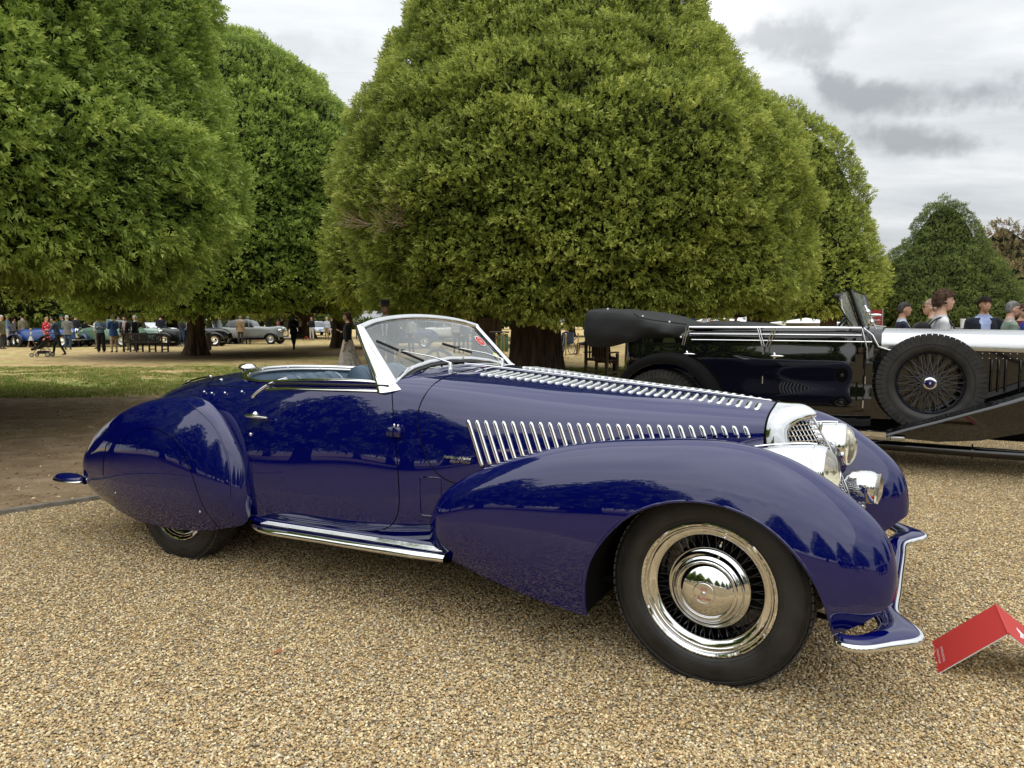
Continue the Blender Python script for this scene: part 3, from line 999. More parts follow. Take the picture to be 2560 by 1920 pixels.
tF = yew('yew_tree', (25.7, 45), [(.9, 4.7), (1.2, 5.1), (2.4, 4.8), (3.6, 4.0), (4.8, 3.1), (6.0, 2.3), (7.2, 1.65), (8.2, 1.0), (8.75, 0)], 210, .17, M['yew_far'], seed=6, arc=180,
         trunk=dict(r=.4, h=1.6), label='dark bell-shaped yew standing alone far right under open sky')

# bare pale twigs where a bough of the central yew has died back
r_ = np.random.default_rng(5)
M['twig'] = principled('bleached_twig', (.40, .30, .20), rough=.9)
for k, (tx, ty, tz) in enumerate(((-3.15, 14.75, 3.35), (-2.45, 14.35, 3.55), (-2.65, 14.45, 3.15), (-2.2, 14.2, 3.25))):
    m = MB(); b0 = np.array([tx + .25, ty + .5, tz - .1]) - np.array([1.0, 18.6, float(gz(18.6))])
    for j in range(9):
        d_ = np.array([-.35, -.62, .18]) * r_.uniform(.6, 1.1) + r_.normal(0, .17, 3)
        p1 = b0 + d_ * .5 + r_.normal(0, .04, 3); p2 = b0 + d_ + r_.normal(0, .05, 3)
        m.tube([b0, p1, p2], [.012, .008, .004], 4)
        for q in range(2): m.tube([p1, p1 + d_ * .3 + r_.normal(0, .10, 3)], [.006, .003], 4)
    m.build('dead_twig', M['twig'], tC)
# ================================================================== BLUE ROADSTER
YAW = 0.5128
CD = np.array([math.cos(YAW), -math.sin(YAW), 0]); CN = np.array([math.sin(YAW), math.cos(YAW), 0])
CO = np.array([1.0498, 3.2461, 0.0])

def wpos(x, y, z=0.0):
    """car-frame point -> world"""
    p = CO + CD * x + CN * y
    return (p[0], p[1], z)

car = empty('roadster', tuple(CO), -YAW,
            label='glossy royal blue open-top vintage roadster with chrome louvres in the foreground', cat='car')

BODY_ST = {
    0.10: [(.20, .45), (.22, .58), (.245, .70), (.258, .80), (.258, .875), (.235, .918), (.165, .950), (.08, .968), (0, .980)],
    -.12: [(.30, .42), (.325, .56), (.35, .69), (.358, .79), (.353, .875), (.322, .924), (.235, .966), (.12, .990), (0, 1.000)],
    -.38: [(.40, .40), (.43, .55), (.448, .68), (.452, .78), (.442, .872), (.405, .930), (.305, .980), (.16, 1.008), (0, 1.020)],
    -.85: [(.54, .36), (.575, .52), (.588, .66), (.582, .78), (.560, .885), (.510, .960), (.385, 1.018), (.20, 1.045), (0, 1.054)],
    -1.33: [(.655, .325), (.683, .48), (.684, .64), (.668, .78), (.645, .90), (.598, .998), (.475, 1.056), (.25, 1.080), (0, 1.088)],
    -1.65: [(.690, .318), (.718, .46), (.719, .61), (.704, .76), (.678, .89), (.635, 1.005), (.52, 1.065), (.28, 1.095), (0, 1.105)],
    -2.05: [(.705, .315), (.738, .45), (.738, .60), (.720, .75), (.690, .88), (.648, .990), (.54, 1.058), (.30, 1.095), (0, 1.105)],
    -2.45: [(.70, .315), (.735, .45), (.735, .60), (.714, .74), (.678, .86), (.632, .955), (.525, 1.022), (.30, 1.060), (0, 1.072)],
    -2.85: [(.65, .33), (.695, .46), (.697, .60), (.675, .72), (.636, .83), (.580, .918), (.465, .984), (.265, 1.026), (0, 1.040)],
    -3.25: [(.55, .34), (.595, .46), (.602, .58), (.582, .69), (.545, .785), (.485, .865), (.37, .932), (.205, .975), (0, .990)],
    -3.62: [(.42, .36), (.465, .45), (.475, .55), (.462, .64), (.432, .72), (.38, .79), (.285, .855), (.155, .900), (0, .916)],
    -3.90: [(.28, .38), (.315, .45), (.325, .52), (.315, .59), (.295, .65), (.257, .705), (.19, .76), (.10, .80), (0, .818)],
    -4.06: [(.14, .42), (.165, .465), (.172, .51), (.167, .555), (.155, .60), (.133, .64), (.098, .675), (.052, .70), (0, .71)],
    -4.12: [(.02, .50), (.025, .52), (.026, .54), (.026, .555), (.025, .57), (.022, .58), (.016, .59), (.008, .595), (0, .597)],
}
C = [[(x, -w, z) for w, z in ws] for x, ws in sorted(BODY_ST.items(), key=lambda t: -t[0])]
body = Surf(C, 420, 70, out=(0, -1, 0), mirror=True)


def body_side(x, z, side=-1):
    """point and normal on the body flank at (x, z)"""
    S = body.section(x); half = S[:len(S) // 2 + 1]
    k = int(np.argmax(half[:, 2] > z)); k = max(k, 1)
    t = (z - half[k - 1, 2]) / (half[k, 2] - half[k - 1, 2] + 1e-9)
    p = half[k - 1] * (1 - t) + half[k] * t
    _, n = body.nearest(p)
    return np.array([p[0], p[1] * -side, p[2]]), n * np.array([1, -side, 1])


def body_top(x, y):
    S = body.section(x); half = S[:len(S) // 2 + 1][len(S) // 8:]
    ya = -abs(y)
    o = np.argsort(half[:, 1])
    z = np.interp(ya, half[o, 1], half[o, 2])
    p = np.array([x, ya, z]); _, n = body.nearest(p)
    sg = 1 if y > 0 else -1
    return np.array([x, y, z]), n * np.array([1, -1 if y > 0 else 1, 1])


# ---- outlines that cut the body
door_pts = [(-1.505, 1.02), (-1.470, .93), (-1.450, .84), (-1.425, .73), (-1.41, .62), (-1.405, .52), (-1.425, .435), (-1.475, .378), (-1.56, .350), (-1.75, .338),
            (-1.95, .335), (-2.12, .340), (-2.215, .365), (-2.275, .42), (-2.30, .50), (-2.315, .60), (-2.355, .68), (-2.385, .78), (-2.385, .87), (-2.365, .935), (-2.32, .985), (-2.28, 1.02)]
DOOR = scurve(door_pts, 140)
DOOR = np.r_[DOOR, [(-2.0, 1.2), (-1.7, 1.2)]]
door_fn2 = sdf_poly(DOOR)
spat_pts = [(-2.52, .10), (-2.53, .235), (-2.555, .33), (-2.575, .42), (-2.61, .52), (-2.665, .605), (-2.735, .675), (-2.83, .722), (-2.94, .745), (-3.05, .742), (-3.16, .708),
            (-3.26, .640), (-3.325, .55), (-3.36, .45), (-3.37, .35), (-3.355, .25), (-3.34, .10)]
SPAT = scurve(spat_pts, 120)
spat_fn2 = sdf_poly(SPAT)
# cockpit opening in plan
ck = [(-1.50, -.595), (-1.80, -.612), (-2.10, -.612), (-2.30, -.600), (-2.45, -.570), (-2.60, -.505), (-2.74, -.40), (-2.86, -.25), (-2.92, -.10), (-2.93, 0)]
ckh = scurve(ck, 60)
COCK = np.r_[ckh, ckh[::-1][1:] * np.array([1, -1])]
cock_fn2 = sdf_poly(COCK)
def F_door(V):  # near flank only
    return np.where(V[:, 1] < 0, door_fn2(V[:, [0, 2]]), -1.)
def F_cock(V):
    return np.where(V[:, 2] > .85, cock_fn2(V[:, :2]), -1.)
Vb, Fb, Nb = body.arrays()
Vb2, Fb2, Nb2 = clip_many(Vb, [tuple(f) for f in Fb], Nb, [(F_cock, -1, 0.0), (F_door, -1, 0.0022)])
body_o = mesh('body', Vb2, Fb2, M['blue'], car, True, None, Nb2)
Vd, Fd, Nd = clip_many(Vb, [tuple(f) for f in Fb], Nb, [(F_cock, -1, 0.0), (F_door, 1, 0.0022)])
door_o = mesh('door', Vd + Nd * .001, Fd, M['blue'], car, True, None, Nd)
# dark inner skin behind the gaps
def coarse(S, k=3):
    T = object.__new__(Surf); T.G = S.G[::k, ::k]; T.NG = S.NG[::k, ::k]; T.flip = S.flip
    return T
Vc, Fc, Nc = coarse(body).arrays()
Vi, Fi, Ni = clip_many(Vc - Nc * .014, [tuple(f) for f in Fc], -Nc, [(F_cock, -1, 0.0)])
mesh('inner_skin', Vi, [f[::-1] for f in Fi], M['dark'], car, True, None, Ni)


def seam(path, name='seam_line', r=.0022, mat=None, lift=.0005, parent=None):
    """a shut line drawn on the flank as a thin sunk dark bead"""
    P = []
    for x, z in path:
        p, n = body_side(x, z)
        P.append(p + n * lift)
    return MB().tube(P, r, 6).build(name, mat or M['dark'], parent or car)


hood_seam = [(-1.33, 1.055, 't', -.47)]
pts = []
for y in np.linspace(.0, -.56, 16):
    p, n = body_top(-1.335 + .02 * (abs(y) / .56) ** 2, y); pts.append(p + n * .0003)
for x, z in scurve([(-1.325, .985), (-1.335, .93), (-1.325, .85), (-1.295, .765), (-1.245, .68), (-1.19, .635), (-1.12, .612), (-1.02, .605), (-.92, .60)], 30):
    p, n = body_side(x, z); pts.append(p + n * .0003)
MB().tube(scurve(pts[::2], 60), .0026, 6).build('hood_seam', M['dark'], car)
# small access hatch ahead of the door
HX0, HX1, HZ0, HZ1 = -1.300, -1.197, .455, .634
hb = [(-1.205, .60), (-1.205, .43), (-1.19, .412), (-1.12, .405), (-1.105, .42), (-1.10, .60), (-1.115, .62), (-1.19, .622)]
hb = [(-1.245, .605), (-1.247, .42), (-1.235, .400), (-1.150, .397), (-1.135, .415), (-1.130, .60), (-1.145, .62), (-1.228, .622)]
def rrect(x0, x1, z0, z1, r, n=5):
    P = []
    for cx, cz, a0 in ((x1 - r, z1 - r, 0), (x0 + r, z1 - r, 90), (x0 + r, z0 + r, 180), (x1 - r, z0 + r, 270)):
        P += [(cx + r * math.cos(rad(a0 + 90 * k / n)), cz + r * math.sin(rad(a0 + 90 * k / n))) for k in range(n + 1)]
    Q = []
    for a, b_ in zip(P, P[1:] + P[:1]):
        d = math.hypot(a[0] - b_[0], a[1] - b_[1]); k = max(1, int(d / .02))
        Q += [(a[0] + (b_[0] - a[0]) * i / k, a[1] + (b_[1] - a[1]) * i / k) for i in range(k)]
    return Q
HB = rrect(HX0, HX1, HZ0, HZ1, .016)
pp = []
for x, z in HB:
    p, n = body_side(x, z); pp.append(p + n * .001)
MB().tube(pp, .003, 6, closed=True).build('access_hatch', M['blue'], car)
pp2 = [p + np.array([0, 0.001, -.004]) for p in pp]
MB().tube(pp2, .0022, 6, closed=True).build('hatch_gap', M['dark'], car)
# bonnet-top flap (rounded rectangle, bright edge)
fl = [(-1.47 + .10, -.16), (-1.26, -.16), (-1.25, -.17), (-1.25, -.29), (-1.26, -.30), (-1.36, -.30), (-1.37, -.29), (-1.375, -.17)]
fl = [(-1.395, -.17), (-1.385, -.155), (-1.275, -.155), (-1.262, -.17), (-1.262, -.30), (-1.275, -.315), (-1.385, -.315), (-1.395, -.30)]
pp = []
for x, y in scurve(fl, 48, closed=True):
    p, n = body_top(x, y); pp.append(p + n * .001)
MB().tube(pp, .0018, 6, closed=True).build('vent_flap', M['satin'], car)
# bonnet hinge strip
pp = [body_top(x, 0)[0] + np.array([0, 0, .002]) for x in np.linspace(-1.5, .08, 60)]
MB().tube(pp, .0045, 8, flat=.7).build('hood_hinge', M['chrome'], car)

# ---- louvres
def louvre(p0, p1, n0, n1, w, h, fwd, skew=0.35):
    """chrome blister from p0 to p1 standing h off the surface, w wide along fwd"""
    k = 16; m = 8; V = []; F = []
    p0 = np.array(p0); p1 = np.array(p1); fwd = np.array(fwd, float)
    for i in range(k + 1):
        t = .5 - .5 * math.cos(math.pi * i / k)
        c = p0 * (1 - t) + p1 * t; n = n0 * (1 - t) + n1 * t; n = n / np.linalg.norm(n)
        L = np.linalg.norm(p1 - p0)
        e = min(t, 1 - t) * L / (w * .62)
        s = math.sqrt(max(0., 1 - (1 - min(1, e)) ** 2))
        for j in range(m + 1):
            a = math.pi * j / m
            cx = -math.cos(a)
            hh = math.sin(a) ** .62
            V.append(c + fwd * (cx * w / 2 * (.10 + .90 * s) + skew * w * .15 * hh) + n * (h * hh * s - .001))
    for i in range(k):
        for j in range(m):
            a = i * (m + 1) + j
            F.append((a, a + 1, a + m + 2, a + m + 1))
    return V, F


for i in range(29):
    x0 = -1.090 + i * .0398
    ztop = .895 + .008 * (x0 + 1.08)
    zb = min(.69 + .165 * (x0 + 1.085), ztop - .05)
    L = ztop - zb
    xs = x0 + L * .42
    pa, na = body_side(x0, ztop); pb, nb_ = body_side(xs, zb)
    if i == 0: NDIR = None
    V, F = louvre(pa, pb, na, nb_, .0245, .0150, (1, 0, 0))
    if np.dot(np.cross(V[1] - V[0], V[9] - V[0]), na) < 0: F = [f[::-1] for f in F]
    mesh('side_louvre', V, F, M['chrome'], car, True)
    V = [v * np.array([1, -1, 1]) for v in V]
    if i % 1 == 0:
        mesh('side_louvre', V, [f[::-1] for f in F], M['chrome'], car, True)
for sgn in (-1, 1):
    for i in range(34):
        x0 = -1.215 + i * .0382
        t = i / 33
        yo = .305 - .135 * t; yi = .125 - .045 * t
        pa, na = body_top(x0, sgn * yi); pb, nb_ = body_top(x0 + .004, sgn * yo)
        V, F = louvre(pa, pb, na, nb_, .0245, .0095, (1, 0, 0))
        if np.dot(np.cross(V[1] - V[0], V[9] - V[0]), na) < 0: F = [f[::-1] for f in F]
        mesh('top_louvre', V, F, M['chrome'], car, True)

# ---- chrome radiator shell and V grille
def prow(z):
    """x of the centre ridge at height z"""
    return np.interp(z, [.30, .42, .50, .61, .74, .83, .915, .935], [.43, .435, .425, .395, .342, .300, .252, .235])
# shell: body nose section (x=.10) sweeps forward to the grille border
sec = [(w, z) for w, z in BODY_ST[0.10]]
edge = np.array([(0.105 + .012 * max(0, (.88 - z)) / .1, -w, z) for w, z in sec])
rim_in = []
gb = [(.115, .40), (.13, .52), (.142, .64), (.148, .74), (.146, .815), (.128, .865), (.09, .895), (.045, .912), (0, .920)]
def grille_x(w, z):
    r = prow(min(z, .93)); return r - w * .95
for w, z in gb:
    rim_in.append((grille_x(w, z) + .004, -w, z))
rim_in = np.array(rim_in)
top_line = []
mids = []
for k in range(9):
    a, b = edge[k], rim_in[k]
    # bulge: keep the roof line straight forward then fold down
    kk = k / 8
    m1 = a * .62 + b * .38; m1[1] *= (1.04 + .02 * kk); m1[2] += .020 * kk ** 2 ; m1[0] += .0
    m2 = a * .25 + b * .75; m2[1] *= 1.09; m2[2] += .030 * kk ** 2; m2[0] += .018
    m3 = b.copy(); m3[1] *= 1.08; m3[2] += .010 * kk ** 2; m3[0] += .012
    mids.append((m1, m2, m3))
Cs = [edge, [m[0] for m in mids], [m[1] for m in mids], [m[2] for m in mids], rim_in, rim_in - np.array([.02, 0, .004])]
shell = Surf(np.array(Cs), 60, 40, out=(0, -1, .3), mirror=True)
V, F, Nn = shell.arrays()
mesh('radiator_shell', V, F, M['chrome'], car, True, None, Nn)
# bead between bonnet and shell
MB().tube(np.r_[shell.G[0]] + np.array([.000, 0, .001]), .004, 8).build('shell_bead', M['dark'], car)
# grille mesh: verticals and horizontals on the two V faces, each face one part
for sgn in (-1, 1):
    g = MB()
    zt = lambda w: np.interp(w, [0, .045, .09, .128, .146], [.922, .914, .897, .868, .82])
    for w in np.arange(.006, .146, .0135):
        zz = np.linspace(.40, zt(w), 14)
        g.tube([(grille_x(w, z), sgn * w, z) for z in zz], .0017, 5)
    for z in np.arange(.41, .92, .021):
        wm = np.interp(z, [.40, .64, .74, .815, .865, .895, .92], [.115, .142, .148, .146, .128, .09, .02])
        g.tube([(grille_x(w, z) + .002, sgn * w, z) for w in np.linspace(0, wm, 5)], .0024, 5)
    g.build('grille_mesh', M['chrome'], car)
g = MB(); zz = np.linspace(.40, .925, 16)
g.tube([(prow(z) + .003, 0, z) for z in zz], .005, 8)
g.build('grille_spine', M['chrome'], car)
# dark core behind the mesh
core = []
for z in np.linspace(.40, .90, 8):
    core.append([(grille_x(w, z) - .03, y, z) for w, y in ((.14, -.13), (.07, -.065), (0, 0), (.07, .065), (.14, .13))])
sC = Surf(core, 20, 9, out=(1, 0, 0)); V, F, Nn = sC.arrays(); mesh('radiator_core', V, F, M['dark'], car)
# small shield emblem on the spine
g = MB(); g.ellipsoid((prow(.885) + .012, 0, .885), (.008, .017, .024)); g.build('nose_emblem', M['chrome'], car)

# ---- front fenders
FF = [
    (-1.235, [(.695, .345), (.700, .38), (.700, .41), (.697, .44), (.690, .46), (.682, .472), (.672, .470), (.66, .45), (.65, .42)]),
    (-1.165, [(.730, .322), (.762, .38), (.772, .44), (.765, .495), (.745, .535), (.715, .560), (.682, .556), (.655, .53), (.635, .48)]),
    (-1.02, [(.762, .290), (.800, .38), (.815, .48), (.805, .57), (.777, .633), (.73, .668), (.675, .664), (.632, .62), (.60, .54)]),
    (-.80, [(.783, .248), (.822, .37), (.837, .50), (.826, .62), (.79, .712), (.73, .762), (.66, .757), (.605, .70), (.565, .60)]),
    (-.55, [(.793, .212), (.832, .36), (.847, .51), (.832, .66), (.787, .772), (.712, .836), (.63, .825), (.56, .75), (.515, .62)]),
    (-.25, [(.798, .190), (.837, .35), (.852, .52), (.836, .69), (.787, .812), (.702, .880), (.61, .868), (.53, .79), (.48, .64)]),
    (0.0, [(.798, .185), (.837, .35), (.852, .53), (.834, .70), (.782, .828), (.692, .895), (.595, .882), (.51, .80), (.45, .64)]),
    (.20, [(.788, .195), (.826, .35), (.841, .52), (.822, .68), (.770, .800), (.682, .868), (.585, .853), (.50, .77), (.44, .63)]),
    (.36, [(.765, .215), (.800, .35), (.815, .50), (.796, .63), (.747, .738), (.665, .798), (.575, .785), (.505, .71), (.45, .60)]),
    (.48, [(.728, .250), (.760, .36), (.772, .47), (.757, .575), (.712, .662), (.645, .712), (.575, .700), (.52, .64), (.48, .555)]),
    (.56, [(.685, .300), (.708, .38), (.718, .46), (.704, .535), (.675, .597), (.632, .632), (.587, .622), (.552, .58), (.53, .52)]),
    (.600, [(.645, .372), (.660, .41), (.667, .45), (.660, .49), (.647, .52), (.626, .540), (.605, .535), (.588, .51), (.577, .48)]),
    (.611, [(.615, .44), (.618, .445), (.620, .45), (.619, .455), (.617, .46), (.614, .463), (.611, .462), (.609, .458), (.607, .45)]),
]
FF = [(x, ws + [(ws[-1][0] - (.012 if x < .5 else .0), max(ws[-1][1] - (.26 if x < .58 else (.09 if x < .605 else .01)), .30))]) for x, ws in FF]
C = [[(x, -w, z) for w, z in ws] for x, ws in FF]
ffs = Surf(C, 300, 90, out=(0, -1, 0))
arch_pts = [(-.435, .05), (-.437, .20), (-.436, .27), (-.425, .36), (-.395, .45), (-.33, .55), (-.24, .635), (-.125, .688), (0, .706), (.125, .690), (.235, .638), (.325, .555), (.388, .455), (.420, .36), (.437, .28), (.452, .20), (.46, .05)]
ARCH = scurve(arch_pts, 140)
arch_fn2 = sdf_poly(ARCH)
def fender_cut(V):
    out = np.abs(V[:, 1]) > .735
    return np.where(out, arch_fn2(V[:, [0, 2]]), -.2)
# lower edge of the fender (skirt) is the surface's own first rail; trim the front below the bumper line
def low_cut(V): return V[:, 2] - np.interp(V[:, 0], [-1.3, -.44, .395, .425, .52, .57, .62], [.0, .0, .0, .298, .345, .385, .42])
arch_edge_pts = {}
for sgn in (-1, 1):
    S = ffs if sgn < 0 else ffs.mirrored()
    V, F, Nn = S.arrays()
    V2, F2, N2 = clip_many(V, [tuple(f) for f in F], Nn, [(fender_cut, -1, 0.0), (low_cut, 1, 0.0)])
    o = mesh('front_fender', V2, F2, M['blue'], car, True, None, N2)
    # rolled lip round the arch
    P = []
    for x, z in ARCH:
        if z < (.195 if x < 0 else .300): continue
        d = ((ffs.G[:, :60, [0, 2]] - np.array([x, z])) ** 2).sum(2); i, j = np.unravel_index(d.argmin(), d.shape)
        P.append((x, (ffs.G[i, j, 1] + .004) * -sgn, z))
    P = np.array(P)
    MB().tube(P, .006, 8).build('arch_lip', M['blue'], o)
    # inner fender liner
    m = MB()
    Vl = []; Fl = []
    A = P[::3]
    for a in A: Vl += [tuple(a), (a[0], a[1] - (-sgn) * -.0 + (.02 if sgn < 0 else -.02), a[2] + .004), (a[0] * 1.0, sgn * .50, a[2] + .02)]
    for i in range(len(A) - 1):
        for q in (0, 1): Fl.append((i * 3 + q, i * 3 + q + 1, i * 3 + 3 + q + 1, i * 3 + 3 + q))
    mesh('fender_liner', Vl, Fl, M['dark'], car, True)
    # inner skin of the fender so the wheel well reads black
    Vc, Fc, Nc = coarse(S).arrays()
    Vk, Fk, Nk = clip_many(Vc - Nc * .012, [tuple(f) for f in Fc], -Nc, [(fender_cut, -1, 0.0), (low_cut, 1, 0.0)])
    mesh('fender_inner', Vk, [f[::-1] for f in Fk], M['dark'], car, True, None, Nk)

# ---- apron between the fenders under the grille
ap = []
for x, zc, ze, w in ((.02, .74, .70, .50), (.16, .70, .66, .50), (.28, .62, .60, .51), (.38, .52, .51, .53), (.45, .41, .41, .54), (.47, .31, .31, .54)):
    ap.append([(x - .05 * abs(y), y, zc + (ze - zc) * (abs(y) / w) ** 2 - .03 * math.sin(math.pi * abs(y) / w)) for y in np.linspace(-w, w, 9)])
sA = Surf(ap, 40, 40, out=(1, 0, 1)); V, F, Nn = sA.arrays(); mesh('front_apron', V, F, M['blue'], car, True, None, Nn)

# ---- rear fenders
RF = [
    (-3.945, [(.600, .395), (.603, .40), (.605, .405), (.604, .41), (.602, .415), (.598, .418), (.594, .417), (.59, .413), (.588, .405)]),
    (-3.925, [(.600, .338), (.628, .365), (.638, .405), (.630, .445), (.612, .470), (.588, .482), (.56, .475), (.535, .45), (.515, .41)]),
    (-3.84, [(.640, .275), (.690, .34), (.708, .42), (.695, .50), (.658, .560), (.605, .590), (.545, .58), (.495, .54), (.46, .48)]),
    (-3.64, [(.690, .232), (.750, .33), (.775, .45), (.758, .57), (.712, .665), (.635, .718), (.555, .708), (.485, .66), (.43, .58)]),
    (-3.36, [(.737, .195), (.803, .32), (.833, .47), (.816, .63), (.766, .752), (.680, .830), (.60, .832), (.54, .79), (.50, .72)]),
    (-3.05, [(.765, .184), (.830, .32), (.860, .48), (.845, .66), (.792, .800), (.705, .892), (.645, .900), (.605, .87), (.575, .80)]),
    (-2.78, [(.775, .200), (.836, .33), (.866, .48), (.850, .66), (.798, .808), (.722, .903), (.672, .912), (.635, .88), (.61, .80)]),
    (-2.58, [(.771, .230), (.828, .34), (.857, .47), (.842, .62), (.800, .752), (.744, .838), (.710, .848), (.68, .82), (.66, .75)]),
    (-2.44, [(.757, .262), (.804, .35), (.830, .45), (.820, .565), (.792, .665), (.760, .725), (.737, .732), (.715, .71), (.70, .65)]),
    (-2.355, [(.738, .305), (.768, .36), (.785, .43), (.780, .50), (.766, .555), (.750, .585), (.737, .588), (.725, .57), (.715, .52)]),
    (-2.33, [(.728, .40), (.735, .415), (.740, .43), (.738, .445), (.735, .455), (.732, .46), (.729, .458), (.726, .45), (.724, .44)]),
]
C = [[(x, -w, z) for w, z in ws] for x, ws in RF]
rfs = Surf(C, 300, 90, out=(0, -1, 0))
def F_spat(V): return np.where(np.abs(V[:, 1]) > .70, spat_fn2(V[:, [0, 2]]), -1.)
for sgn in (-1, 1):
    S = rfs if sgn < 0 else rfs.mirrored()
    V, F, Nn = S.arrays()
    V2, F2, N2 = clip_many(V, [tuple(f) for f in F], Nn, [(F_spat, -1, .0018)])
    o = mesh('rear_fender', V2, F2, M['blue'], car, True, None, N2)
    V3, F3, N3 = clip_many(V, [tuple(f) for f in F], Nn, [(F_spat, 1, .0018)])
    sp = mesh('wheel_spat', V3 + N3 * .0012, F3, M['blue'], car, True, None, N3)
    Vc, Fc, Nc = coarse(S).arrays()
    mesh('fender_inner', Vc - Nc * .012, Fc[:, ::-1], M['dark'], car, True, None, -Nc)
    if sgn < 0:
        for x, z in ((-3.345, .345), (-2.605, .335)):
            p, n = rfs.nearest((x, -.83, z), (1, .1, 1))
            m = MB(); m.ellipsoid(p + n * .002, (.007, .004, .007), 10, 6); m.build('spat_screw', M['chrome'], sp)
        # reflector slot line ahead of tail
        pl = []
        for z in np.linspace(.62, .40, 12):
            p, n = rfs.nearest((-3.43 - .03 * (.62 - z) / .2, -.8, z), (1, .1, 1)); pl.append(p + n * .0005)
        MB().tube(scurve(pl[::3], 12), .0024, 6).build('fender_seam', M['dark'], o)
    # bead where the fender meets the body
    P = []
    for i in range(110, 298, 3):
        P.append(S.G[i, 62] + S.NG[i, 62] * .003)
# raised flange line along the leading edge of the near rear fender
P = []
fp = [(-2.86, .905), (-2.70, .868), (-2.57, .800), (-2.475, .715), (-2.42, .62), (-2.395, .52), (-2.395, .42), (-2.41, .33)]
for x, z in scurve(fp, 50):
    p, n = rfs.nearest((x, -.80, z), (1, .05, 1)); P.append(p + n * .001)
P = scurve(np.array(P)[::7], 60)
MB().tube(P, .004, 8).build('fender_bead', M['blue'], car)

# ---- sills and running boards
for sgn in (-1, 1):
    Cb = []
    for x, w in ((-2.33, .735), (-2.25, .775), (-2.0, .80), (-1.6, .80), (-1.25, .795), (-1.10, .785)):
        zt = .300 + .03 * (x + 2.33) / 1.2
        e = .0 if x > -2.3 else -.0
        Cb.append([(x, sgn * .66, zt + .004), (x, sgn * .705, zt + .006), (x, sgn * (w - .03), zt + .004), (x, sgn * (w + .005), zt - .008), (x, sgn * (w + .010), zt - .022), (x, sgn * (w - .006), zt - .035), (x, sgn * .68, zt - .038)])
    Sb = Surf(Cb, 60, 40, out=(0, sgn, .5)); V, F, Nn = Sb.arrays()
    rb = mesh('running_board', V, F, M['chrome'], car, True, None, Nn)
    for k, w in enumerate((.715, .728, .741, .754)):
        MB().tube([(x, sgn * w, .300 + .03 * (x + 2.33) / 1.2 + .0065) for x in (-2.24, -1.12)], .0022, 6).build('tread_rib', M['chrome'], rb)
    # sill strip below the door
    P = [[(x, sgn * .700, .330 + .015 * (x + 2.3)), (x, sgn * .712, .318 + .015 * (x + 2.3)), (x, sgn * .716, .300 + .02 * (x + 2.3))] for x in np.linspace(-2.36, -1.1, 8)]
    Ss = Surf(P, 30, 8, out=(0, sgn, 0)); V, F, Nn = Ss.arrays(); mesh('sill', V, F, M['blue'], car, True, None, Nn)
# floor pan so daylight does not show through
m = MB(); m.box((-1.75, 0, .30), (3.9, 1.26, .03)); m.box((.05, 0, .33), (.5, .5, .04)); m.build('floor_pan', M['dark'], car)
for sgn in (-1, 1):
    m = MB(); m.box((-1.3, sgn * .36, .25), (3.6, .06, .09)); m.build('frame_rail', M['dark'], car)
m = MB(); m.tube([(0, -.6, .34), (0, .6, .34)], .03, 10); m.tube([(-2.96, -.6, .34), (-2.96, .6, .34)], .04, 10); m.build('axle', M['dark'], car)
m = MB(); m.tube([(-.55, -.40, .25), (-.42, -.52, .25), (-.34, -.60, .245)], .022, 10); m.build('steering_arm', M['satin'], car)

# ---- wheels (built once at the near front, then copied)
def tyre_prof(R, Rr, hw, yc):
    """(r, z) around the section, z measured outward"""
    k = []
    h = R - Rr
    for t, rr, zz in ((0, 0.0, .72), (0, .10, .90), (0, .28, 1.0), (0, .48, .99), (0, .66, .93), (0, .80, .84), (0, .885, .775), (0, .90, .765), (0, .93, .74), (0, .985, .66), (0, 1.0, .50), (0, 1.004, .2)):
        k.append((Rr + h * rr, zz * hw))
    full = k + [(r, -z) for r, z in k[::-1]]
    return [(r, z + yc) for r, z in full]


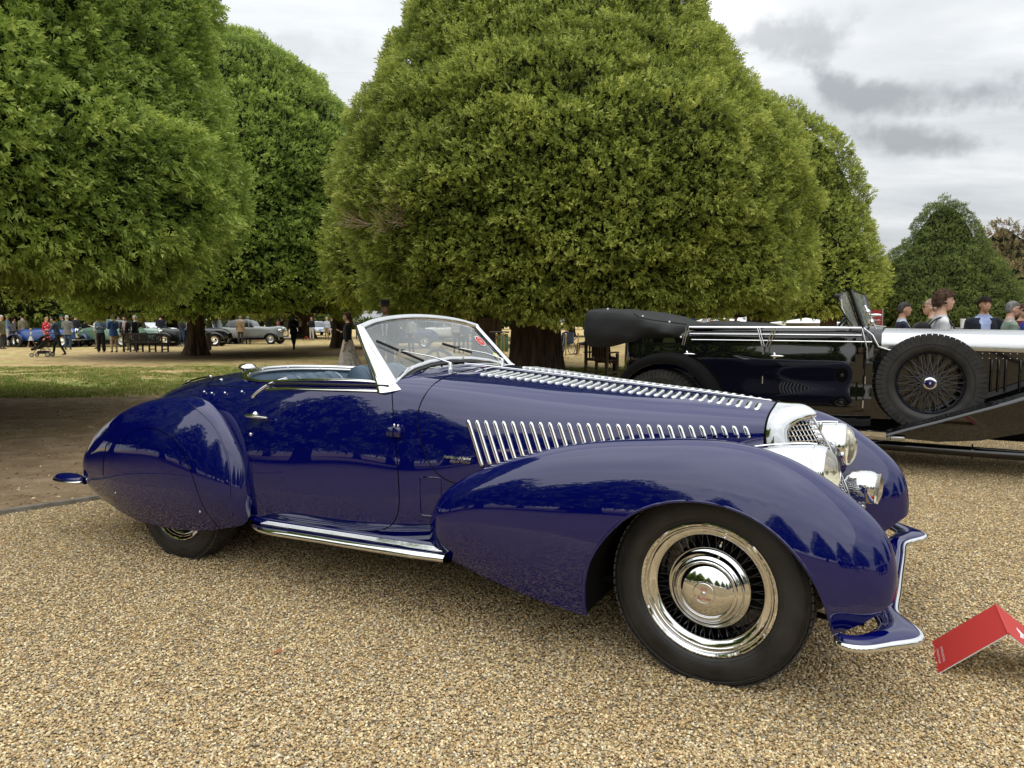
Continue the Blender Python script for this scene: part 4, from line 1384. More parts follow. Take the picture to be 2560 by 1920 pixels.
def build_wheel(parent, loc, side=-1):
    """wheel Empty at hub centre; outward = -Y"""
    w = empty('wheel', loc, 0, car)
    if side > 0: w.rotation_euler = (0, 0, math.pi)
    m = MB(); V, F = lathe_geo(tyre_prof(.362, .244, .079, 0), 96)
    V = V[:, [0, 2, 1]] * np.array([1, -1, 1]); m.add(V, F)
    t = m.build('tyre', M['rubber'], w, angle=60)
    # moulded rings and tread blocks
    m = MB()
    nb = 78
    for i in range(nb):
        a = 2 * math.pi * i / nb
        for y0, sk in ((-.052, .5), (-.0265, -.5), (0, .5), (.0265, -.5), (.052, .5)):
            rr = .3625 if abs(y0) < .04 else .3605
            aa = a + sk * .02
            R = Matrix.Rotation(-aa, 3, 'Y') @ Matrix.Rotation(.5 * (1 if sk > 0 else -1), 3, 'X' if False else 'Z') if False else Matrix.Rotation(-aa, 3, 'Y')
            m.box((rr * math.cos(aa), y0, rr * math.sin(aa)), (.006, .022, .021), rot=R)
    m.build('tread', M['tread'], w, smooth=False).__setitem__('kind', 'stuff')
    for rr, yy in ((.345, -.0655), (.338, -.0695), (.262, -.0735)):
        m = MB(); P = [(rr * math.cos(a), yy, rr * math.sin(a)) for a in np.arange(96) / 96 * 2 * math.pi]
        m.tube(P, .0016, 6, closed=True); m.build('moulded_ring', M['rubber'], w)
    prof = [(.214, .035), (.236, .052), (.246, .060), (.2495, .0655), (.2475, .0705), (.2425, .0715), (.2365, .0685), (.2325, .0625), (.2305, .0605), (.2275, .0605), (.2255, .0575), (.2225, .0525), (.2195, .0505),
            (.2155, .0500), (.2025, .0445), (.1985, .0415), (.1955, .0375), (.1945, .030), (.1945, .0), (.1955, -.045)]
    V, F = lathe_geo(prof, 96); V = V[:, [0, 2, 1]] * np.array([1, -1, 1])
    m = MB(); m.add(V, F); m.build('rim', M['chrome'], w, angle=25)
    # well of the rim (inside, black)
    prof = [(.1945, -.046), (.1945, -.05), (.215, -.07), (.16, -.075)]
    V, F = lathe_geo(prof, 64); V = V[:, [0, 2, 1]] * np.array([1, -1, 1])
    m = MB(); m.add(V, F); m.build('rim_well', M['blackspoke'], w, angle=25)
    m = MB(); V, F = lathe_geo([(0, -.030), (.150, -.030), (.155, -.045), (.155, -.09)], 48); V = V[:, [0, 2, 1]] * np.array([1, -1, 1]); m.add(V, F); m.build('brake_drum', M['dark'], w)
    # hub cone
    m = MB(); V, F = lathe_geo([(.075, -.03), (.075, .02), (.055, .045)], 32); V = V[:, [0, 2, 1]] * np.array([1, -1, 1]); m.add(V, F); m.build('hub', M['blackspoke'], w)
    sp = MB(); sp.tube([(0, 0, 0), (0, 0, 1)], .0021, 5, caps=False)
    base = sp.build('spoke_tmp', M['blackspoke'], None)
    me = base.data; me.name = 'spoke'; bpy.data.objects.remove(base)
    ns = 36
    for lay, (r0, y0, r1, y1, tw) in enumerate(((.070, .030, .193, .012, .34), (.070, .030, .193, .020, -.34))):
        for i in range(ns):
            a = 2 * math.pi * (i + .5 * lay) / ns
            p = Vector((r0 * math.cos(a + tw), -y0, r0 * math.sin(a + tw))); q = Vector((r1 * math.cos(a), -y1, r1 * math.sin(a)))
            o = bpy.data.objects.new('spoke', me); link(o, w); o.location = p
            o.rotation_euler = (q - p).to_track_quat('Z', 'Y').to_euler(); o.scale = (1, 1, (q - p).length)
    prof = [(.120, .010), (.146, .022), (.1515, .030), (.1525, .036), (.1495, .042), (.1425, .046), (.136, .050), (.131, .0545), (.127, .0600), (.1235, .0640), (.1185, .0665), (.1135, .0690), (.1105, .0735), (.107, .0770),
            (.1035, .0775), (.1015, .0745), (.094, .0835), (.080, .0935), (.062, .1015), (.045, .1060), (.040, .1068), (.0385, .1095), (.0365, .1105), (.034, .1100), (.0335, .1085), (.015, .1105), (.009, .1108), (.0085, .1130), (.006, .1150), (0, .1158)]
    V, F = lathe_geo(prof, 96); V = V[:, [0, 2, 1]] * np.array([1, -1, 1])
    m = MB(); m.add(V, F); hc = m.build('hubcap', M['chrome'], w, angle=50)
    for txt, zo, sz in (('Alfa', .013, .017), ('Romeo', -.022, .017)):
        c = bpy.data.curves.new('lettering', 'FONT'); c.body = txt; c.size = sz; c.align_x = 'CENTER'; c.shear = .35; c.extrude = .0004
        c.materials.append(M['badge_red'])
        o = bpy.data.objects.new('hubcap_lettering', c); link(o, hc); o.rotation_euler = (rad(90), 0, 0); o.location = (0, -.1112, zo - .001)
    return w


M['badge_red'] = principled('faded_red_enamel', (.45, .12, .10), rough=.4)
wheel = build_wheel(car, (0, -.637, .353))
# valve
m = MB(); m.tube([(.045, -.045, .178), (.045, -.062, .172)], .0045, 8); m.ellipsoid((.045, -.064, .171), (.006, .006, .006), 8, 6); m.build('valve', M['chrome'], wheel)
for loc, side in (((-2.96, -.637, .353), -1), ((0, .637, .353), 1), ((-2.96, .637, .353), 1)):
    c = copy_tree(wheel, car); c.location = loc
    if side > 0: c.rotation_euler = (0, 0, math.pi)

# ---- headlamps
def bullet(prof, name, mat, parent, loc, rot, n=48, angle=50):
    V, F = lathe_geo(prof, n)
    V = V[:, [2, 0, 1]]          # axis -> X
    m = MB(); m.add(V, F)
    o = m.build(name, mat, parent, angle=angle); o.location = loc; o.rotation_euler = rot
    return o
for sgn in (-1, 1):
    hl = empty('headlamp', (0.262, sgn * .352, .752), sgn * rad(1.5), car)
    hl.rotation_euler = (0, rad(-2), sgn * rad(1.5))
    bullet([(0, -.36), (.018, -.345), (.045, -.30), (.068, -.23), (.086, -.15), (.099, -.07), (.1055, -.01), (.107, .03), (.1065, .048)], 'lamp_shell', M['chrome'], hl, (0, 0, 0), (0, 0, 0))
    bullet([(.1065, .048), (.108, .049), (.1085, .052), (.108, .055), (.1065, .056), (.105, .075), (.100, .089), (.096, .093), (.094, .0925)], 'lamp_rim', M['chrome'], hl, (0, 0, 0), (0, 0, 0))
    bullet([(.096, .086), (.085, .105), (.066, .121), (.042, .131), (.02, .135), (0, .136)], 'lamp_lens', M['lens'], hl, (0, 0, 0), (0, 0, 0))
    bullet([(.094, .086), (.07, .05), (.04, .02), (.01, .005), (0, .004)], 'reflector', M['chrome'], hl, (0, 0, 0), (0, 0, 0))
    m = MB(); m.tube(scurve([(-.33, 0, .022), (-.22, 0, .077), (-.08, 0, .103), (.03, 0, .111), (.055, 0, .110)], 24), .006, 8, flat=.6)
    m.build('lamp_crest', M['chrome'], hl)
    m = MB(); m.tube([(0.0, 0, -.10), (.0, -sgn * .02, -.20)], .02, 10); m.build('lamp_stalk', M['chrome'], hl)
# ---- centre driving lamp
dl = empty('driving_lamp', (.44, .135, .620), 0, car); dl.rotation_euler = (0, rad(4), rad(-2))
bullet([(0, -.085), (.012, -.084), (.035, -.072), (.056, -.045), (.067, -.015), (.070, .008), (.0705, .018)], 'lamp_shell', M['chrome'], dl, (0, 0, 0), (0, 0, 0))
bullet([(.0705, .018), (.072, .020), (.0715, .024), (.069, .040), (.062, .052), (.0635, .055)], 'lamp_rim', M['chrome'], dl, (0, 0, 0), (0, 0, 0))
bullet([(.0635, .053), (.067, .068), (.060, .070), (.03, .078), (0, .08)], 'lamp_lens', M['lens'], dl, (0, 0, 0), (0, 0, 0))
m = MB(); m.tube([(.0, 0, -.065), (-.01, 0, -.15)], .012, 10); m.ellipsoid((-.045, -.045, .035), (.012, .006, .012)); m.ellipsoid((.01, -.01, -.085), (.012, .012, .016)); m.build('lamp_stalk', M['chrome'], dl)

# ---- bumpers: two blades with a set-back middle
def bumper_front():
    pl = [(.455, -.835), (.475, -.86), (.52, -.845), (.585, -.76), (.640, -.70), (.685, -.655), (.690, -.630), (.665, -.585), (.585, -.44), (.53, -.36), (.515, -.30), (.515, 0)]
    outer = scurve(pl, 80)
    return outer
m = MB()
ou = np.array([(.452, -.800), (.455, -.825), (.475, -.845), (.515, -.843), (.575, -.795), (.635, -.735), (.668, -.700), (.684, -.660), (.678, -.618), (.648, -.560), (.612, -.490), (.602, -.42), (.602, -.30), (.602, 0)])
inn = np.array([(.440, -.800), (.440, -.800), (.450, -.795), (.475, -.790), (.505, -.765), (.540, -.712), (.560, -.665), (.565, -.630), (.560, -.590), (.548, -.545), (.538, -.490), (.532, -.42), (.530, -.30), (.530, 0)])
for sgn in (1, -1):
    pass
def full(P):
    Q = P[::-1].copy()[1:]; Q[:, 1] *= -1
    return np.r_[P, Q]
ouf = scurve(full(ou), 160); inf = scurve(full(inn), 160)
zt = lambda y: .335
rows = []
for k, (h0, hz) in enumerate(((0, .0), (.25, .012), (.5, .016), (.8, .012), (.97, .003), (1.0, -.006))):
    rows.append([(inf[i] * (1 - h0) + ouf[i] * h0).tolist() + [.312 + hz] for i in range(160)])
S = Surf(np.swapaxes(np.array(rows), 0, 1), 160, 20, out=(0, 0, 1)); V, F, Nn = S.arrays(); bmp = mesh('front_bumper', V, F, M['blue'], car, True, None, Nn)
m = MB(); m.tube(np.c_[ouf, np.full(160, .302)], .0135, 10, flat=1.0, up=(0, 0, 1)); m.build('bumper_edge', M['chrome'], bmp)
m = MB(); m.tube(np.c_[inf, np.full(160, .304)], .009, 8); m.build('bumper_back_edge', M['blue'], bmp)
V = np.r_[np.c_[ouf, np.full(160, .293)], np.c_[inf, np.full(160, .296)]]
mesh('bumper_underside', V, [(i, i + 1, 161 + i, 160 + i) for i in range(159)], M['dark'], bmp)
for sgn in (-1, 1):
    m = MB(); m.tube([(.50, sgn * .70, .335), (.50, sgn * .69, .40)], .016, 8, flat=.6); m.tube([(.40, sgn * .35, .30), (.50, sgn * .35, .305)], .02, 8); m.build('bumper_iron', M['dark'], car)
    m = MB(); m.ellipsoid((.40, sgn * .52, .335), (.10, .075, .055), 20, 12); m.build('brake_scoop', M['chrome'], car)
# rear bumper: small blade tips
for sgn in (-1, 1):
    rb = empty('rear_bumper', (-4.02, sgn * .69, .335), 0, car)
    m = MB(); m.ellipsoid((0, 0, .008), (.135, .06, .028), 24, 12); m.build('bumper_blade', M['blue'], rb)
    m = MB(); P = [(.135 * math.cos(a), .062 * math.sin(a), -.006) for a in np.arange(48) / 48 * 2 * math.pi]; m.tube(P, .0085, 8, closed=True); m.build('bumper_edge', M['chrome'], rb)
    m = MB(); m.tube([(.02, 0, 0), (.14, -sgn * .02, .0)], .024, 10); m.build('bumper_arm', M['blue'], rb)

# ---- windscreen
def wsx(z): return -1.515 - (z - 1.03) * .94
top = scurve([(wsx(1.292), -.525, 1.292), (wsx(1.318), -.40, 1.318), (wsx(1.338), -.22, 1.338), (wsx(1.346), 0, 1.346), (wsx(1.338), .22, 1.338), (wsx(1.318), .40, 1.318), (wsx(1.292), .525, 1.292)], 60)
botp = []
for y in np.linspace(-.575, .575, 41):
    z = np.interp(abs(y), [0, .2, .35, .45, .52, .575], [1.118, 1.110, 1.092, 1.070, 1.048, 1.028])
    botp.append((wsx(z), y, z))
botp = scurve(botp, 60)
m = MB(); m.tube(top, .0145, 10, flat=1.4); m.build('screen_top_rail', M['chrome'], car)
m = MB(); m.tube(botp, .011, 10, flat=1.6); m.build('screen_base_rail', M['chrome'], car)
lo = [p - np.array([.012, 0, .016]) for p in botp]
m = MB(); m.tube([p + np.array([.015, 0, -.014]) for p in botp], .008, 8); m.build('screen_gasket', M['blackplastic'], car)
glass = []
for t in np.linspace(0, 1, 6):
    glass.append((np.array(top) * t + np.array(botp) * (1 - t)).tolist())
S = Surf(np.array(glass)[:, ::4], 12, 40, out=(1, 0, 0)); V, F, Nn = S.arrays(); mesh('windscreen_glass', V, F, M['glass'], car, True, None, Nn)
for sgn in (-1, 1):
    # pillar: front face bar
    a = np.array([wsx(1.292), sgn * .525, 1.292]); b = np.array([wsx(1.028), sgn * .578, 1.028])
    m = MB(); m.tube([a, a * .5 + b * .5, b], [.016, .016, .017], 10, flat=1.0); m.build('screen_pillar', M['chrome'], car)
    # flared flank: triangle widening to the base
    A = a + np.array([-.010, sgn * .012, .010])
    tri = [
        [A + np.array([-.012, 0, 0]), A + np.array([.0, sgn * .004, .002]), A + np.array([.014, -sgn * .004, .004])],
        [(-1.735, sgn * .545, 1.21), (-1.715, sgn * .562, 1.205), (-1.690, sgn * .553, 1.215)],
        [(-1.675, sgn * .565, 1.11), (-1.64, sgn * .592, 1.105), (-1.595, sgn * .578, 1.115)],
        [(-1.635, sgn * .585, 1.045), (-1.585, sgn * .618, 1.035), (-1.515, sgn * .592, 1.050)],
        [(-1.610, sgn * .615, 1.000), (-1.545, sgn * .645, .992), (-1.455, sgn * .608, 1.008)],
    ]
    S = Surf(np.array([[list(map(float, q)) for q in r] for r in tri]), 30, 16, out=(0, sgn, 0)); V, F, Nn = S.arrays()
    m = MB(); m.add(V + Nn * .004, F); m.add(V - Nn * .010, [tuple(f[::-1]) for f in F])
    nv = 16; nn = 30
    e = [(i * nv) for i in range(nn)]
    rim = list(range(0, nv)) + [i * nv + nv - 1 for i in range(1, nn)] + [(nn - 1) * nv + j for j in range(nv - 2, -1, -1)] + [i * nv for i in range(nn - 2, 0, -1)]
    q = nn * nv
    m.f += [(rim[i], rim[(i + 1) % len(rim)], rim[(i + 1) % len(rim)] + q, rim[i] + q) for i in range(len(rim))]
    m.build('pillar_flare', M['chrome'], car, angle=40)
    MB().tube([A + np.array([-.016, 0, -.004]), np.array((-1.74, sgn * .545, 1.205)), np.array((-1.68, sgn * .566, 1.11)), np.array((-1.64, sgn * .588, 1.04)), np.array((-1.615, sgn * .617, .995))], .0045, 6).build('pillar_seal', M['blackplastic'], car)
# wipers
def wiper(bx, by, ex, blade0, blade1):
    w = empty('wiper', (0, 0, 0), 0, car)
    base = body_top(bx, by)[0]
    m = MB(); m.lathe([(0, .03), (.008, .028), (.012, .015), (.012, 0), (.016, -.012)], 14, base + np.array([0, 0, .004])); m.build('wiper_spindle', M['chrome'], w)
    c = (np.array(blade0) + np.array(blade1)) / 2
    hub = base + np.array([0, 0, .028])
    m = MB(); m.tube([hub, hub * .6 + c * .4 + np.array([.012, 0, .008]), c + np.array([.008, 0, .002])], [.006, .0035, .002], 8); m.build('wiper_arm', M['chrome'], w)
    m = MB(); m.tube([blade0, c, blade1], .0045, 6, flat=1.6); m.build('wiper_blade', M['blackplastic'], w)
    m = MB(); m.box(c + np.array([.006, 0, .004]), (.012, .03, .012)); m.build('blade_clip', M['chrome'], w)
def wsp(y, z, o=.012): return np.array([wsx(z) + o, y, z + o * .6])
wiper(-1.435, -.235, 0, wsp(-.505, 1.222), wsp(-.255, 1.115))
wiper(-1.435, .285, 0, wsp(.02, 1.195), wsp(.235, 1.140))
# screen stickers
def disc_on_glass(y, z, r, mat, name, o=.003, sx=1.0):
    nrm = np.array([1, 0, .94]); nrm = nrm / np.linalg.norm(nrm)
    up = np.array([-.94, 0, 1.]); up /= np.linalg.norm(up)
    c = np.array([wsx(z), y, z]) + nrm * o
    V = [c] + [c + r * (math.cos(a) * np.array([0, 1, 0]) * sx + math.sin(a) * up) for a in np.arange(32) / 32 * 2 * math.pi]
    F = [(0, 1 + i, 1 + (i + 1) % 32) for i in range(32)]
    return mesh(name, V, F, mat, car, False)
M['sticker_red'] = principled('red_sticker', (.62, .06, .05), rough=.5)
M['sticker_yellow'] = principled('pale_yellow_sticker', (.62, .66, .25), rough=.5)
disc_on_glass(.440, 1.205, .041, M['white'], 'sticker_border')
disc_on_glass(.440, 1.205, .036, M['sticker_red'], 'round_sticker', .004)
disc_on_glass(.487, 1.115, .027, M['sticker_yellow'], 'tax_disc', .004)
disc_on_glass(.487, 1.115, .012, M['white'], 'disc_centre', .0045)
for k, (dy, dz, txt) in enumerate(((0.0, .012, '20'), (.0, -.010, '24'))):
    c = bpy.data.curves.new('sticker_print', 'FONT'); c.body = txt; c.size = .026; c.align_x = 'CENTER'; c.materials.append(M['white'])
    o = bpy.data.objects.new('sticker_print', c); link(o, car)
    o.location = tuple(np.array([wsx(1.205 + dz), .440 + dy, 1.205 + dz]) + np.array([.004, 0, .004]))
    o.rotation_euler = (rad(90) - math.atan(.94), 0, rad(90))

# ---- cockpit trim
opening = []
for x, y in ckh[::-1]:
    p, n = body_top(x, y); opening.append(p)
left = np.array(opening); far = left[::-1] * np.array([1, -1, 1])
ring = np.r_[left[::-1], far[::-1][1:]]
ring = np.r_[left[::-1], (left * np.array([1, -1, 1]))[1:]]
rr_ = scurve(ring[::5], 140)
m = MB(); m.tube(rr_ + np.array([0, 0, .004]), .016, 10, flat=.55, up=(0, 0, 1)); m.build('cockpit_rim', M['chrome'], car)
m = MB(); m.tube(rr_ * np.array([1, .985, 1]) + np.array([.012, 0, -.016]), .013, 8, flat=1.0); m.build('cockpit_inner_bead', M['satin'], car)
for k in range(12, 130, 9):
    p = rr_[k] * np.array([1, .975, 1]) + np.array([.018, 0, -.004]); m = MB(); m.ellipsoid(p, (.006, .006, .006), 8, 6); m.build('hood_stud', M['chrome'], car)
# door-top rail: dark channel and chrome cap
bt = [body_side(x, z) for x, z in ((-1.52, 1.002), (-1.75, .998), (-2.0, .993), (-2.2, .985), (-2.30, .975))]
P = scurve([p + n * .002 for p, n in bt], 40)
m = MB(); m.tube(P, .012, 10, flat=.42, up=(0, -.6, 1)); m.build('belt_moulding', M['chrome'], door_o)
P2 = scurve([p + n * .003 + np.array([0, .006, .022]) for p, n in bt], 40)
m = MB(); m.tube(P2, .0055, 8); m.build('window_channel', M['blackplastic'], door_o)
sw = scurve([(-2.335, -.705, .975), (-2.335, -.675, .992), (-2.30, -.65, 1.022), (-2.235, -.62, 1.045), (-2.215, -.60, 1.052)], 24)
sw = [body_side(x, z)[0] + body_side(x, z)[1] * .004 for x, z in scurve([(-2.385, .93), (-2.36, .955), (-2.32, .985), (-2.27, 1.01), (-2.21, 1.028)], 14)]
m = MB(); m.tube(scurve(sw, 30), .0095, 8); m.build('rear_quarter_moulding', M['chrome'], car)
# inside tub
tub = []
for off, dz in ((0, -.012), (.035, -.06), (.05, -.20), (.06, -.45), (.10, -.68)):
    tub.append([(x + (off if x < -2.6 else 0) * 1.0, y * (1 - off * 1.1), z + dz) for x, y, z in rr_[::7]])
S = Surf(np.array(tub), 24, 80, out=None); V, F, Nn = S.arrays()
ctr = np.array([-2.1, 0, .7])
if ((ctr - V[len(V) // 2]) @ Nn[len(V) // 2]) < 0: Nn = -Nn; F = F[:, ::-1]
mesh('door_lining', V, F, M['leather'], car, True, None, Nn)
m = MB(); m.box((-2.1, 0, .34), (1.6, 1.2, .04)); m.build('cockpit_floor', M['carpet'], car)
m = MB(); m.box((-1.50, 0, .93), (.10, 1.10, .20), bev=.03); m.build('dashboard', M['leather_pipe'], car)
# steering wheel (left-hand side seen through the screen)
m = MB(); a = np.arange(40) / 40 * 2 * math.pi
P = [(-1.83 - .19 * .35 * math.sin(t), .30 + .19 * math.cos(t), .985 + .19 * .9 * math.sin(t)) for t in a]
m.tube(P, .011, 8, closed=True); m.tube([P[0], P[20]], .006, 6); m.tube([P[10], P[30]], .006, 6); m.build('steering_wheel', M['blackplastic'], car)
# rear-view mirror at the screen centre is absent; seats
def seat_back(xc, y0, y1, ztop, depth=.16, h=.42, npl=7, lean=.16):
    w = y1 - y0
    s = empty('seat', (xc, (y0 + y1) / 2, ztop - h), 0, car)
    m = MB()
    V, F = [], []
    ny, na = 48, 14
    for i in range(ny + 1):
        t = i / ny; y = -w / 2 + w * t
        pl = abs(math.sin(math.pi * npl * t)) ** .5
        edge = min(1, min(t, 1 - t) * 9) ** .5
        for j in range(na + 1):
            a = math.pi * (j / na)
            rr = depth / 2 * (.86 + .14 * pl)
            zt_ = h - depth * .55
            if j == 0: x, z = -rr, 0
            elif j == na: x, z = rr, 0
            else:
                x = -rr * math.cos(a); z = zt_ * (.35 + .65 * edge) + rr * 1.15 * math.sin(a) * edge
            V.append((x * edge - lean * z, y, z)); 
    for i in range(ny):
        for j in range(na):
            q = i * (na + 1) + j
            F.append((q, q + 1, q + na + 2, q + na + 1))
    mesh('seat_back', V, F, M['leather'], s, True)
    for k in range(1, npl):
        t = k / npl; y = -w / 2 + w * t
        P = []
        for j in range(1, na):
            a = math.pi * j / na; rr = depth / 2 * .87
            z = (h - depth * .55) + rr * 1.15 * math.sin(a)
            P.append((-rr * math.cos(a) - lean * z, y, z + .002))
        MB().tube(P, .004, 6).build('piping', M['leather_pipe'] if k % 2 else M['stitch'], s)
    return s
seat_back(-2.27, -.56, -.03, 1.035, npl=7, depth=.19)
seat_back(-2.27, .03, .56, 1.055, npl=7, depth=.19)
for sgn in (-1, 1):
    m = MB(); m.box((-2.0, sgn * .30, .58), (.50, .50, .16), bev=.05); m.build('seat_cushion', M['leather'], car)

# ---- door furniture
def on_side(x, z, off=0.):
    p, n = body_side(x, z); return p + n * off, n
p, n = on_side(-2.33, .845)
hd = empty('door_handle', tuple(p), 0, door_o)
m = MB(); m.tube([(-.026, -.036, 0), (0, -.040, .001), (.06, -.040, .0), (.128, -.036, -.002)], [.010, .015, .012, .008], 12, flat=.8)
m.lathe([(.017, 0), (.0150, .01), (.009, .014), (.008, .036)], 18, (0, 0, 0), 'Y')
m.v[-1] = m.v[-1] * np.array([1, -1, 1.2]); m.build('handle_bar', M['chrome'], hd)
p, n = on_side(-2.335, .748, .004)
m = MB(); m.ellipsoid(p, (.010, .007, .010), 12, 8); m.build('door_lock', M['chrome'], door_o)
# front door hinge: blue block with two chrome pins
p, n = on_side(-1.445, .83)
hg = empty('door_hinge', tuple(p), 0, car)
m = MB(); m.box((-.022, -.008, -.008), (.036, .018, .042), bev=.005); m.box((.024, -.010, -.006), (.040, .022, .046), bev=.006); m.box((.0, -.014, -.006), (.008, .018, .050), bev=.003); m.build('hinge_leaf', M['blue'], hg)
m = MB(); m.ellipsoid((.010, -.014, .022), (.006, .006, .011), 10, 8); m.ellipsoid((.028, -.010, .022), (.005, .005, .008), 8, 6); m.build('hinge_cap', M['chrome'], hg)
# rear deck studs, filler cap, lid handle
for x, z in ((-2.87, .925), (-2.77, .925), (-2.64, .935), (-2.49, .950)):
    p, n = on_side(x, z, .006); m = MB(); m.ellipsoid(p, (.007, .007, .007), 8, 6); m.build('hood_stud', M['chrome'], car)
p, n = body_top(-2.90, -.43); m = MB(); m.ellipsoid(p + n * .003, (.012, .012, .005), 12, 6); m.build('deck_button', M['chrome'], car)
pc, n = body_top(-3.22, .04)
fc = empty('filler_cap', tuple(pc), 0, car)
m = MB(); m.lathe([(0.03, -.01), (.032, .018), (.034, .020)], 32); m.build('filler_neck', M['chrome'], fc)
m = MB(); m.lathe([(.052, .018), (.058, .022), (.058, .030), (.050, .044), (.034, .052), (.012, .055), (0, .0555)], 32); m.box((-.062, 0, .026), (.03, .02, .012), bev=.004); m.build('cap_lid', M['chrome'], fc)
for yo in (-.03,):
    P = [body_top(x, yo)[0] + np.array([0, 0, .012 + .014 * math.sin(math.pi * (x + 3.86) / .36)]) for x in np.linspace(-3.86, -3.50, 14)]
    m = MB(); m.tube(P, .009, 8, flat=.6); m.build('deck_strap', M['blackplastic'], car)
    for q in (P[5], P[-1]):
        m = MB(); m.ellipsoid(q + np.array([0, 0, .003]), (.018, .010, .009), 10, 6); m.build('strap_end', M['chrome'], car)
# near deck panel line
pts = []
for x, y in scurve([(-3.05, -.36), (-2.99, -.46), (-2.85, -.52), (-2.65, -.575), (-2.48, -.605), (-2.38, -.61)], 30):
    p, n = body_top(x, y); pts.append(p + n * .0005)
MB().tube(pts, .002, 6).build('deck_seam', M['dark'], car)
# script badge ahead of the side louvres
bd = empty('script_badge', (0, 0, 0), 0, car)
for txt, x, z, sz in (('Stabilimenti Farina', -1.125, .722, .0155), ('fece in Torino', -1.110, .705, .0145)):
    p, n = body_side(x, z)
    c = bpy.data.curves.new('badge_script', 'FONT'); c.body = txt; c.size = sz * 1.15; c.align_x = 'CENTER'; c.shear = .45; c.extrude = .0015; c.offset = .0004; c.materials.append(M['chrome'])
    o = bpy.data.objects.new('badge_script', c); link(o, bd)
    o.location = tuple(p + n * .003)
    ny = Vector(n); X = Vector((1, 0, 0)); X = (X - ny * X.dot(ny)).normalized(); Y = ny.cross(X)
    o.rotation_euler = Matrix((X, Y, ny)).transposed().to_euler()
# ================================================================== BLACK TOURER (same heading, 3.9 m beyond the roadster's axis)
YB = 3.93
bo = wpos(.67 + .85, YB + .86)
tour = empty('tourer', (bo[0], bo[1], 0.0), -YAW,
             label='large black vintage open tourer with polished bonnet, folded hood and side-mounted spare wheel', cat='car')
# local frame of the tourer: x along, y away, origin mid-width below the spare wheel + .85
def bl(x, y, z): return (x - 1.52, y - (YB + .86), z)     # roadster-frame coordinates -> tourer local
def BX(mb, x0, x1, y0, y1, z0, z1, bev=0): return mb.box(((x0 + x1) / 2 - 1.52, (y0 + y1) / 2 - (YB + .86), (z0 + z1) / 2), (x1 - x0, y1 - y0, z1 - z0), bev=bev)
W0, W1 = YB + .02, YB + 1.55        # body flanks
ym = (W0 + W1) / 2
# body tub as a loft: sections (x) of half-section (offset from the flank, z)
def tub_sec(x, zb, zt, w, tum=.03):
    h = w / 2
    pts = [(h - .02, zb), (h, zb + .06), (h + .005, zb + (zt - zb) * .45), (h, zt - .22), (h - .012, zt - .12), (h - tum, zt - .02), (h - tum - .035, zt), (h * .55, zt + .005), (0, zt + .005)]
    return [(x - 1.52, -a, z) for a, z in pts]
C = [tub_sec(-2.17, .60, 1.12, 1.0), tub_sec(-2.14, .50, 1.20, 1.30), tub_sec(-2.06, .45, 1.225, 1.45), tub_sec(-1.85, .42, 1.235, 1.51), tub_sec(-1.45, .40, 1.245, 1.53), tub_sec(-.8, .38, 1.25, 1.54), tub_sec(-.2, .38, 1.252, 1.53), tub_sec(.10, .38, 1.254, 1.50), tub_sec(.22, .38, 1.25, 1.45)]
tb_ = Surf(C, 120, 40, out=(0, -1, 0), mirror=True)
def off(S): S.G = S.G + np.array([0, ym - (YB + .86), 0]); return S
off(tb_)
V, F, Nn = tb_.arrays()
cut = lambda V: np.where(V[:, 2] > 1.2, sdf_poly([(-2.0 - 1.52, -.62 + ym - YB - .86), (.05 - 1.52, -.66 + ym - YB - .86), (.05 - 1.52, .66 + ym - YB - .86), (-2.0 - 1.52, .62 + ym - YB - .86)])(V[:, :2]), -1.)
V2, F2, N2 = clip_many(V, [tuple(f) for f in F], Nn, [(cut, -1, 0.)])
mesh('body', V2, F2, M['black_paint'], tour, True, None, N2)
m = MB(); BX(m, -1.98, .15, W0 + .1, W1 - .1, .55, 1.12); m.build('interior', M['dark'], tour)
ys = W0 - .012      # just proud of the flank
def strip(name, pts, r, mat, flat=1., parent=None, n=8):
    return MB().tube([bl(*p) for p in pts], r, n, flat=flat).build(name, mat, parent or tour)
# polished belt rails
for z, x0, x1, r in ((1.262, -1.43, .12, .016), (1.198, -1.42, .125, .008), (1.140, -1.40, .21, .009)):
    strip('belt_rail', [(x0, W0 + (.015 if z > 1.25 else -.003), z), ((x0 + x1) / 2, W0 + (.012 if z > 1.25 else -.004), z + .001), (x1, W0 + (.02 if z > 1.25 else -.003), z)], r, M['chrome'], .8)
# doors: shut lines, sloped chrome posts, handles, hinges
def panel_line(pts): return strip('shut_line', [(a, ys + .010, c) for a, c in pts], .003, M['dark'], n=5)
panel_line([(-1.47, 1.08), (-1.485, .95), (-1.49, .85)]); panel_line([(-.735, 1.24), (-.70, 1.09), (-.70, .45)])
panel_line([(-.66, 1.09), (-.665, .45)]); panel_line([(.165, 1.05), (.155, .52), (-.60, .50)])
for a, bq in (((-1.43, 1.262), (-1.475, 1.085)), ((-1.455, 1.262), (-1.495, 1.085)), ((-.775, 1.262), (-.725, 1.085)), ((-.755, 1.262), (-.705, 1.085)), ((-.60, 1.262), (-.665, 1.08)), ((-.625, 1.262), (-.69, 1.08)), ((.125, 1.258), (.175, 1.07))):
    strip('door_post', [(a[0], ys + .008, a[1]), ((a[0] + bq[0]) / 2, ys - .002, (a[1] + bq[1]) / 2), (bq[0], ys + .002, bq[1])], .006, M['chrome'])
for x, z in ((-.715, 1.045), (-.715, .77), (-.715, .50), (.175, 1.03), (.165, .80), (.155, .585)):
    m = MB(); P = [bl(x, ys - .004, z - .035), bl(x, ys - .004, z + .035)]; m.tube(P, .010, 8); m.build('door_hinge', M['chrome'], tour)
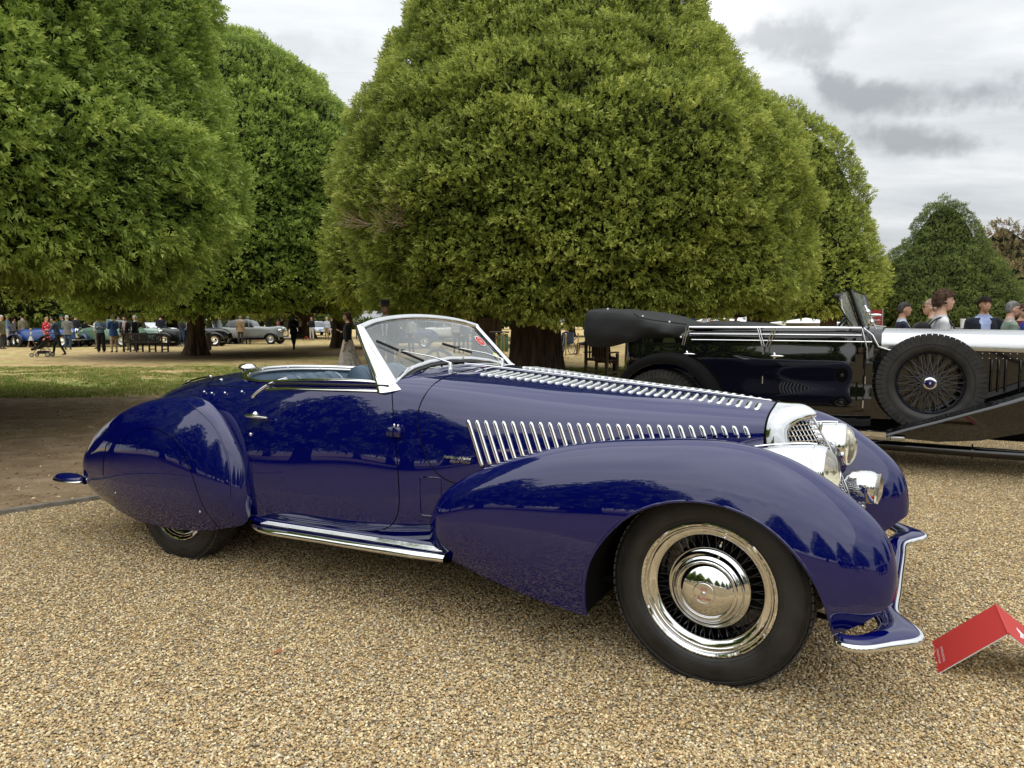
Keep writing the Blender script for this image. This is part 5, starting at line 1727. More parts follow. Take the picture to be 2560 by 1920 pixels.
for x in (-1.43, -.60):
    m = MB(); c = bl(x, ys - .02, .998)
    m.ellipsoid((c[0] + .015, c[1], c[2]), (.062, .010, .011), 14, 8); m.ellipsoid((c[0] - .01, c[1] + .008, c[2]), (.016, .010, .034), 10, 8); m.build('door_handle', M['chrome'], tour)
# folded hood in its bag
def lump(name, secs, mat, nu=60, nv=40):
    C = [[bl(x, y, z) for (y, z) in pts] for x, pts in secs]
    S = Surf(C, nu, nv, out=(0, -1, .3)); V, F, Nn = S.arrays()
    return mesh(name, V, F, mat, tour, True, None, Nn)
M['hood_cloth'] = principled('black_hood_cloth', (.008, .008, .009), rough=.75)
vary(M['hood_cloth'], (.005, .0055, .006), (.012, .013, .014), scale=3., bump=.6, bump_scale=7., rough=(.6, .85))
def hs(zb, zt, y0, y1): 
    h = zt - zb
    return [(y0 + .06, zb), (y0, zb + h * .25), (y0 - .01, zb + h * .6), (y0 + .03, zb + h * .92), (y0 + .12, zt), ((y0 + y1) / 2, zt + .015), (y1 - .12, zt), (y1 - .03, zb + h * .92), (y1, zb + h * .4), (y1 - .05, zb)]
hood_o = lump('folded_hood', [(-2.585, hs(1.12, 1.36, W0 + .10, W1 - .10)), (-2.56, hs(1.07, 1.43, W0 + .02, W1 - .02)), (-2.45, hs(1.05, 1.445, W0 - .01, W1)), (-2.15, hs(1.08, 1.42, W0 - .015, W1)), (-1.85, hs(1.13, 1.36, W0 - .01, W1)), (-1.65, hs(1.14, 1.30, W0 + .0, W1)), (-1.47, hs(1.15, 1.275, W0 + .03, W1 - .02)), (-1.43, hs(1.20, 1.262, W0 + .08, W1 - .08))], M['hood_cloth'])
lump('tonneau_roll', [(-1.55, hs(1.22, 1.262, W0 + .12, W1 - .1)), (-1.45, hs(1.22, 1.29, W0 + .06, W1 - .05)), (-1.1, hs(1.22, 1.302, W0 + .05, W1 - .05)), (-.85, hs(1.22, 1.285, W0 + .05, W1 - .05)), (-.74, hs(1.23, 1.262, W0 + .06, W1 - .06))], M['hood_cloth'])
strip('hood_flap', [(-2.0, W0 - .022, 1.40), (-1.93, W0 - .026, 1.36), (-1.80, W0 - .026, 1.335), (-1.60, W0 - .02, 1.31), (-1.45, W0 - .005, 1.29)], .008, M['hood_cloth'], n=6)
for x, z in ((-1.90, 1.372), (-1.62, 1.315), (-1.50, 1.165), (-2.28, 1.447)):
    m = MB(); m.ellipsoid(bl(x, W0 - .03, z), (.011, .007, .011), 10, 6); m.build('hood_stud', M['white'], tour)
# rear wing and wheel
def wing_pts(r0, cx, cz, a0, a1, n=30): return [(cx + r0 * math.cos(a), cz + r0 * math.sin(a)) for a in np.linspace(a0, a1, n)]
def wing(name, path, yi, yo, mat, crown=.035, lip=.012, lipd=.045):
    path = np.array(path); T = np.gradient(path, axis=0); T /= np.linalg.norm(T, axis=1)[:, None]; Nm = np.c_[-T[:, 1], T[:, 0]]
    if Nm[len(Nm) // 2, 1] < 0: Nm = -Nm
    C = []
    for p, q in zip(path, Nm):
        row = []
        for f, hgt in ((0, -lipd), (0.0, -.006), (.04, .010), (.18, .6 * crown), (.45, crown), (.8, .85 * crown), (1, .6 * crown)):
            y = yo + (yi - yo) * f
            row.append(bl(p[0] + q[0] * hgt, y - (lip if hgt < 0 else 0) * 0, p[1] + q[1] * hgt))
        C.append(row)
    S = Surf(C, len(path) * 2, 30, out=None); V, F, Nn = S.arrays(); k = len(V) // 2
    if Nn[k][2] < 0: Nn = -Nn; F = F[:, ::-1]
    o = mesh(name, V, F, mat, tour, True, None, Nn)
    Vb_ = V - Nn * .02; mesh('wing_underside', Vb_, F[:, ::-1], M['dark'], tour, True)
    MB().tube([bl(p[0] - q[0] * lipd, yo + .002, p[1] - q[1] * lipd) for p, q in zip(path, Nm)], .006, 6).build('wing_bead', mat, o)
    return o
arc = scurve([(-2.11, .45), (-2.10, .62), (-2.05, .74), (-1.98, .82), (-1.87, .895), (-1.75, .94), (-1.61, .955), (-1.48, .94), (-1.37, .895), (-1.28, .83), (-1.21, .75), (-1.15, .66), (-1.08, .52), (-1.0, .42)], 50)
wing('rear_wing', arc, W0 - .0 + .02, W0 - .19, M['black_paint'])
# front wing sweeping up over the side-mount
fw = scurve([(.36, .345), (.50, .40), (.75, .49), (1.0, .585), (1.30, .70), (1.60, .84), (1.95, .98), (2.3, 1.05), (2.7, 1.02), (3.05, .86), (3.25, .62)], 50)
wing('front_wing', fw, W0 + .12, W0 - .20, M['black_paint'], crown=.03, lipd=.008)
# wing valance below the spare
vb = [(.36, .335), (.75, .455), (1.30, .68), (1.60, .81), (1.62, .60), (1.35, .42), (1.05, .335), (.75, .30), (.50, .31)]
V = [bl(x, W0 - .06, z) for x, z in vb] + [bl(x, W0 - .03, z) for x, z in vb]
mesh('wing_valance', V, [tuple(range(9)), tuple(range(9, 18))[::-1]], M['black_paint'], tour, False)
# running board, step plates, chassis
m = MB(); BX(m, -1.15, .36, W0 - .20, W0 + .05, .335, .365, .006); m.build('running_board', M['black_paint'], tour)
m = MB(); BX(m, -1.15, .36, W0 - .215, W0 - .205, .332, .372); m.build('board_edge', M['chrome'], tour)
m = MB(); BX(m, .02, .50, W0 - .13, W0 - .10, .295, .335, .004); m.build('step_plate', M['satin'], tour)
c = bpy.data.curves.new('step_letter', 'FONT'); c.body = 'N'; c.size = .05; c.extrude = .001; c.materials.append(M['dark'])
o = bpy.data.objects.new('step_letter', c); link(o, tour); o.location = bl(.36, W0 - .132, .298); o.rotation_euler = (rad(90), 0, 0)
m = MB(); BX(m, -2.1, 3.2, W0 + .28, W0 + .36, .33, .46); BX(m, -2.1, 3.2, W1 - .36, W1 - .28, .33, .46); BX(m, -2.05, 2.8, W0 + .3, W1 - .3, .30, .40); m.build('chassis', M['dark'], tour)
strip('side_tube', [(.15, W0 + .10, .215), (1.0, W0 + .10, .213), (2.7, W0 + .10, .21)], .045, M['black_paint'], n=14)
for x in (1.0, 1.42, 1.9): strip('tube_flange', [(x, W0 + .10, .214), (x + .012, W0 + .10, .214)], .066, M['black_paint'], n=16)
# bonnet: polished top, black louvred sides
def bon(x, hw, zt, zl):
    pts = [(hw, zl), (hw + .002, zl + .05), (hw - .006, zt - .085), (hw - .035, zt - .03), (hw - .10, zt - .004), (hw * .55, zt + .012), (0, zt + .02)]
    return [(x - 1.52, -a, z) for a, z in pts]
Sb = off(Surf([bon(.26, .66, 1.235, 1.075), bon(.45, .625, 1.232, 1.078), (bon(.9, .56, 1.228, 1.068)), bon(1.4, .50, 1.222, 1.055), bon(2.2, .42, 1.21, 1.035)], 50, 30, out=(0, -1, 0), mirror=True))
V, F, Nn = Sb.arrays(); bn = mesh('bonnet', V, F, M['satin_bonnet'] if 'satin_bonnet' in M else M['chrome'], tour, True, None, Nn)
M['satin_bonnet'] = principled('brushed_aluminium', (.60, .61, .62), rough=.24, metal=1.)
nt, b, L = nodes_of(M['satin_bonnet']); tc = N(nt, 'ShaderNodeTexCoord'); mp = N(nt, 'ShaderNodeMapping'); mp.inputs['Scale'].default_value = (.6, 30, 30); L(tc.outputs['Object'], mp.inputs[0])
nn_ = N(nt, 'ShaderNodeTexNoise', i_Scale=3., i_Detail=4.); L(mp.outputs[0], nn_.inputs['Vector']); r_ = ramp(nt, [(.3, (.16,) * 3), (.7, (.34,) * 3)]); L(nn_.outputs[0], r_.inputs[0]); L(r_.outputs[0], b.inputs['Roughness'])
bn.data.materials.clear(); bn.data.materials.append(M['satin_bonnet'])
Ss = off(Surf([[(.20 - 1.52, -.675, 1.08), (.20 - 1.52, -.69, .85), (.20 - 1.52, -.69, .45)], [(.45 - 1.52, -.628, 1.08), (.45 - 1.52, -.632, .85), (.45 - 1.52, -.63, .45)], [(1.4 - 1.52, -.503, 1.058), (1.4 - 1.52, -.505, .85), (1.4 - 1.52, -.50, .45)], [(2.3 - 1.52, -.41, 1.03), (2.3 - 1.52, -.41, .8), (2.3 - 1.52, -.41, .45)]], 40, 8, out=(0, -1, 0), mirror=False))
V, F, Nn = Ss.arrays(); mesh('bonnet_side', V, F, M['black_paint'], tour, True, None, Nn)
def bside(x): return ym - np.interp(x, [.2, .45, 1.4, 2.3], [.685, .63, .504, .41])
for k in range(14):
    x = 1.12 + k * .052 + (.05 if k > 2 else 0) + (.05 if k > 6 else 0)
    m = MB(); P = [bl(x, bside(x) - .004, z) for z in (1.0, .98, .75, .72)]; m.tube(P, [.004, .010, .010, .004], 8, flat=1); m.build('bonnet_louvre', M['black_paint'], tour)
for k in range(22):
    x = .95 + k * .05
    for z in (1.028, .995):
        if z < 1.0 and k > 12: continue
        m = MB(); m.ellipsoid(bl(x, bside(x) - .002, z + (.02 if z > 1 else .012)), (.005, .004, .005), 6, 4); m.build('rivet', M['satin'], tour)
# radiator and lamps beyond the frame edge
m = MB(); BX(m, 2.25, 2.40, ym - .36, ym + .36, .48, 1.26, .03); m.build('radiator_shell', M['chrome'], tour)
for s_ in (-1, 1):
    m = MB(); V, F = lathe_geo([(0, -.2), (.07, -.16), (.12, -.05), (.135, .04), (.13, .06), (0, .075)], 32); m.add(V[:, [2, 0, 1]] + np.array(bl(2.62, ym + s_ * .42, .98)), F); m.build('headlamp', M['chrome'], tour)
# cowl sweep between body and bonnet
strip('cowl_moulding', [(.135, W0 + .03, 1.262), (.21, W0 + .015, 1.20), (.26, W0 + .02, 1.10), (.34, W0 + .045, 1.07), (.45, W0 + .075, 1.065)], .007, M['chrome'])
Sc = [[bl(x, ym - w, z) for w, z in ((h_ + .012, .9), (h_ + .012, 1.09), (h_ - .02, zt_ - .03), (h_ - .08, zt_), (h_ * .5, zt_ + .02), (0, zt_ + .03))] for x, h_, zt_ in ((.08, .75, 1.26), (.15, .735, 1.262), (.22, .70, 1.25), (.28, .668, 1.245))]
Sc = Surf(Sc, 20, 24, out=(0, -1, 0)); V, F, Nn = Sc.arrays(); mesh('cowl', V, F, M['black_paint'], tour, True, None, Nn)
# windscreen: raked frame seen edge-on, with side wing, mirror and stanchion
def wall(name, quad, th, mat):
    q = [np.array(bl(*p)) for p in quad]; n = np.cross(q[1] - q[0], q[3] - q[0]); n = n / np.linalg.norm(n) * th
    V = q + [p + n for p in q]
    return mesh(name, V, [(0, 1, 2, 3), (7, 6, 5, 4), (0, 4, 5, 1), (1, 5, 6, 2), (2, 6, 7, 3), (3, 7, 4, 0)], mat, tour, False)
T0, T1 = (.12, 1.27), (-.03, 1.60)
for (a, c_, r, mt) in (((.13, W0 + .05, 1.27), (.015, W0 + .05, 1.60), .014, M['black_paint']), ((.13, W1 - .05, 1.27), (.015, W1 - .05, 1.60), .014, M['black_paint']), ((.015, W0 + .05, 1.60), (.015, W1 - .05, 1.60), .012, M['black_paint']),
                       ((.17, W0 + .05, 1.285), (.17, W1 - .05, 1.285), .010, M['chrome'])):
    strip('screen_frame', [a, c_], r, mt, flat=1.5, n=10)
wall('screen_glass', [(.125, W0 + .06, 1.28), (.125, W1 - .06, 1.28), (.018, W1 - .06, 1.59), (.018, W0 + .06, 1.59)], .006, M['glass'])
wall('wind_wing', [(.10, W0 + .04, 1.28), (-.01, W0 - .02, 1.59), (-.07, W0 - .02, 1.53), (.02, W0 + .04, 1.275)], .008, M['glass'])
strip('wing_frame', [(.10, W0 + .03, 1.275), (-.015, W0 - .02, 1.59), (-.045, W0 - .02, 1.575), (-.085, W0 - .02, 1.48), (.045, W0 + .02, 1.275)], .007, M['black_paint'])
strip('screen_stay', [(.21, W0 + .03, 1.30), (.165, W0 + .02, 1.40), (.135, W0 + .03, 1.46)], .012, M['chrome'])
m = MB(); m.ellipsoid(bl(.165, W0 + .0, 1.40), (.022, .022, .03), 12, 8); m.ellipsoid(bl(.23, W0 - .0, 1.375), (.05, .014, .014), 12, 8); m.ellipsoid(bl(.20, W0 + .01, 1.31), (.02, .02, .035), 10, 8); m.build('screen_bracket', M['chrome'], tour)
m = MB(); m.box(bl(-.075, W0 + .08, 1.545), (.10, .05, .05), bev=.012); m.build('mirror', M['blackplastic'], tour)
strip('mirror_arm', [(-.06, W0 + .07, 1.52), (-.05, W0 + .05, 1.44), (-.02, W0 + .04, 1.38)], .007, M['chrome'])
m = MB(); P = [bl(-.08 + .21 * .55 * math.cos(t) * 1.0, YB + .52 + .0 + .21 * math.sin(t), 1.30 + .21 * .75 * math.cos(t)) for t in np.arange(32) / 32 * 2 * math.pi]
m.tube(P, .012, 8, closed=True); m.build('steering_wheel', M['blackplastic'], tour)
strip('quarter_light', [(.17, W0 + .01, 1.40), (.235, W0 + .02, 1.255)], .006, M['chrome'])

# wire wheels
def wire_wheel(name, loc, R=.425, Rr=.272, hw=.095, spare=True):
    w = empty(name, loc, 0, tour)
    m = MB(); V, F = lathe_geo(tyre_prof(R - .012, Rr - .004, hw, 0), 96); m.add(V[:, [0, 2, 1]] * np.array([1, -1, 1]), F); m.build('tyre', M['rubber'], w, angle=60)
    m = MB(); nb = 58
    for i in range(nb):
        a = 2 * math.pi * i / nb; cs, sn = math.cos(a), math.sin(a)
        Rm = Matrix.Rotation(-a, 3, 'Y')
        # shoulder lug wrapping down the sidewall
        for (rr, yy, tl, sz) in ((R - .010, -.062, -.35, (.014, .045, .038)), (R - .030, -.088, -1.0, (.034, .014, .038)), (R - .066, -.0995, -1.45, (.045, .008, .037)), (R - .006, -.02, 0, (.012, .050, .038)), (R - .006, .035, 0, (.012, .05, .038))):
            m.box((rr * cs, yy, rr * sn), sz, rot=Rm @ Matrix.Rotation(0, 3, 'Z'))
    o = m.build('tread', M['rubber'], w, smooth=False); o['kind'] = 'stuff'
    V, F = lathe_geo([(.268, .050), (.279, .062), (.283, .068), (.279, .073), (.270, .070), (.264, .058), (.262, .045), (.252, .035), (.248, .0), (.250, -.05)], 96)
    m = MB(); m.add(V[:, [0, 2, 1]] * np.array([1, -1, 1]), F); m.build('rim', M['blackspoke'], w, angle=35)
    m = MB(); V, F = lathe_geo([(.045, -.05), (.05, .02), (.047, .07), (.052, .075), (.052, .095), (.044, .10), (0, .10)], 32); m.add(V[:, [0, 2, 1]] * np.array([1, -1, 1]), F); m.build('hub', M['chrome'], w)
    V, F = lathe_geo([(.038, .1005), (.034, .102), (.018, .103), (.017, .112), (.010, .118), (0, .119)], 32); m = MB(); m.add(V[:, [0, 2, 1]] * np.array([1, -1, 1]), F); m.build('hub_centre', M['blue'], w)
    V, F = lathe_geo([(.010, .1185), (.008, .123), (0, .125)], 16); m = MB(); m.add(V[:, [0, 2, 1]] * np.array([1, -1, 1]), F); m.build('hub_boss', M['chrome'], w)
    sp = MB(); sp.tube([(0, 0, 0), (0, 0, 1)], .0026, 5, caps=False); base = sp.build('tmp', M['blackspoke2'], None); me = base.data; me.name = 'spoke'; bpy.data.objects.remove(base)
    for lay, (r0, y0, y1, tw, cnt) in enumerate(((.046, .055, .022, .95, 20), (.046, .055, .022, -.95, 20), (.05, -.03, .0, .7, 16), (.05, -.03, .0, -.7, 16))):
        for i in range(cnt):
            a = 2 * math.pi * (i + .25 * lay) / cnt
            p = Vector((r0 * math.cos(a + tw), -y0, r0 * math.sin(a + tw))); q = Vector((.262 * math.cos(a), -y1, .262 * math.sin(a)))
            o = bpy.data.objects.new('spoke', me); link(o, w); o.location = p; o.rotation_euler = (q - p).to_track_quat('Z', 'Y').to_euler(); o.scale = (1, 1, (q - p).length)
    return w
M['blackspoke2'] = principled('satin_black_spoke', (.075, .075, .08), rough=.35, coat=.4)
spw = wire_wheel('spare_wheel', bl(.67, YB + .115, .79))
rw = copy_tree(spw, tour); rw.name = 'wheel'; rw.location = bl(-1.67, YB - .05, .42)
for lx, ly in ((2.62, YB - .05), (-1.76, W1 + .05), (2.62, W1 + .05)):
    c_ = copy_tree(spw, tour); c_.name = 'wheel'; c_.location = bl(lx, ly, .42)

# creases in the folded cloth
me_ = hood_o.data; r_ = np.random.default_rng(4)
co = np.array([v.co[:] for v in me_.vertices])
d = .012 * np.sin(co[:, 0] * 9 + co[:, 2] * 26 + 1.5 * np.sin(co[:, 0] * 4)) + .008 * np.sin(co[:, 0] * 21 - co[:, 2] * 34 + 2 * np.sin(co[:, 1] * 5))
co[:, 1] -= d * np.clip((1.45 - co[:, 2]) / .2, .2, 1); co[:, 2] += d * .35
me_.vertices.foreach_set('co', co.ravel()); me_.free_custom_split_normals() if hasattr(me_, 'free_custom_split_normals') else None
at = me_.attributes.get('custom_normal')
if at: me_.attributes.remove(at)
me_.update()
# ================================================================== PEOPLE
def px2w(px, D): return ((px - 1280) / 1862 * D)
SKIN = {}
def skin_mat(c):
    k = tuple(round(v, 3) for v in c)
    if k not in SKIN: SKIN[k] = principled('skin', c, rough=.5)
    return SKIN[k]
CL = {}
def cloth(c, rough=.85, pat=None):
    k = (tuple(round(v, 3) for v in c), pat)
    if k in CL: return CL[k]
    m = principled('cloth', c, rough=rough, sheen=.1, spec=.2)
    d = tuple(v * .72 for v in c); e = tuple(min(1, v * 1.15) for v in c)
    if pat == 'floral_red':
        nt, b, L = nodes_of(m); tc = N(nt, 'ShaderNodeTexCoord'); v = N(nt, 'ShaderNodeTexVoronoi', i_Scale=9.); L(tc.outputs['Object'], v.inputs['Vector'])
        r = ramp(nt, [(0, (.75, .7, .68)), (.30, (.75, .7, .68)), (.36, (.60, .03, .04))]); L(v.outputs['Distance'], r.inputs[0]); L(r.outputs[0], b.inputs['Base Color'])
    elif pat == 'skirt':
        nt, b, L = nodes_of(m); tc = N(nt, 'ShaderNodeTexCoord'); v = N(nt, 'ShaderNodeTexNoise', i_Scale=4.2, i_Detail=2., i_Distortion=2.5)
        mp = N(nt, 'ShaderNodeMapping'); mp.inputs['Scale'].default_value = (1.6, 1.6, .7); L(tc.outputs['Object'], mp.inputs[0]); L(mp.outputs[0], v.inputs['Vector'])
        r = ramp(nt, [(.30, (.03, .03, .035)), (.38, (.42, .39, .36)), (.52, (.50, .47, .44)), (.58, (.36, .20, .09)), (.64, (.55, .52, .50))]); L(v.outputs[0], r.inputs[0]); L(r.outputs[0], b.inputs['Base Color'])
    elif pat == 'check':
        nt, b, L = nodes_of(m); tc = N(nt, 'ShaderNodeTexCoord'); v = N(nt, 'ShaderNodeTexChecker', i_Scale=14.); v.inputs[1].default_value = (*c, 1); v.inputs[2].default_value = (*d, 1); L(tc.outputs['Object'], v.inputs['Vector']); L(v.outputs[0], b.inputs['Base Color'])
    else:
        vary(m, d, e, scale=9., bump=.2, bump_scale=22.)
    CL[k] = m
    return m
SK_L, SK_M, SK_D = (.60, .36, .26), (.46, .26, .17), (.14, .07, .045)
HAIR = {}
def hair_mat(c):
    if c not in HAIR:
        m = principled('hair', c, rough=.8, spec=.12); vary(m, tuple(v * .55 for v in c), tuple(min(1, v * 1.4) for v in c), scale=22., stretch=(1, 1, .5), bump=.8, bump_scale=40.); HAIR[c] = m
    return HAIR[c]
SHOE = principled('shoe_leather', (.02, .016, .014), rough=.5)
SHOE_W = principled('white_shoe', (.6, .58, .55), rough=.6)
LIP = principled('lips', (.34, .12, .10), rough=.5)
EYE = principled('eye', (.02, .015, .012), rough=.2)
EYEW = principled('eye_white', (.65, .62, .6), rough=.3)


def remesh(mb, vox, smooth_it=3):
    me = bpy.data.meshes.new('tmp'); V = np.concatenate(mb.v)
    me.from_pydata(V.tolist(), [], mb.f); me.update()
    o = bpy.data.objects.new('tmp', me); SC.collection.objects.link(o)
    md = o.modifiers.new('r', 'REMESH'); md.mode = 'VOXEL'; md.voxel_size = vox; md.use_smooth_shade = True
    if smooth_it:
        s = o.modifiers.new('s', 'SMOOTH'); s.factor = .5; s.iterations = smooth_it
    dg = bpy.context.evaluated_depsgraph_get()
    out = bpy.data.meshes.new_from_object(o.evaluated_get(dg))
    bpy.data.objects.remove(o); bpy.data.meshes.remove(me)
    return out


def head_geo(res=1):
    """head in local metres: centre of skull at origin, face +Y, chin at z=-.125"""
    n, m = (28, 22) if res else (14, 11)
    V = []; F = []
    for j in range(m + 1):
        el = -math.pi / 2 + math.pi * j / m
        for i in range(n):
            a = 2 * math.pi * i / n
            d = np.array([math.cos(el) * math.cos(a), math.cos(el) * math.sin(a), math.sin(el)])
            x, y, z = d * np.array([.076, .098, .118])
            if z < -.01:                                   # taper to the jaw
                t = min(1, (-.01 - z) / .11)
                x *= 1 - .34 * t; y = y * (1 - .18 * t) + (.030 * t if y > 0 else .052 * t)
                if y > .02: y += .012 * t
            f = max(0, d[1])
            # brow, sockets, nose, lips, chin
            y += f * (.005 * math.exp(-((z - .028) / .012) ** 2) * math.exp(-(x / .045) ** 2))
            y -= f * .014 * math.exp(-((z - .008) / .014) ** 2) * (math.exp(-((abs(x) - .031) / .014) ** 2))
            if z < .02 and z > -.05:
                t = (.02 - z) / .052; y += .031 * min(1, t) * math.exp(-(x / .011) ** 2) * f * (1 if t < 1 else 0)
            y += f * .006 * math.exp(-((z + .068) / .010) ** 2) * math.exp(-(x / .024) ** 2)
            y += f * .008 * math.exp(-((z + .100) / .013) ** 2) * math.exp(-(x / .022) ** 2)
            V.append((x, y, z))
    for j in range(m):
        for i in range(n):
            F.append((j * n + i, j * n + (i + 1) % n, (j + 1) * n + (i + 1) % n, (j + 1) * n + i))
    return np.array(V), F


def person(px=None, D=None, face=0., h=1.75, top=(.1, .1, .12), legs=(.05, .05, .06), sleeve=None, shirt=None, tie=None, hair=(.05, .035, .025), skin=SK_L, style='short', arms='down', stance='stand', lean=0.,
           skirt=None, label='', group=None, near=False, glasses=False, hat=None, shoes=None, build=1.0, pos=None, z0=None, pat=None, shortsleeve=False, seated=False, wide=0, gaze=0., jacket=False, hide=None, beard=False):
    if pos is None: pos = (px2w(px, D), D)
    z0 = float(gz(pos[1])) if z0 is None else z0
    root = empty('person', (pos[0], pos[1], z0), face, None, label=label, cat='person', group=group)
    s = h / 1.75
    wd = build
    hipz = .93 if not seated else .50
    sh = hipz + .50
    ly = lean
    def T(x, y, z):                           # lean the upper body forward about the hips
        zz = z - hipz
        return np.array([x, y + zz * math.sin(ly), hipz + zz * math.cos(ly)]) if zz > 0 else np.array([x, y, z])
    m = MB()
    def ell_loft(secs, n=16):
        V = []; F = []
        for (c, rx, ry) in secs:
            for i in range(n):
                a = 2 * math.pi * i / n; V.append((c[0] + rx * math.cos(a), c[1] + ry * math.sin(a), c[2]))
        for k in range(len(secs) - 1):
            for i in range(n): F.append((k * n + i, k * n + (i + 1) % n, (k + 1) * n + (i + 1) % n, (k + 1) * n + i))
        F.append(tuple(range(n))[::-1]); F.append(tuple((len(secs) - 1) * n + i for i in range(n)))
        m.add(V, F)
    jk = .012 if (jacket or shirt is not None) else 0
    ell_loft([(T(0, 0, hipz - .10), .155 * wd + jk, .105 * wd + jk), (T(0, 0, hipz), .168 * wd + jk, .118 * wd + jk), (T(0, .005, hipz + .14), .148 * wd + jk, .108 * wd + jk), (T(0, .008, hipz + .30), .168 * wd + jk, .118 * wd + jk),
              (T(0, 0, hipz + .41), .178 * wd + jk, .112 * wd + jk), (T(0, -.01, hipz + .48), .150 * wd + jk, .088), (T(0, -.015, hipz + .53), .098, .068), (T(0, -.010, hipz + .58), .056, .056), (T(0, .004, hipz + .66), .052, .054)])
    hands = []
    for sg in (-1, 1):
        S = T(sg * (.178 * wd + .008 + jk), -.008, sh - .055)
        if arms == 'down': Eb = S + np.array([sg * .045, -.02, -.28]); W = Eb + np.array([-sg * .005, .07, -.25])
        elif arms == 'fold': Eb = S + np.array([sg * .05, .04, -.27]); W = S + np.array([-sg * .20, .235, -.20])
        elif arms == 'front': Eb = S + np.array([sg * .03, .04, -.27]); W = S + np.array([-sg * .10, .27, -.16])
        elif arms == 'push': Eb = S + np.array([sg * .03, .12, -.25]); W = Eb + np.array([0, .25, -.03])
        elif arms == 'head1': 
            if sg > 0: Eb = S + np.array([sg * .14, .20, .02]); W = S + np.array([-.10, .19, .21])
            else: Eb = S + np.array([sg * .03, .12, -.25]); W = Eb + np.array([0, .25, -.03])
        elif arms == 'behind': Eb = S + np.array([sg * .06, -.10, -.26]); W = Eb + np.array([-sg * .15, -.05, -.16])
        elif arms == 'hips': Eb = S + np.array([sg * .16, -.06, -.24]); W = T(sg * .17, .05, hipz + .05)
        elif arms == 'hold1':
            if sg > 0: Eb = S + np.array([sg * .05, .02, -.27]); W = Eb + np.array([-.05, .22, .12])
            else: Eb = S + np.array([sg * .045, -.02, -.28]); W = Eb + np.array([0, .07, -.25])
        m.tube([S + np.array([-sg * .06, 0, .03]), S, S * .5 + Eb * .5, Eb], np.array([.052, .056, .047, .041]) * wd + jk * .6, 10)
        m.tube([Eb, Eb * .5 + W * .5, W], np.array([.041, .038, .027]) * wd + jk * .4, 10)
        d = (W - Eb) / np.linalg.norm(W - Eb)
        m.tube([W, W + d * .05, W + d * .10, W + d * .155], [.024, .036, .034, .018], 8, flat=.55)
        sd = np.cross(d, [0, 0, 1.]); sd = sd / (np.linalg.norm(sd) + 1e-6)
        m.tube([W + d * .03 - sd * .02 * sg, W + d * .08 - sd * .055 * sg], [.014, .010], 6)
        if near:
            for k in range(4):
                q = W + d * .10 + sd * ((k - 1.5) * .018); m.tube([q, q + d * .05, q + d * (.075 - .008 * abs(k - 1))], [.010, .009, .007], 6)
        hands.append(W + d * .05)
    feet = []
    for sg in (-1, 1):
        H = np.array([sg * .085, 0, hipz - .03])
        if seated: K = H + np.array([sg * .03, .42, .0]); A = K + np.array([0, .03, -.40])
        elif stance == 'stand': K = H + np.array([sg * .015, .01, -.42]); A = np.array([H[0] + sg * .03, -.02, .085])
        elif stance == 'walk':
            st = .27 * sg; K = H + np.array([0, st * .55 + .04, -.40]); A = np.array([H[0], st * 1.05 - .02, .09 if sg > 0 else .15])
        elif stance == 'cross': K = H + np.array([-sg * .02, .02, -.42]); A = np.array([-sg * .02, .0, .085])
        wl = 1 + wide
        m.tube([H + np.array([0, 0, .05]), H * .55 + K * .45, K, K * .45 + A * .55, A], np.array([.092, .080 * wl, .060 * wl, .053 * (1 + wide * 1.6), .042 * (1 + wide * 2.3)]) * wd, 12)
        m.tube([A + np.array([0, -.045, -.04]), A + np.array([0, .05, -.045]), A + np.array([0, .15, -.055])], [.040, .042, .032], 10, flat=.75)
        feet.append(A)
    me = remesh(m, .018 if near else .026, 2)
    V = np.array([v.co[:] for v in me.vertices])
    mats = [skin_mat(skin), cloth(top, pat=pat), cloth(legs), SHOE_W if shoes == 'white' else SHOE, cloth(shirt) if shirt else cloth(top), cloth(tie) if tie else cloth(top)]
    P = np.array([p.center[:] for p in me.polygons]); Nn = np.array([p.normal[:] for p in me.polygons])
    mi = np.full(len(P), 1)
    belt = hipz + .03
    loc = P.copy(); dz = loc[:, 2] - hipz
    yc = np.where(dz > 0, loc[:, 1] - dz * math.tan(ly), loc[:, 1])
    isleg = (P[:, 2] < (belt if not (jacket or shirt is not None) else hipz - .08)) & (np.min([np.linalg.norm(P - h_, axis=1) for h_ in hands], axis=0) > .11)
    if seated: isleg |= (P[:, 1] > .2) & (P[:, 2] < hipz + .08)
    mi[isleg] = 2
    for A in feet: mi[(np.linalg.norm(P - A, axis=1) < .22) & (P[:, 2] < A[2] + .01)] = 3
    if shirt is not None:
        wsh = np.interp(dz, [-.1, .05, .2, .46, .55], [0, .012, .05, .075, .06])
        mi[(mi == 1) & (yc > .02) & (np.abs(P[:, 0]) < wsh) & (Nn[:, 1] > .1)] = 4
        if tie is not None: mi[(yc > .02) & (np.abs(P[:, 0]) < .022) & (dz > .05) & (dz < .50) & (Nn[:, 1] > .1)] = 5
        mi[(dz > .505) & (dz < .56) & (np.abs(P[:, 0]) < .12)] = 4
    for hnd in hands:
        mi[np.linalg.norm(P - hnd, axis=1) < .095] = 0
    if shortsleeve:
        for sg in (-1, 1):
            pass
        mi[(np.abs(P[:, 0]) > .19 * wd) & (dz < .24) & (dz > -.1)] = 0
    mi[dz > (.56 if shirt is not None else .535)] = 0
    for mt in mats: me.materials.append(mt)
    me.polygons.foreach_set('material_index', mi.astype(np.int32)); me.name = 'body'
    b = bpy.data.objects.new('body', me); link(b, root)
    b.scale = (s, s, s)
    # head
    hc = T(0, .016, hipz + .703)
    HV, HF = head_geo(1 if near else 0)
    Rg = np.array(Matrix.Rotation(gaze, 3, 'Z')); 
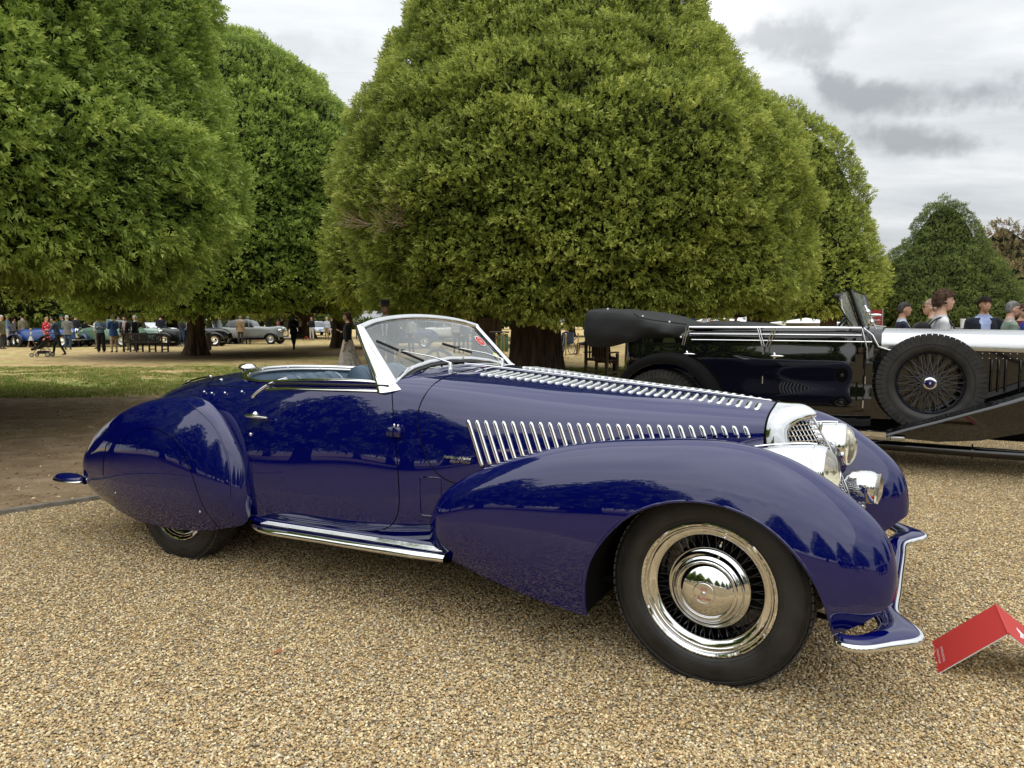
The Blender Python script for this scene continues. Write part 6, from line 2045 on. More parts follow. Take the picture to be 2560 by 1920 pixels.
    HW = (HV @ Rg.T + hc) * s
    hd = mesh('head', HW, HF, skin_mat(skin), root, True)
    g = MB()
    for sg in (-1, 1): g.ellipsoid((sg * .076, -.004, -.012), (.009, .019, .030), 8, 6)
    g.xf(np.block([[Rg, hc[:, None]], [np.zeros((1, 3)), np.ones((1, 1))]])); g.v = [v * s for v in g.v]; g.build('ear', skin_mat(skin), hd)
    HM = np.block([[Rg, hc[:, None]], [np.zeros((1, 3)), np.ones((1, 1))]])
    def hp(name, mb, mat, par=hd):
        mb.xf(HM); mb.v = [v * s for v in mb.v]; return mb.build(name, mat, par)
    e = MB(); [e.ellipsoid((sg * .031, .083, .007), (.0085, .006, .0042), 8, 6) for sg in (-1, 1)]; hp('eye', e, EYE)
    e = MB(); e.ellipsoid((0, .094, -.068), (.022, .009, .006), 8, 6); hp('mouth', e, LIP)
    if near:
        e = MB(); [e.tube([(sg * .015, .099, .027), (sg * .032, .096, .032), (sg * .048, .084, .026)], .0026, 6) for sg in (-1, 1)]; hp('eyebrow', e, hair_mat(hair))
    if glasses:
        e = MB(); [e.ellipsoid((sg * .033, .100, .006), (.026, .006, .018), 10, 6) for sg in (-1, 1)]; e.tube([(-.075, -.01, .012), (-.066, .075, .012), (0, .107, .012), (.066, .075, .012), (.075, -.01, .012)], .003, 6); hp('sunglasses', e, M['blackplastic'])
    # hair
    if style != 'bald':
        g = MB(); rr = np.random.default_rng(int(abs(pos[0] * 131 + pos[1] * 17)) + 3)
        n, mm = (40, 24) if near else (16, 10)
        V = []; F = []
        ce = {'short': .007, 'curly': .030, 'long': .016, 'fringe': .020, 'tied': .012}[style]
        lowb = {'short': -.052, 'curly': -.070, 'long': -.19, 'fringe': -.06, 'tied': -.07}[style]
        for j in range(mm + 1):
            el = math.pi / 2 - j / mm * math.pi * .72
            for i in range(n):
                a = 2 * math.pi * i / n; d = np.array([math.cos(el) * math.cos(a), math.cos(el) * math.sin(a), math.sin(el)])
                p = d * np.array([.078 + ce, .100 + ce, .120 + ce * .8])
                zmin = lowb if d[1] < -.30 else (.046 if d[1] > .22 else (.046 + (lowb * .6 - .046) * min(1, (.22 - d[1]) / .52) ** 1.4))
                if style == 'fringe' and d[1] > .3: zmin = .045
                if style == 'curly' and d[1] > .5: zmin = .052
                lump = (rr.random() - .5) * (.024 if style == 'curly' else (.012 if style == 'fringe' else .004))
                p = p * (1 + lump * 5)
                if p[2] < zmin: p = np.array([p[0] * (.93 if d[1] > 0 else 1), p[1] * (.93 if d[1] > 0 else 1.0), zmin]) * np.array([.97, .94, 1])
                V.append(p)
        for j in range(mm):
            for i in range(n): F.append((j * n + i, (j + 1) * n + i, (j + 1) * n + (i + 1) % n, j * n + (i + 1) % n))
        g.add(V, F)
        if style == 'curly' and near:
            for k in range(260):
                d = rr.normal(0, 1, 3); d /= np.linalg.norm(d)
                if d[2] < -.25 or (d[1] > .12 and d[2] < .45): continue
                c_ = d * np.array([.098, .122, .138]); g.ellipsoid(c_, rr.uniform(.010, .019, 3), 6, 4)
        if style == 'long': g.tube([(0, -.075, -.03), (0, -.095, -.14), (.0, -.085, -.26), (0, -.07, -.34)], [.07, .068, .055, .025], 10, flat=.6)
        if style == 'tied': g.ellipsoid((0, -.12, .0), (.03, .035, .04), 8, 6)
        hp('hair', g, hair_mat(hair))
    if beard:
        e = MB(); e.ellipsoid((0, .055, -.095), (.052, .042, .035), 12, 8); hp('beard', e, hair_mat(hair))
    if hat:
        g = MB(); kind, colr = hat
        if kind == 'fedora': g.lathe([(.165, .062), (.168, .066), (.11, .070), (.098, .075), (.094, .16), (.06, .175), (.02, .165), (0, .163)], 24)
        else: g.lathe([(.100, .04), (.104, .08), (.085, .125), (.04, .145), (0, .148)], 20); 
        if kind == 'cap': g.ellipsoid((0, .13, .055), (.065, .065, .010), 12, 6)
        hp('hat', g, cloth(colr))
    if skirt:
        col_, len_, flare_, sway, spat = skirt
        n, mm = 48, 12; V = []; F = []
        for j in range(mm + 1):
            t = j / mm; z = hipz + .08 - len_ * t
            for i in range(n):
                a = 2 * math.pi * i / n; r = (.150 + flare_ * t ** 1.1) * (1 + .10 * t * math.sin(a * 7 + 1) + .05 * t * math.sin(a * 12))
                V.append((r * math.cos(a), r * .85 * math.sin(a) - sway * t * t, z))
        for j in range(mm):
            for i in range(n): F.append((j * n + i, j * n + (i + 1) % n, (j + 1) * n + (i + 1) % n, (j + 1) * n + i))
        mesh('skirt', np.array(V) * s, [f[::-1] for f in F], cloth(col_, pat=spat), root, True)
    if jacket:
        # coat skirts below the waist
        n = 28; V = []; F = []
        for j, (z, k) in enumerate(((hipz + .10, 0), (hipz - .02, .018), (hipz - .16, .034))):
            for i in range(n):
                a = math.pi / 2 + .12 + (2 * math.pi - .24) * i / (n - 1); V.append(((.158 * wd + jk + .006 + k) * math.cos(a), (.115 * wd + jk + .006 + k) * math.sin(a), z))
        for j in range(2):
            for i in range(n - 1): F.append((j * n + i, j * n + i + 1, (j + 1) * n + i + 1, (j + 1) * n + i))
        mesh('jacket_hem', np.array(V) * s, F, cloth(top, pat=pat), root, True)
        # lapels
    return root


def D_of(fy): return 1862 * 1.489 / (fy - 801.2)
NAVY, BLK, WHT, BEI = (.018, .024, .05), (.012, .012, .014), (.62, .62, .60), (.42, .34, .24)
GREY_H, WHITE_H, BLOND, BROWN, DARKH = (.22, .21, .20), (.55, .53, .50), (.42, .29, .13), (.09, .05, .028), (.018, .014, .012)
R_, L_, B_, F_ = rad(-90), rad(90), 0.0, rad(180)      # facing right, left, away, towards the camera
person(4, D_of(873), R_, 1.76, top=(.12, .115, .06), legs=(.05, .05, .05), jacket=True, hair=WHITE_H, glasses=True, label='man in an olive jacket and dark glasses cut by the left edge of the picture')
person(20, D_of(867.5), rad(-70), 1.82, top=(.26, .40, .72), legs=WHT, hair=WHITE_H, arms='front', label='white-haired man in a light blue shirt and white trousers, far left')
person(57, D_of(867.5), rad(70), 1.82, top=(.26, .22, .15), shirt=WHT, jacket=True, legs=(.03, .03, .03), hair=DARKH, label='dark-haired man in a tan tweed jacket over a white shirt, beside the blue car')
person(77, D_of(868), rad(150), 1.06, top=(.62, .58, .48), legs=SK_L, skirt=((.62, .60, .52), .42, .15, 0, None), hair=BLOND, style='long', build=.8, stance='walk', shoes='white', label='small blonde girl in a white dress running on the dry grass')
person(117, D_of(868), rad(-110), 1.68, top=(.6, .04, .05), pat='floral_red', skirt=((.6, .04, .05), .62, .12, 0, 'floral_red'), legs=SK_L, hair=BLOND, style='long', label='blonde woman in a red and white floral dress')
person(130, D_of(865), rad(-140), 1.78, top=(.02, .02, .022), shirt=WHT, jacket=True, hair=GREY_H, label='grey-haired man in a dark jacket between the floral dress and the pushchair')
pusher = person(144, D_of(891), rad(98), 1.66, top=(.06, .085, .15), legs=(.018, .022, .018), skin=SK_M, hair=DARKH, arms='head1', stance='walk', lean=.22, shortsleeve=False, label='man in a blue shirt pushing a black pushchair with one hand on his head')
person(155, D_of(866), rad(170), 1.80, top=(.03, .08, .05), legs=(.05, .05, .06), style='bald', hair=GREY_H, hat=('cap', (.02, .12, .06)), label='man in a dark green cap behind the grey blazer')
person(168, D_of(874.5), rad(10), 1.76, top=(.20, .21, .205), jacket=True, legs=(.05, .09, .17), hair=WHITE_H, arms='fold', label='white-haired man seen from behind in a grey blazer and jeans')
person(190, D_of(867.6), rad(-5), 1.83, top=(.020, .022, .030), legs=(.018, .020, .028), hair=DARKH, arms='fold', build=1.05, label='broad man dressed all in black standing with his back turned, left of the green car')
person(215, D_of(866), rad(30), 1.6, top=BLK, legs=BLK, hair=DARKH, style='long', skin=SK_M, arms='front', label='long-haired woman in black by the rear of the green car')
person(240, D_of(872), rad(120), 1.76, top=WHT, legs=(.2, .16, .1), hair=GREY_H, arms='front', label='man in a white shirt half hidden by a denim jacket')
person(251, D_of(881), rad(200), 1.70, top=(.09, .16, .24), legs=BLK, wide=.42, hair=BLOND, style='tied', arms='front', label='fair woman in a denim jacket and wide black trousers')
person(283, D_of(881), rad(60), 1.76, top=(.035, .085, .23), jacket=True, legs=BEI, hair=GREY_H, arms='fold', label='man in a bright blue blazer and beige trousers left of the bench')
person(312, D_of(877), rad(185), 1.72, top=BLK, shirt=(.6, .5, .52), tie=(.5, .02, .05), jacket=True, legs=(.20, .18, .10), hair=DARKH, arms='down', label='man in a black blazer with a red tie behind the bench')
person(338, D_of(877.5), rad(80), 1.74, top=BLK, shirt=WHT, jacket=True, legs=(.02, .02, .03), hair=WHITE_H, arms='hold1', label='man in a black suit raising a hand, behind the bench')
person(401, D_of(863), rad(15), 1.84, top=(.018, .020, .030), jacket=True, legs=(.52, .42, .30), hair=DARKH, arms='front', label='man in a dark blazer and cream trousers seen from behind near the bench end')
person(454, D_of(866), rad(-8), 1.72, top=(.03, .035, .055), legs=(.04, .07, .13), hair=BROWN, arms='front', shoes='white', label='man in a dark jacket and blue jeans with white shoes, left of the yew trunk')
person(519, D_of(876), rad(75), 1.64, top=BLK, legs=(.17, .155, .14), wide=.35, hair=BROWN, style='tied', lean=1.15, arms='down', label='woman in wide grey trousers bending down beside the yew trunk')
person(548, D_of(858), rad(-60), 1.80, top=(.45, .52, .62), legs=(.03, .045, .11), hair=DARKH, arms='down', shoes='white', label='man in a pale blue shirt and navy trousers by the two motorbike-like wheels')
person(569, D_of(857), rad(-50), 1.66, top=(.22, .05, .04), pat='check', skirt=((.22, .05, .04), .30, .16, 0, 'check'), legs=(.55, .48, .36), hair=BROWN, label='woman in a red checked poncho and cream trousers')
person(600, D_of(861), rad(0), 1.78, top=(.34, .24, .13), jacket=True, legs=(.06, .045, .05), hair=GREY_H, label='man in a tan coat and brown trousers with his back turned by the grey saloon')
person(619, D_of(859.5), rad(0), 1.76, top=(.55, .46, .26), jacket=True, legs=(.55, .48, .46), hair=GREY_H, label='person in a cream jacket and pale trousers by the grey saloon')
person(652, D_of(846), rad(160), 1.76, top=(.05, .06, .09), legs=BLK, hair=GREY_H, label='man in a slate jacket behind the bonnet of the grey saloon')
person(695, D_of(842), rad(140), 1.66, top=(.55, .20, .20), skirt=((.55, .20, .20), .55, .12, 0, None), legs=SK_L, hair=DARKH, style='long', label='woman in a pink dress right of the grey saloon')
person(705, D_of(842), rad(170), 1.72, top=BLK, legs=BLK, hair=DARKH, label='man in black beside the woman in pink')
person(716, D_of(844), rad(190), 1.72, top=WHT, legs=(.6, .55, .5), hair=GREY_H, label='person dressed in white and cream, left of the man in navy')
person(733, D_of(874), rad(176), 1.80, top=(.010, .014, .035), jacket=True, legs=(.008, .010, .020), hair=DARKH, skin=SK_D, arms='front', stance='cross', label='man in a navy blazer and black trousers walking in the shade of the yew')
person(778, D_of(851), rad(170), 1.78, top=BLK, legs=WHT, hair=BROWN, arms='hold1', label='man in a black jumper and white trousers by the far dark trunk')
person(816, D_of(850), rad(180), 1.74, top=(.55, .60, .72), legs=(.30, .22, .10), hair=WHITE_H, label='man in a white shirt and tan trousers, further right')
person(829, D_of(849), rad(100), 1.76, top=(.02, .02, .03), legs=BLK, hair=DARKH, label='man in a dark waistcoat beside the tan trousers')
person(868, 18.6, L_, 1.62, top=BLK, legs=SK_L, skirt=((.5, .47, .44), .92, .30, .10, 'skirt'), hair=(.07, .035, .022), style='long', glasses=True, arms='hold1', stance='walk', near=True,
       label='long-haired woman in a black cardigan and long grey patterned skirt walking left')
person(962, 15.2, rad(183), 1.74, top=(.012, .009, .008), shirt=(.42, .42, .42), tie=BLK, jacket=True, legs=BLK, hair=DARKH, skin=(.22, .12, .08), hat=('fedora', (.012, .009, .008)), near=True,
       label='man in a black hat and dark suit in deep shade behind the windscreen')
person(1026, 33.0, rad(150), 1.72, top=WHT, legs=BLK, hair=DARKH, label='person in a white top seen through the windscreen, left of the trunk reflection')
person(1140, 34.0, rad(0), 1.74, top=WHT, legs=BLK, hair=GREY_H, label='person in a white top and black trousers seen through the windscreen beside the white car')
person(1162, 34.0, rad(200), 1.72, top=(.05, .07, .09), legs=(.05, .06, .08), hair=GREY_H, label='person in slate clothes seen through the right part of the windscreen')
# beyond the black tourer, right side
person(2250, 11.2, rad(-112), 1.60, top=(.012, .016, .035), shirt=(.55, .60, .70), jacket=True, hair=(.06, .055, .05), skin=SK_M, near=True, z0=0, label='man with dark grey hair in a navy blazer beside the tourer windscreen')
person(2347, 8.5, rad(-108), 1.66, top=(.62, .63, .65), hair=(.075, .045, .03), skin=SK_L, style='curly', near=True, z0=0, gaze=0, label='teenage boy with curly brown hair and a white T-shirt, nearest behind the bonnet')
person(2322, 10.4, rad(60), 1.62, top=(.13, .16, .09), shirt=None, hair=(.35, .25, .2), style='short', near=True, z0=0, glasses=True, label='man in an olive shirt and glasses hidden behind the curly-haired boy')
person(2452, 11.0, rad(162), 1.67, top=(.016, .020, .032), shirt=(.36, .44, .68), jacket=True, hair=(.02, .014, .012), skin=SK_M, style='fringe', near=True, z0=0, gaze=rad(12), label='dark-haired boy in a navy blazer and light blue shirt facing the camera')
person(2519, 10.6, rad(-108), 1.60, top=(.20, .27, .22), jacket=True, shirt=(.5, .42, .42), hair=(.17, .17, .17), skin=SK_L, near=True, z0=0, glasses=True, label='grey-haired man in glasses and a pale green jacket at the right edge')
person(2549, 11.3, rad(165), 1.58, top=(.13, .02, .025), hair=(.10, .055, .03), style='long', skin=SK_L, near=True, z0=0, glasses=True, label='woman with long brown hair, sunglasses and a maroon top at the right edge')
person(2578, 10.4, rad(100), 1.62, top=(.02, .05, .42), hair=BROWN, skin=SK_L, z0=0, near=False, label='person in a bright blue jacket mostly outside the right edge')
person(1757, 25, rad(185), 1.78, top=(.62, .50, .36), shirt=(.55, .60, .70), jacket=True, hair=GREY_H, hat=('cap', (.20, .28, .42)), glasses=True, label='man in a pale blue cap and cream jacket beyond the tourer')
person(1799, 29, rad(180), 1.72, top=BLK, shirt=WHT, jacket=True, hair=BROWN, style='long', label='person with brown hair in a black jacket in front of the white tents')
person(1835, 31, rad(175), 1.72, top=(.5, .35, .32), hair=GREY_H, label='person in a pinkish top in front of the second white tent')

bk = empty('backpack', (px2w(2347, 8.5), 8.5, 0), rad(-108), None, label='black backpack with shoulder straps on the curly-haired boy', cat='backpack')
m = MB(); m.box((0, -.20, 1.10), (.28, .16, .42), bev=.05); m.build('bag', cloth((.015, .015, .017)), bk)
m = MB(); m.box((0, -.29, 1.02), (.22, .05, .24), bev=.02); m.build('pocket', cloth((.05, .05, .055)), bk)
for sg in (-1, 1):
    m = MB(); m.tube(scurve([(sg * .10, -.14, 1.27), (sg * .105, -.09, 1.335), (sg * .11, -.01, 1.362), (sg * .115, .07, 1.30), (sg * .125, .125, 1.18), (sg * .14, .11, 1.04)], 20), .020, 8, flat=.45); m.build('strap', M['blackplastic'], bk)
# ================================================================== BACKGROUND THINGS
M['teak_dark'] = principled('dark_teak', (.03, .024, .018), rough=.8); vary(M['teak_dark'], (.018, .014, .011), (.05, .040, .030), scale=12., stretch=(1, 1, 4))
M['teak'] = principled('weathered_teak', (.12, .085, .05), rough=.8); vary(M['teak'], (.12, .082, .048), (.26, .18, .105), scale=12., stretch=(1, 1, 4))
M['brass'] = principled('polished_brass', (.80, .55, .22), rough=.15, metal=1.)
M['canvas'] = principled('white_canvas', (.78, .78, .78), rough=.8)
M['maroon'] = principled('maroon_cloth', (.22, .02, .05), rough=.8)
M['navycloth'] = principled('navy_canvas', (.03, .06, .13), rough=.8)


def bench(name, loc, rz, w, mat, label, cat, nslat, armsl=True):
    b = empty(name, loc, rz, None, label=label, cat=cat)
    hw = w / 2
    legs = [(-hw, 0), (hw, 0)] + ([(-hw * .34, 0), (hw * .34, 0)] if w > 1.2 else [])
    for i, (x, _) in enumerate(legs):
        m = MB(); m.box((x, 0, .44 if abs(x) > hw * .9 else .22), (.065, .065, .88 if abs(x) > hw * .9 else .44), bev=.006); m.build('leg', mat, b, smooth=False)
        m = MB(); m.box((x, .50, .30 if abs(x) > hw * .9 else .21), (.065, .065, .60 if abs(x) > hw * .9 else .42), bev=.006); m.build('leg', mat, b, smooth=False)
        m = MB(); m.box((x, .25, .14), (.045, .50, .045)); m.build('stretcher', mat, b, smooth=False)
    for x in (-hw, hw):
        m = MB(); m.box((x, .24, .625), (.08, .60, .035), bev=.006); m.build('armrest', mat, b, smooth=False)
    m = MB(); m.box((0, 0, .85), (w + .06, .05, .085), bev=.006); m.build('top_rail', mat, b, smooth=False)
    m = MB(); m.box((0, 0, .46), (w, .045, .06), bev=.005); m.build('lower_rail', mat, b, smooth=False)
    for i in range(nslat):
        x = -hw + .07 + (w - .14) * (i + .5) / nslat
        m = MB(); m.box((x, 0, .65), ((w - .14) / nslat * .50, .022, .34)); m.build('back_slat', mat, b, smooth=False)
    for k in range(5):
        m = MB(); m.box((0, .06 + .105 * k, .43), (w - .02, .075, .025)); m.build('seat_slat', mat, b, smooth=False)
    m = MB(); m.box((0, .50, .38), (w, .03, .07)); m.build('apron', mat, b, smooth=False)
    return b


Dn = D_of(880.5)
bench('park_bench', (px2w(355, Dn), Dn, float(gz(Dn))), rad(-6), 1.90, M['teak_dark'], 'dark slatted park bench seen from behind at the edge of the yew shade', 'bench', 22)
bench('garden_armchair', (px2w(1482, 18.9), 18.3, float(gz(18.3))), rad(-38), .60, M['teak'], 'brown wooden garden armchair beside the tail of the black tourer', 'chair', 6)
person(1503, 18.6, rad(-38), 1.7, top=BLK, legs=(.02, .02, .025), hair=DARKH, seated=True, pos=(px2w(1503, 18.6), 18.65), label='person in black sitting in the wooden garden armchair')

# pushchair
def pushchair(loc, rz):
    p = empty('pushchair', loc, rz, None, label='black folding pushchair with a grey lined seat, pushed across the grass', cat='pushchair')
    fm = M['blackplastic']; cm = cloth((.03, .03, .032)); lm = cloth((.16, .165, .165))
    for s_ in (-1, 1):
        y = s_ * .22
        m = MB(); m.tube([(-.42, y, .95), (-.30, y, .80), (.25, y, .14)], .013, 8); m.build('frame_tube', fm, p)
        m = MB(); m.tube([(-.05, y, .50), (-.28, y, .12)], .013, 8); m.build('frame_tube', fm, p)
        m = MB(); m.tube([(.28, y, .36), (-.25, y, .30)], .010, 8); m.build('frame_tube', fm, p)
        for x, r in ((.30, .085), (-.30, .10)):
            w = empty('wheel', (x, y, r), 0, p)
            m = MB(); a = np.arange(24) / 24 * 2 * math.pi; m.tube([(r * .86 * math.cos(t), 0, r * .86 * math.sin(t)) for t in a], r * .15, 8, closed=True); m.build('tyre', M['rubber'], w)
            m = MB(); m.lathe([(r * .7, -.01), (r * .7, .01), (0, .015)], 16, (0, 0, 0), 'Y'); m.build('rim', M['satin'], w)
    m = MB(); m.tube([(-.42, -.22, .95), (-.44, 0, .97), (-.42, .22, .95)], .016, 8); m.build('handle', fm, p)
    V = []
    secs = [(.34, .30), (.20, .36), (.05, .38), (-.06, .44), (-.18, .62), (-.27, .80)]
    for x, z in secs:
        for y in (-.20, -.15, 0, .15, .20): V.append((x, y, z + (.05 if abs(y) > .18 else (-.02 if y == 0 else 0))))
    F = [(i * 5 + j, i * 5 + j + 1, i * 5 + 6 + j, i * 5 + 5 + j) for i in range(5) for j in range(4)]
    mesh('seat', V, F, lm, p); mesh('seat_shell', [(x, y, z - .03) for x, y, z in V], F, cm, p)
    V = []; n = 9
    for k in range(n):
        a = rad(-10 + 105 * k / (n - 1))
        for y in np.linspace(-.21, .21, 7): V.append((-.20 + .30 * math.sin(a) * .9, y, .66 + .27 * math.cos(a) - .08 * (y / .21) ** 2))
    F = [(i * 7 + j, i * 7 + j + 1, i * 7 + 8 + j, i * 7 + 7 + j) for i in range(n - 1) for j in range(6)]
    mesh('canopy', V, F, cm, p)
    m = MB(); m.box((-.05, 0, .19), (.38, .36, .12), bev=.04); m.build('basket', cm, p)
    m = MB(); m.tube([(.30, -.22, .085), (.30, .22, .085)], .01, 6); m.build('axle', fm, p)
Dp = D_of(892)
pushchair((px2w(102, Dp), Dp, float(gz(Dp))), rad(188))

# rope barrier
posts = []
for i, (px_, D_, lb) in enumerate(((1239, D_of(892), 'left'), (1251, D_of(894.5), 'middle'), (1257.5, D_of(887.5), 'right'), (1412, D_of(895), 'seated'), (1443, D_of(888.5), 'chair'))):
    desc = ['brass rope post just right of the windscreen, leftmost of three', 'brass rope post in the middle of the three by the green bin', 'brass rope post farthest back of the three by the green bin', 'brass rope post in front of the wheelchair', 'brass rope post beside the wooden armchair'][i]
    p = empty('rope_post', (px2w(px_, D_), D_, float(gz(D_))), 0, None, label=desc, cat='rope post', group='brass rope posts')
    m = MB(); m.lathe([(.0, 0), (.16, 0), (.16, .015), (.05, .03), (.024, .05), (.024, .88)], 20); m.build('pole', M['brass'], p)
    m = MB(); m.ellipsoid((0, 0, .93), (.045, .045, .05), 12, 8); m.lathe([(.03, .85), (.04, .86), (.04, .89), (.03, .90)], 16); m.build('finial', M['brass'], p)
    posts.append(np.array([px2w(px_, D_), D_, float(gz(D_)) + .86]))
M['rope'] = principled('navy_rope', (.012, .016, .06), rough=.8)
for i, (a, b_, lb) in enumerate(((posts[0], posts[1], 'navy rope hanging between the left and middle brass posts'), (posts[2], posts[2] + np.array([1.4, -.6, 0]), 'navy rope running from the farthest brass post behind the big trunk'), (posts[0], posts[0] - np.array([1.5, -.3, 0]), 'navy rope running left from the leftmost brass post'), (posts[3], posts[4], 'navy rope between the posts before the wheelchair'))):
    P = [a * (1 - t) + b_ * t - np.array([0, 0, .20 * math.sin(math.pi * t)]) for t in np.linspace(0, 1, 14)]
    o = MB().tube(P, .018, 6).build('rope', M['rope']); tag(o, lb, 'rope', 'barrier ropes')
# green bin with a dark canopy lid
Db = 36.0
b = empty('litter_bin', (px2w(1252, Db), Db, float(gz(Db))), 0, None, label='green bin with a wide black lid behind the brass posts', cat='bin')
m = MB(); m.box((0, 0, .42), (.62, .6, .84), bev=.03); m.build('bin_body', principled('bin_green', (.06, .14, .07), rough=.6), b)
m = MB(); m.box((-.2, 0, .93), (1.15, .8, .07), bev=.03); m.build('bin_lid', M['blackplastic'], b)

# wheelchair user in the background
Dw = D_of(886)
wc = empty('wheelchair', (px2w(1413, Dw), Dw, float(gz(Dw))), rad(30), None, label='wheelchair with chrome spoked wheels right of the big trunk', cat='wheelchair')
for s_ in (-1, 1):
    w = empty('wheel', (s_ * .29, 0, .30), 0, wc)
    a = np.arange(32) / 32 * 2 * math.pi
    m = MB(); m.tube([(0, .29 * math.cos(t), .29 * math.sin(t)) for t in a], .016, 6, closed=True); m.build('tyre', M['rubber'], w)
    m = MB(); [m.tube([(0, 0, 0), (0, .28 * math.cos(t), .28 * math.sin(t))], .003, 4) for t in a[::2]]; m.build('spoke', M['chrome'], w)
    m = MB(); m.tube([(s_ * .26, -.22, .95), (s_ * .26, -.20, .5), (s_ * .26, .25, .48), (s_ * .24, .42, .12)], .013, 8); m.build('frame_tube', M['chrome'], wc)
m = MB(); m.box((0, 0, .50), (.46, .42, .05)); m.build('seat', M['navycloth'], wc)
m = MB(); m.box((0, -.22, .74), (.46, .03, .44)); m.build('backrest', M['navycloth'], wc)
person(pos=(px2w(1413, Dw), Dw), face=rad(30), h=1.7, top=(.03, .05, .12), legs=(.12, .20, .32), hair=WHITE_H, seated=True, label='white-haired person in navy sitting in the wheelchair')
Dq = 33.
person(pos=(px2w(1466, Dq), Dq), face=rad(100), h=1.72, top=(.02, .03, .07), legs=(.03, .03, .05), hair=DARKH, seated=True, label='dark-haired person in navy seated beyond the armchair')

# tents, parasol, banners on the right
def marquee(px_, D_, w, eave, peak, label, band=True):
    t = empty('marquee_tent', (px2w(px_, D_), D_, float(gz(D_))), 0, None, label=label, cat='tent', group='white marquee tents')
    h = w / 2
    V = [(-h, -h, eave), (h, -h, eave), (h, h, eave), (-h, h, eave)]
    m = MB(); n = 8
    rows = []
    for k in range(n + 1):
        tt = k / n; hh = eave + (peak - eave) * (tt ** 1.35); r = h * (1 - tt)
        rows.append([(-r, -r, hh), (r, -r, hh), (r, r, hh), (-r, r, hh)])
    V = [p for r in rows for p in r]; F = [(k * 4 + j, k * 4 + (j + 1) % 4, (k + 1) * 4 + (j + 1) % 4, (k + 1) * 4 + j) for k in range(n) for j in range(4)]
    mesh('tent_roof', V, F, M['canvas'], t, False)
    m = MB(); m.box((0, h - .05, eave / 2), (w, .04, eave)); m.box((-h + .05, 0, eave / 2), (.04, w, eave)); m.build('tent_wall', M['canvas'], t, smooth=False)
    if band:
        m = MB(); m.box((0, -h, eave - .18), (w, .04, .40)); m.build('valance', M['maroon'], t, smooth=False)
        c = bpy.data.curves.new('valance_print', 'FONT'); c.body = 'CONCOURS'; c.size = .26; c.align_x = 'CENTER'; c.materials.append(M['white']); o = bpy.data.objects.new('valance_print', c); link(o, t); o.rotation_euler = (rad(90), 0, 0); o.location = (0, -h - .025, eave - .27)
    for sx in (-1, 1):
        for sy in (-1, 1): m = MB(); m.box((sx * h, sy * h, eave / 2), (.07, .07, eave)); m.build('tent_pole', M['satin'], t, smooth=False)
marquee(1788, 62, 2.9, 1.45, 2.25, 'white peaked tent with a maroon valance, left of the pair beyond the tourer')
marquee(1862, 62, 2.9, 1.35, 2.05, 'white peaked tent with a maroon valance, right of the pair beyond the tourer')
for k, (px_, w) in enumerate(((2010, 6.4), (2180, 6.0), (2330, 6.0), (2500, 7.0))):
    marquee(px_, 74, w, 1.25, 1.75 + .1 * (k % 2), ['long low white marquee roof right of the two peaked tents', 'white marquee roof behind the tourer windscreen', 'white marquee roof behind the curly-haired boy', 'white marquee roof at the far right behind the people'][k], band=False)
pz = empty('closed_parasol', (px2w(1731, 24), 24, float(gz(24))), 0, None, label='closed navy parasol standing left of the white tents', cat='parasol')
m = MB(); m.tube([(0, 0, 0), (0, 0, 1.75)], .02, 8); m.build('pole', M['satin'], pz)
m = MB(); m.lathe([(.03, 1.72), (.05, 1.6), (.10, 1.1), (.13, .75), (.09, .72)], 12); m.build('canopy', M['navycloth'], pz)
def banner(px0, px1, D_, ztop, mat, label, lines=(), zbot=.4):
    x0, x1 = px2w(px0, D_), px2w(px1, D_)
    b = empty('banner', ((x0 + x1) / 2, D_, float(gz(D_))), 0, None, label=label, cat='banner')
    m = MB(); m.box((0, 0, (ztop + zbot) / 2), (x1 - x0, .03, ztop - zbot)); m.build('banner_cloth', mat, b, smooth=False)
    for s_ in (-1, 1): m = MB(); m.tube([(s_ * (x1 - x0) / 2, 0, 0), (s_ * (x1 - x0) / 2, 0, ztop + .03)], .018, 8); m.build('banner_pole', M['satin'], b)
    for k, (t, z, sz) in enumerate(lines):
        c = bpy.data.curves.new('banner_print', 'FONT'); c.body = t; c.size = sz; c.align_x = 'CENTER'; c.materials.append(M['white']); o = bpy.data.objects.new('banner_print', c); link(o, b); o.rotation_euler = (rad(90), 0, 0); o.location = (0, -.018, z)
M['banner_red'] = principled('red_banner_cloth', (.30, .018, .02), rough=.7)
banner(2150, 2199, 15, 1.58, M['banner_red'], 'tall red banner standing behind the tourer windscreen', (('CONCOURS', 1.36, .055), ('OF ELEGANCE', 1.29, .045)))
banner(1870, 1886, 40, 1.62, principled('blue_banner_cloth', (.05, .10, .25), rough=.7), 'small blue sign panel beside the second peaked tent')
# table and cups behind the people at far right
tb = empty('catering_table', (px2w(2402, 13.5), 13.5, 0), 0, None, label='grey draped table with white cups between the two boys', cat='table')
m = MB(); m.box((0, 0, .60), (.75, .6, 1.2), bev=.02); m.build('table_drape', cloth((.22, .20, .19)), tb)
for k, dx in enumerate((-.05, .10)):
    o = MB().lathe([(.035, 0), (.045, .16), (.043, .16), (.033, .01), (0, .01)], 16).build('paper_cup', M['white']); o.location = (px2w(2402 + dx * 120, 13.4), 13.35, 1.2)
    tag(o, ['tall white cup standing on the grey table, left one', 'tall white cup standing on the grey table, right one'][k], 'cup', 'cups on the draped table')

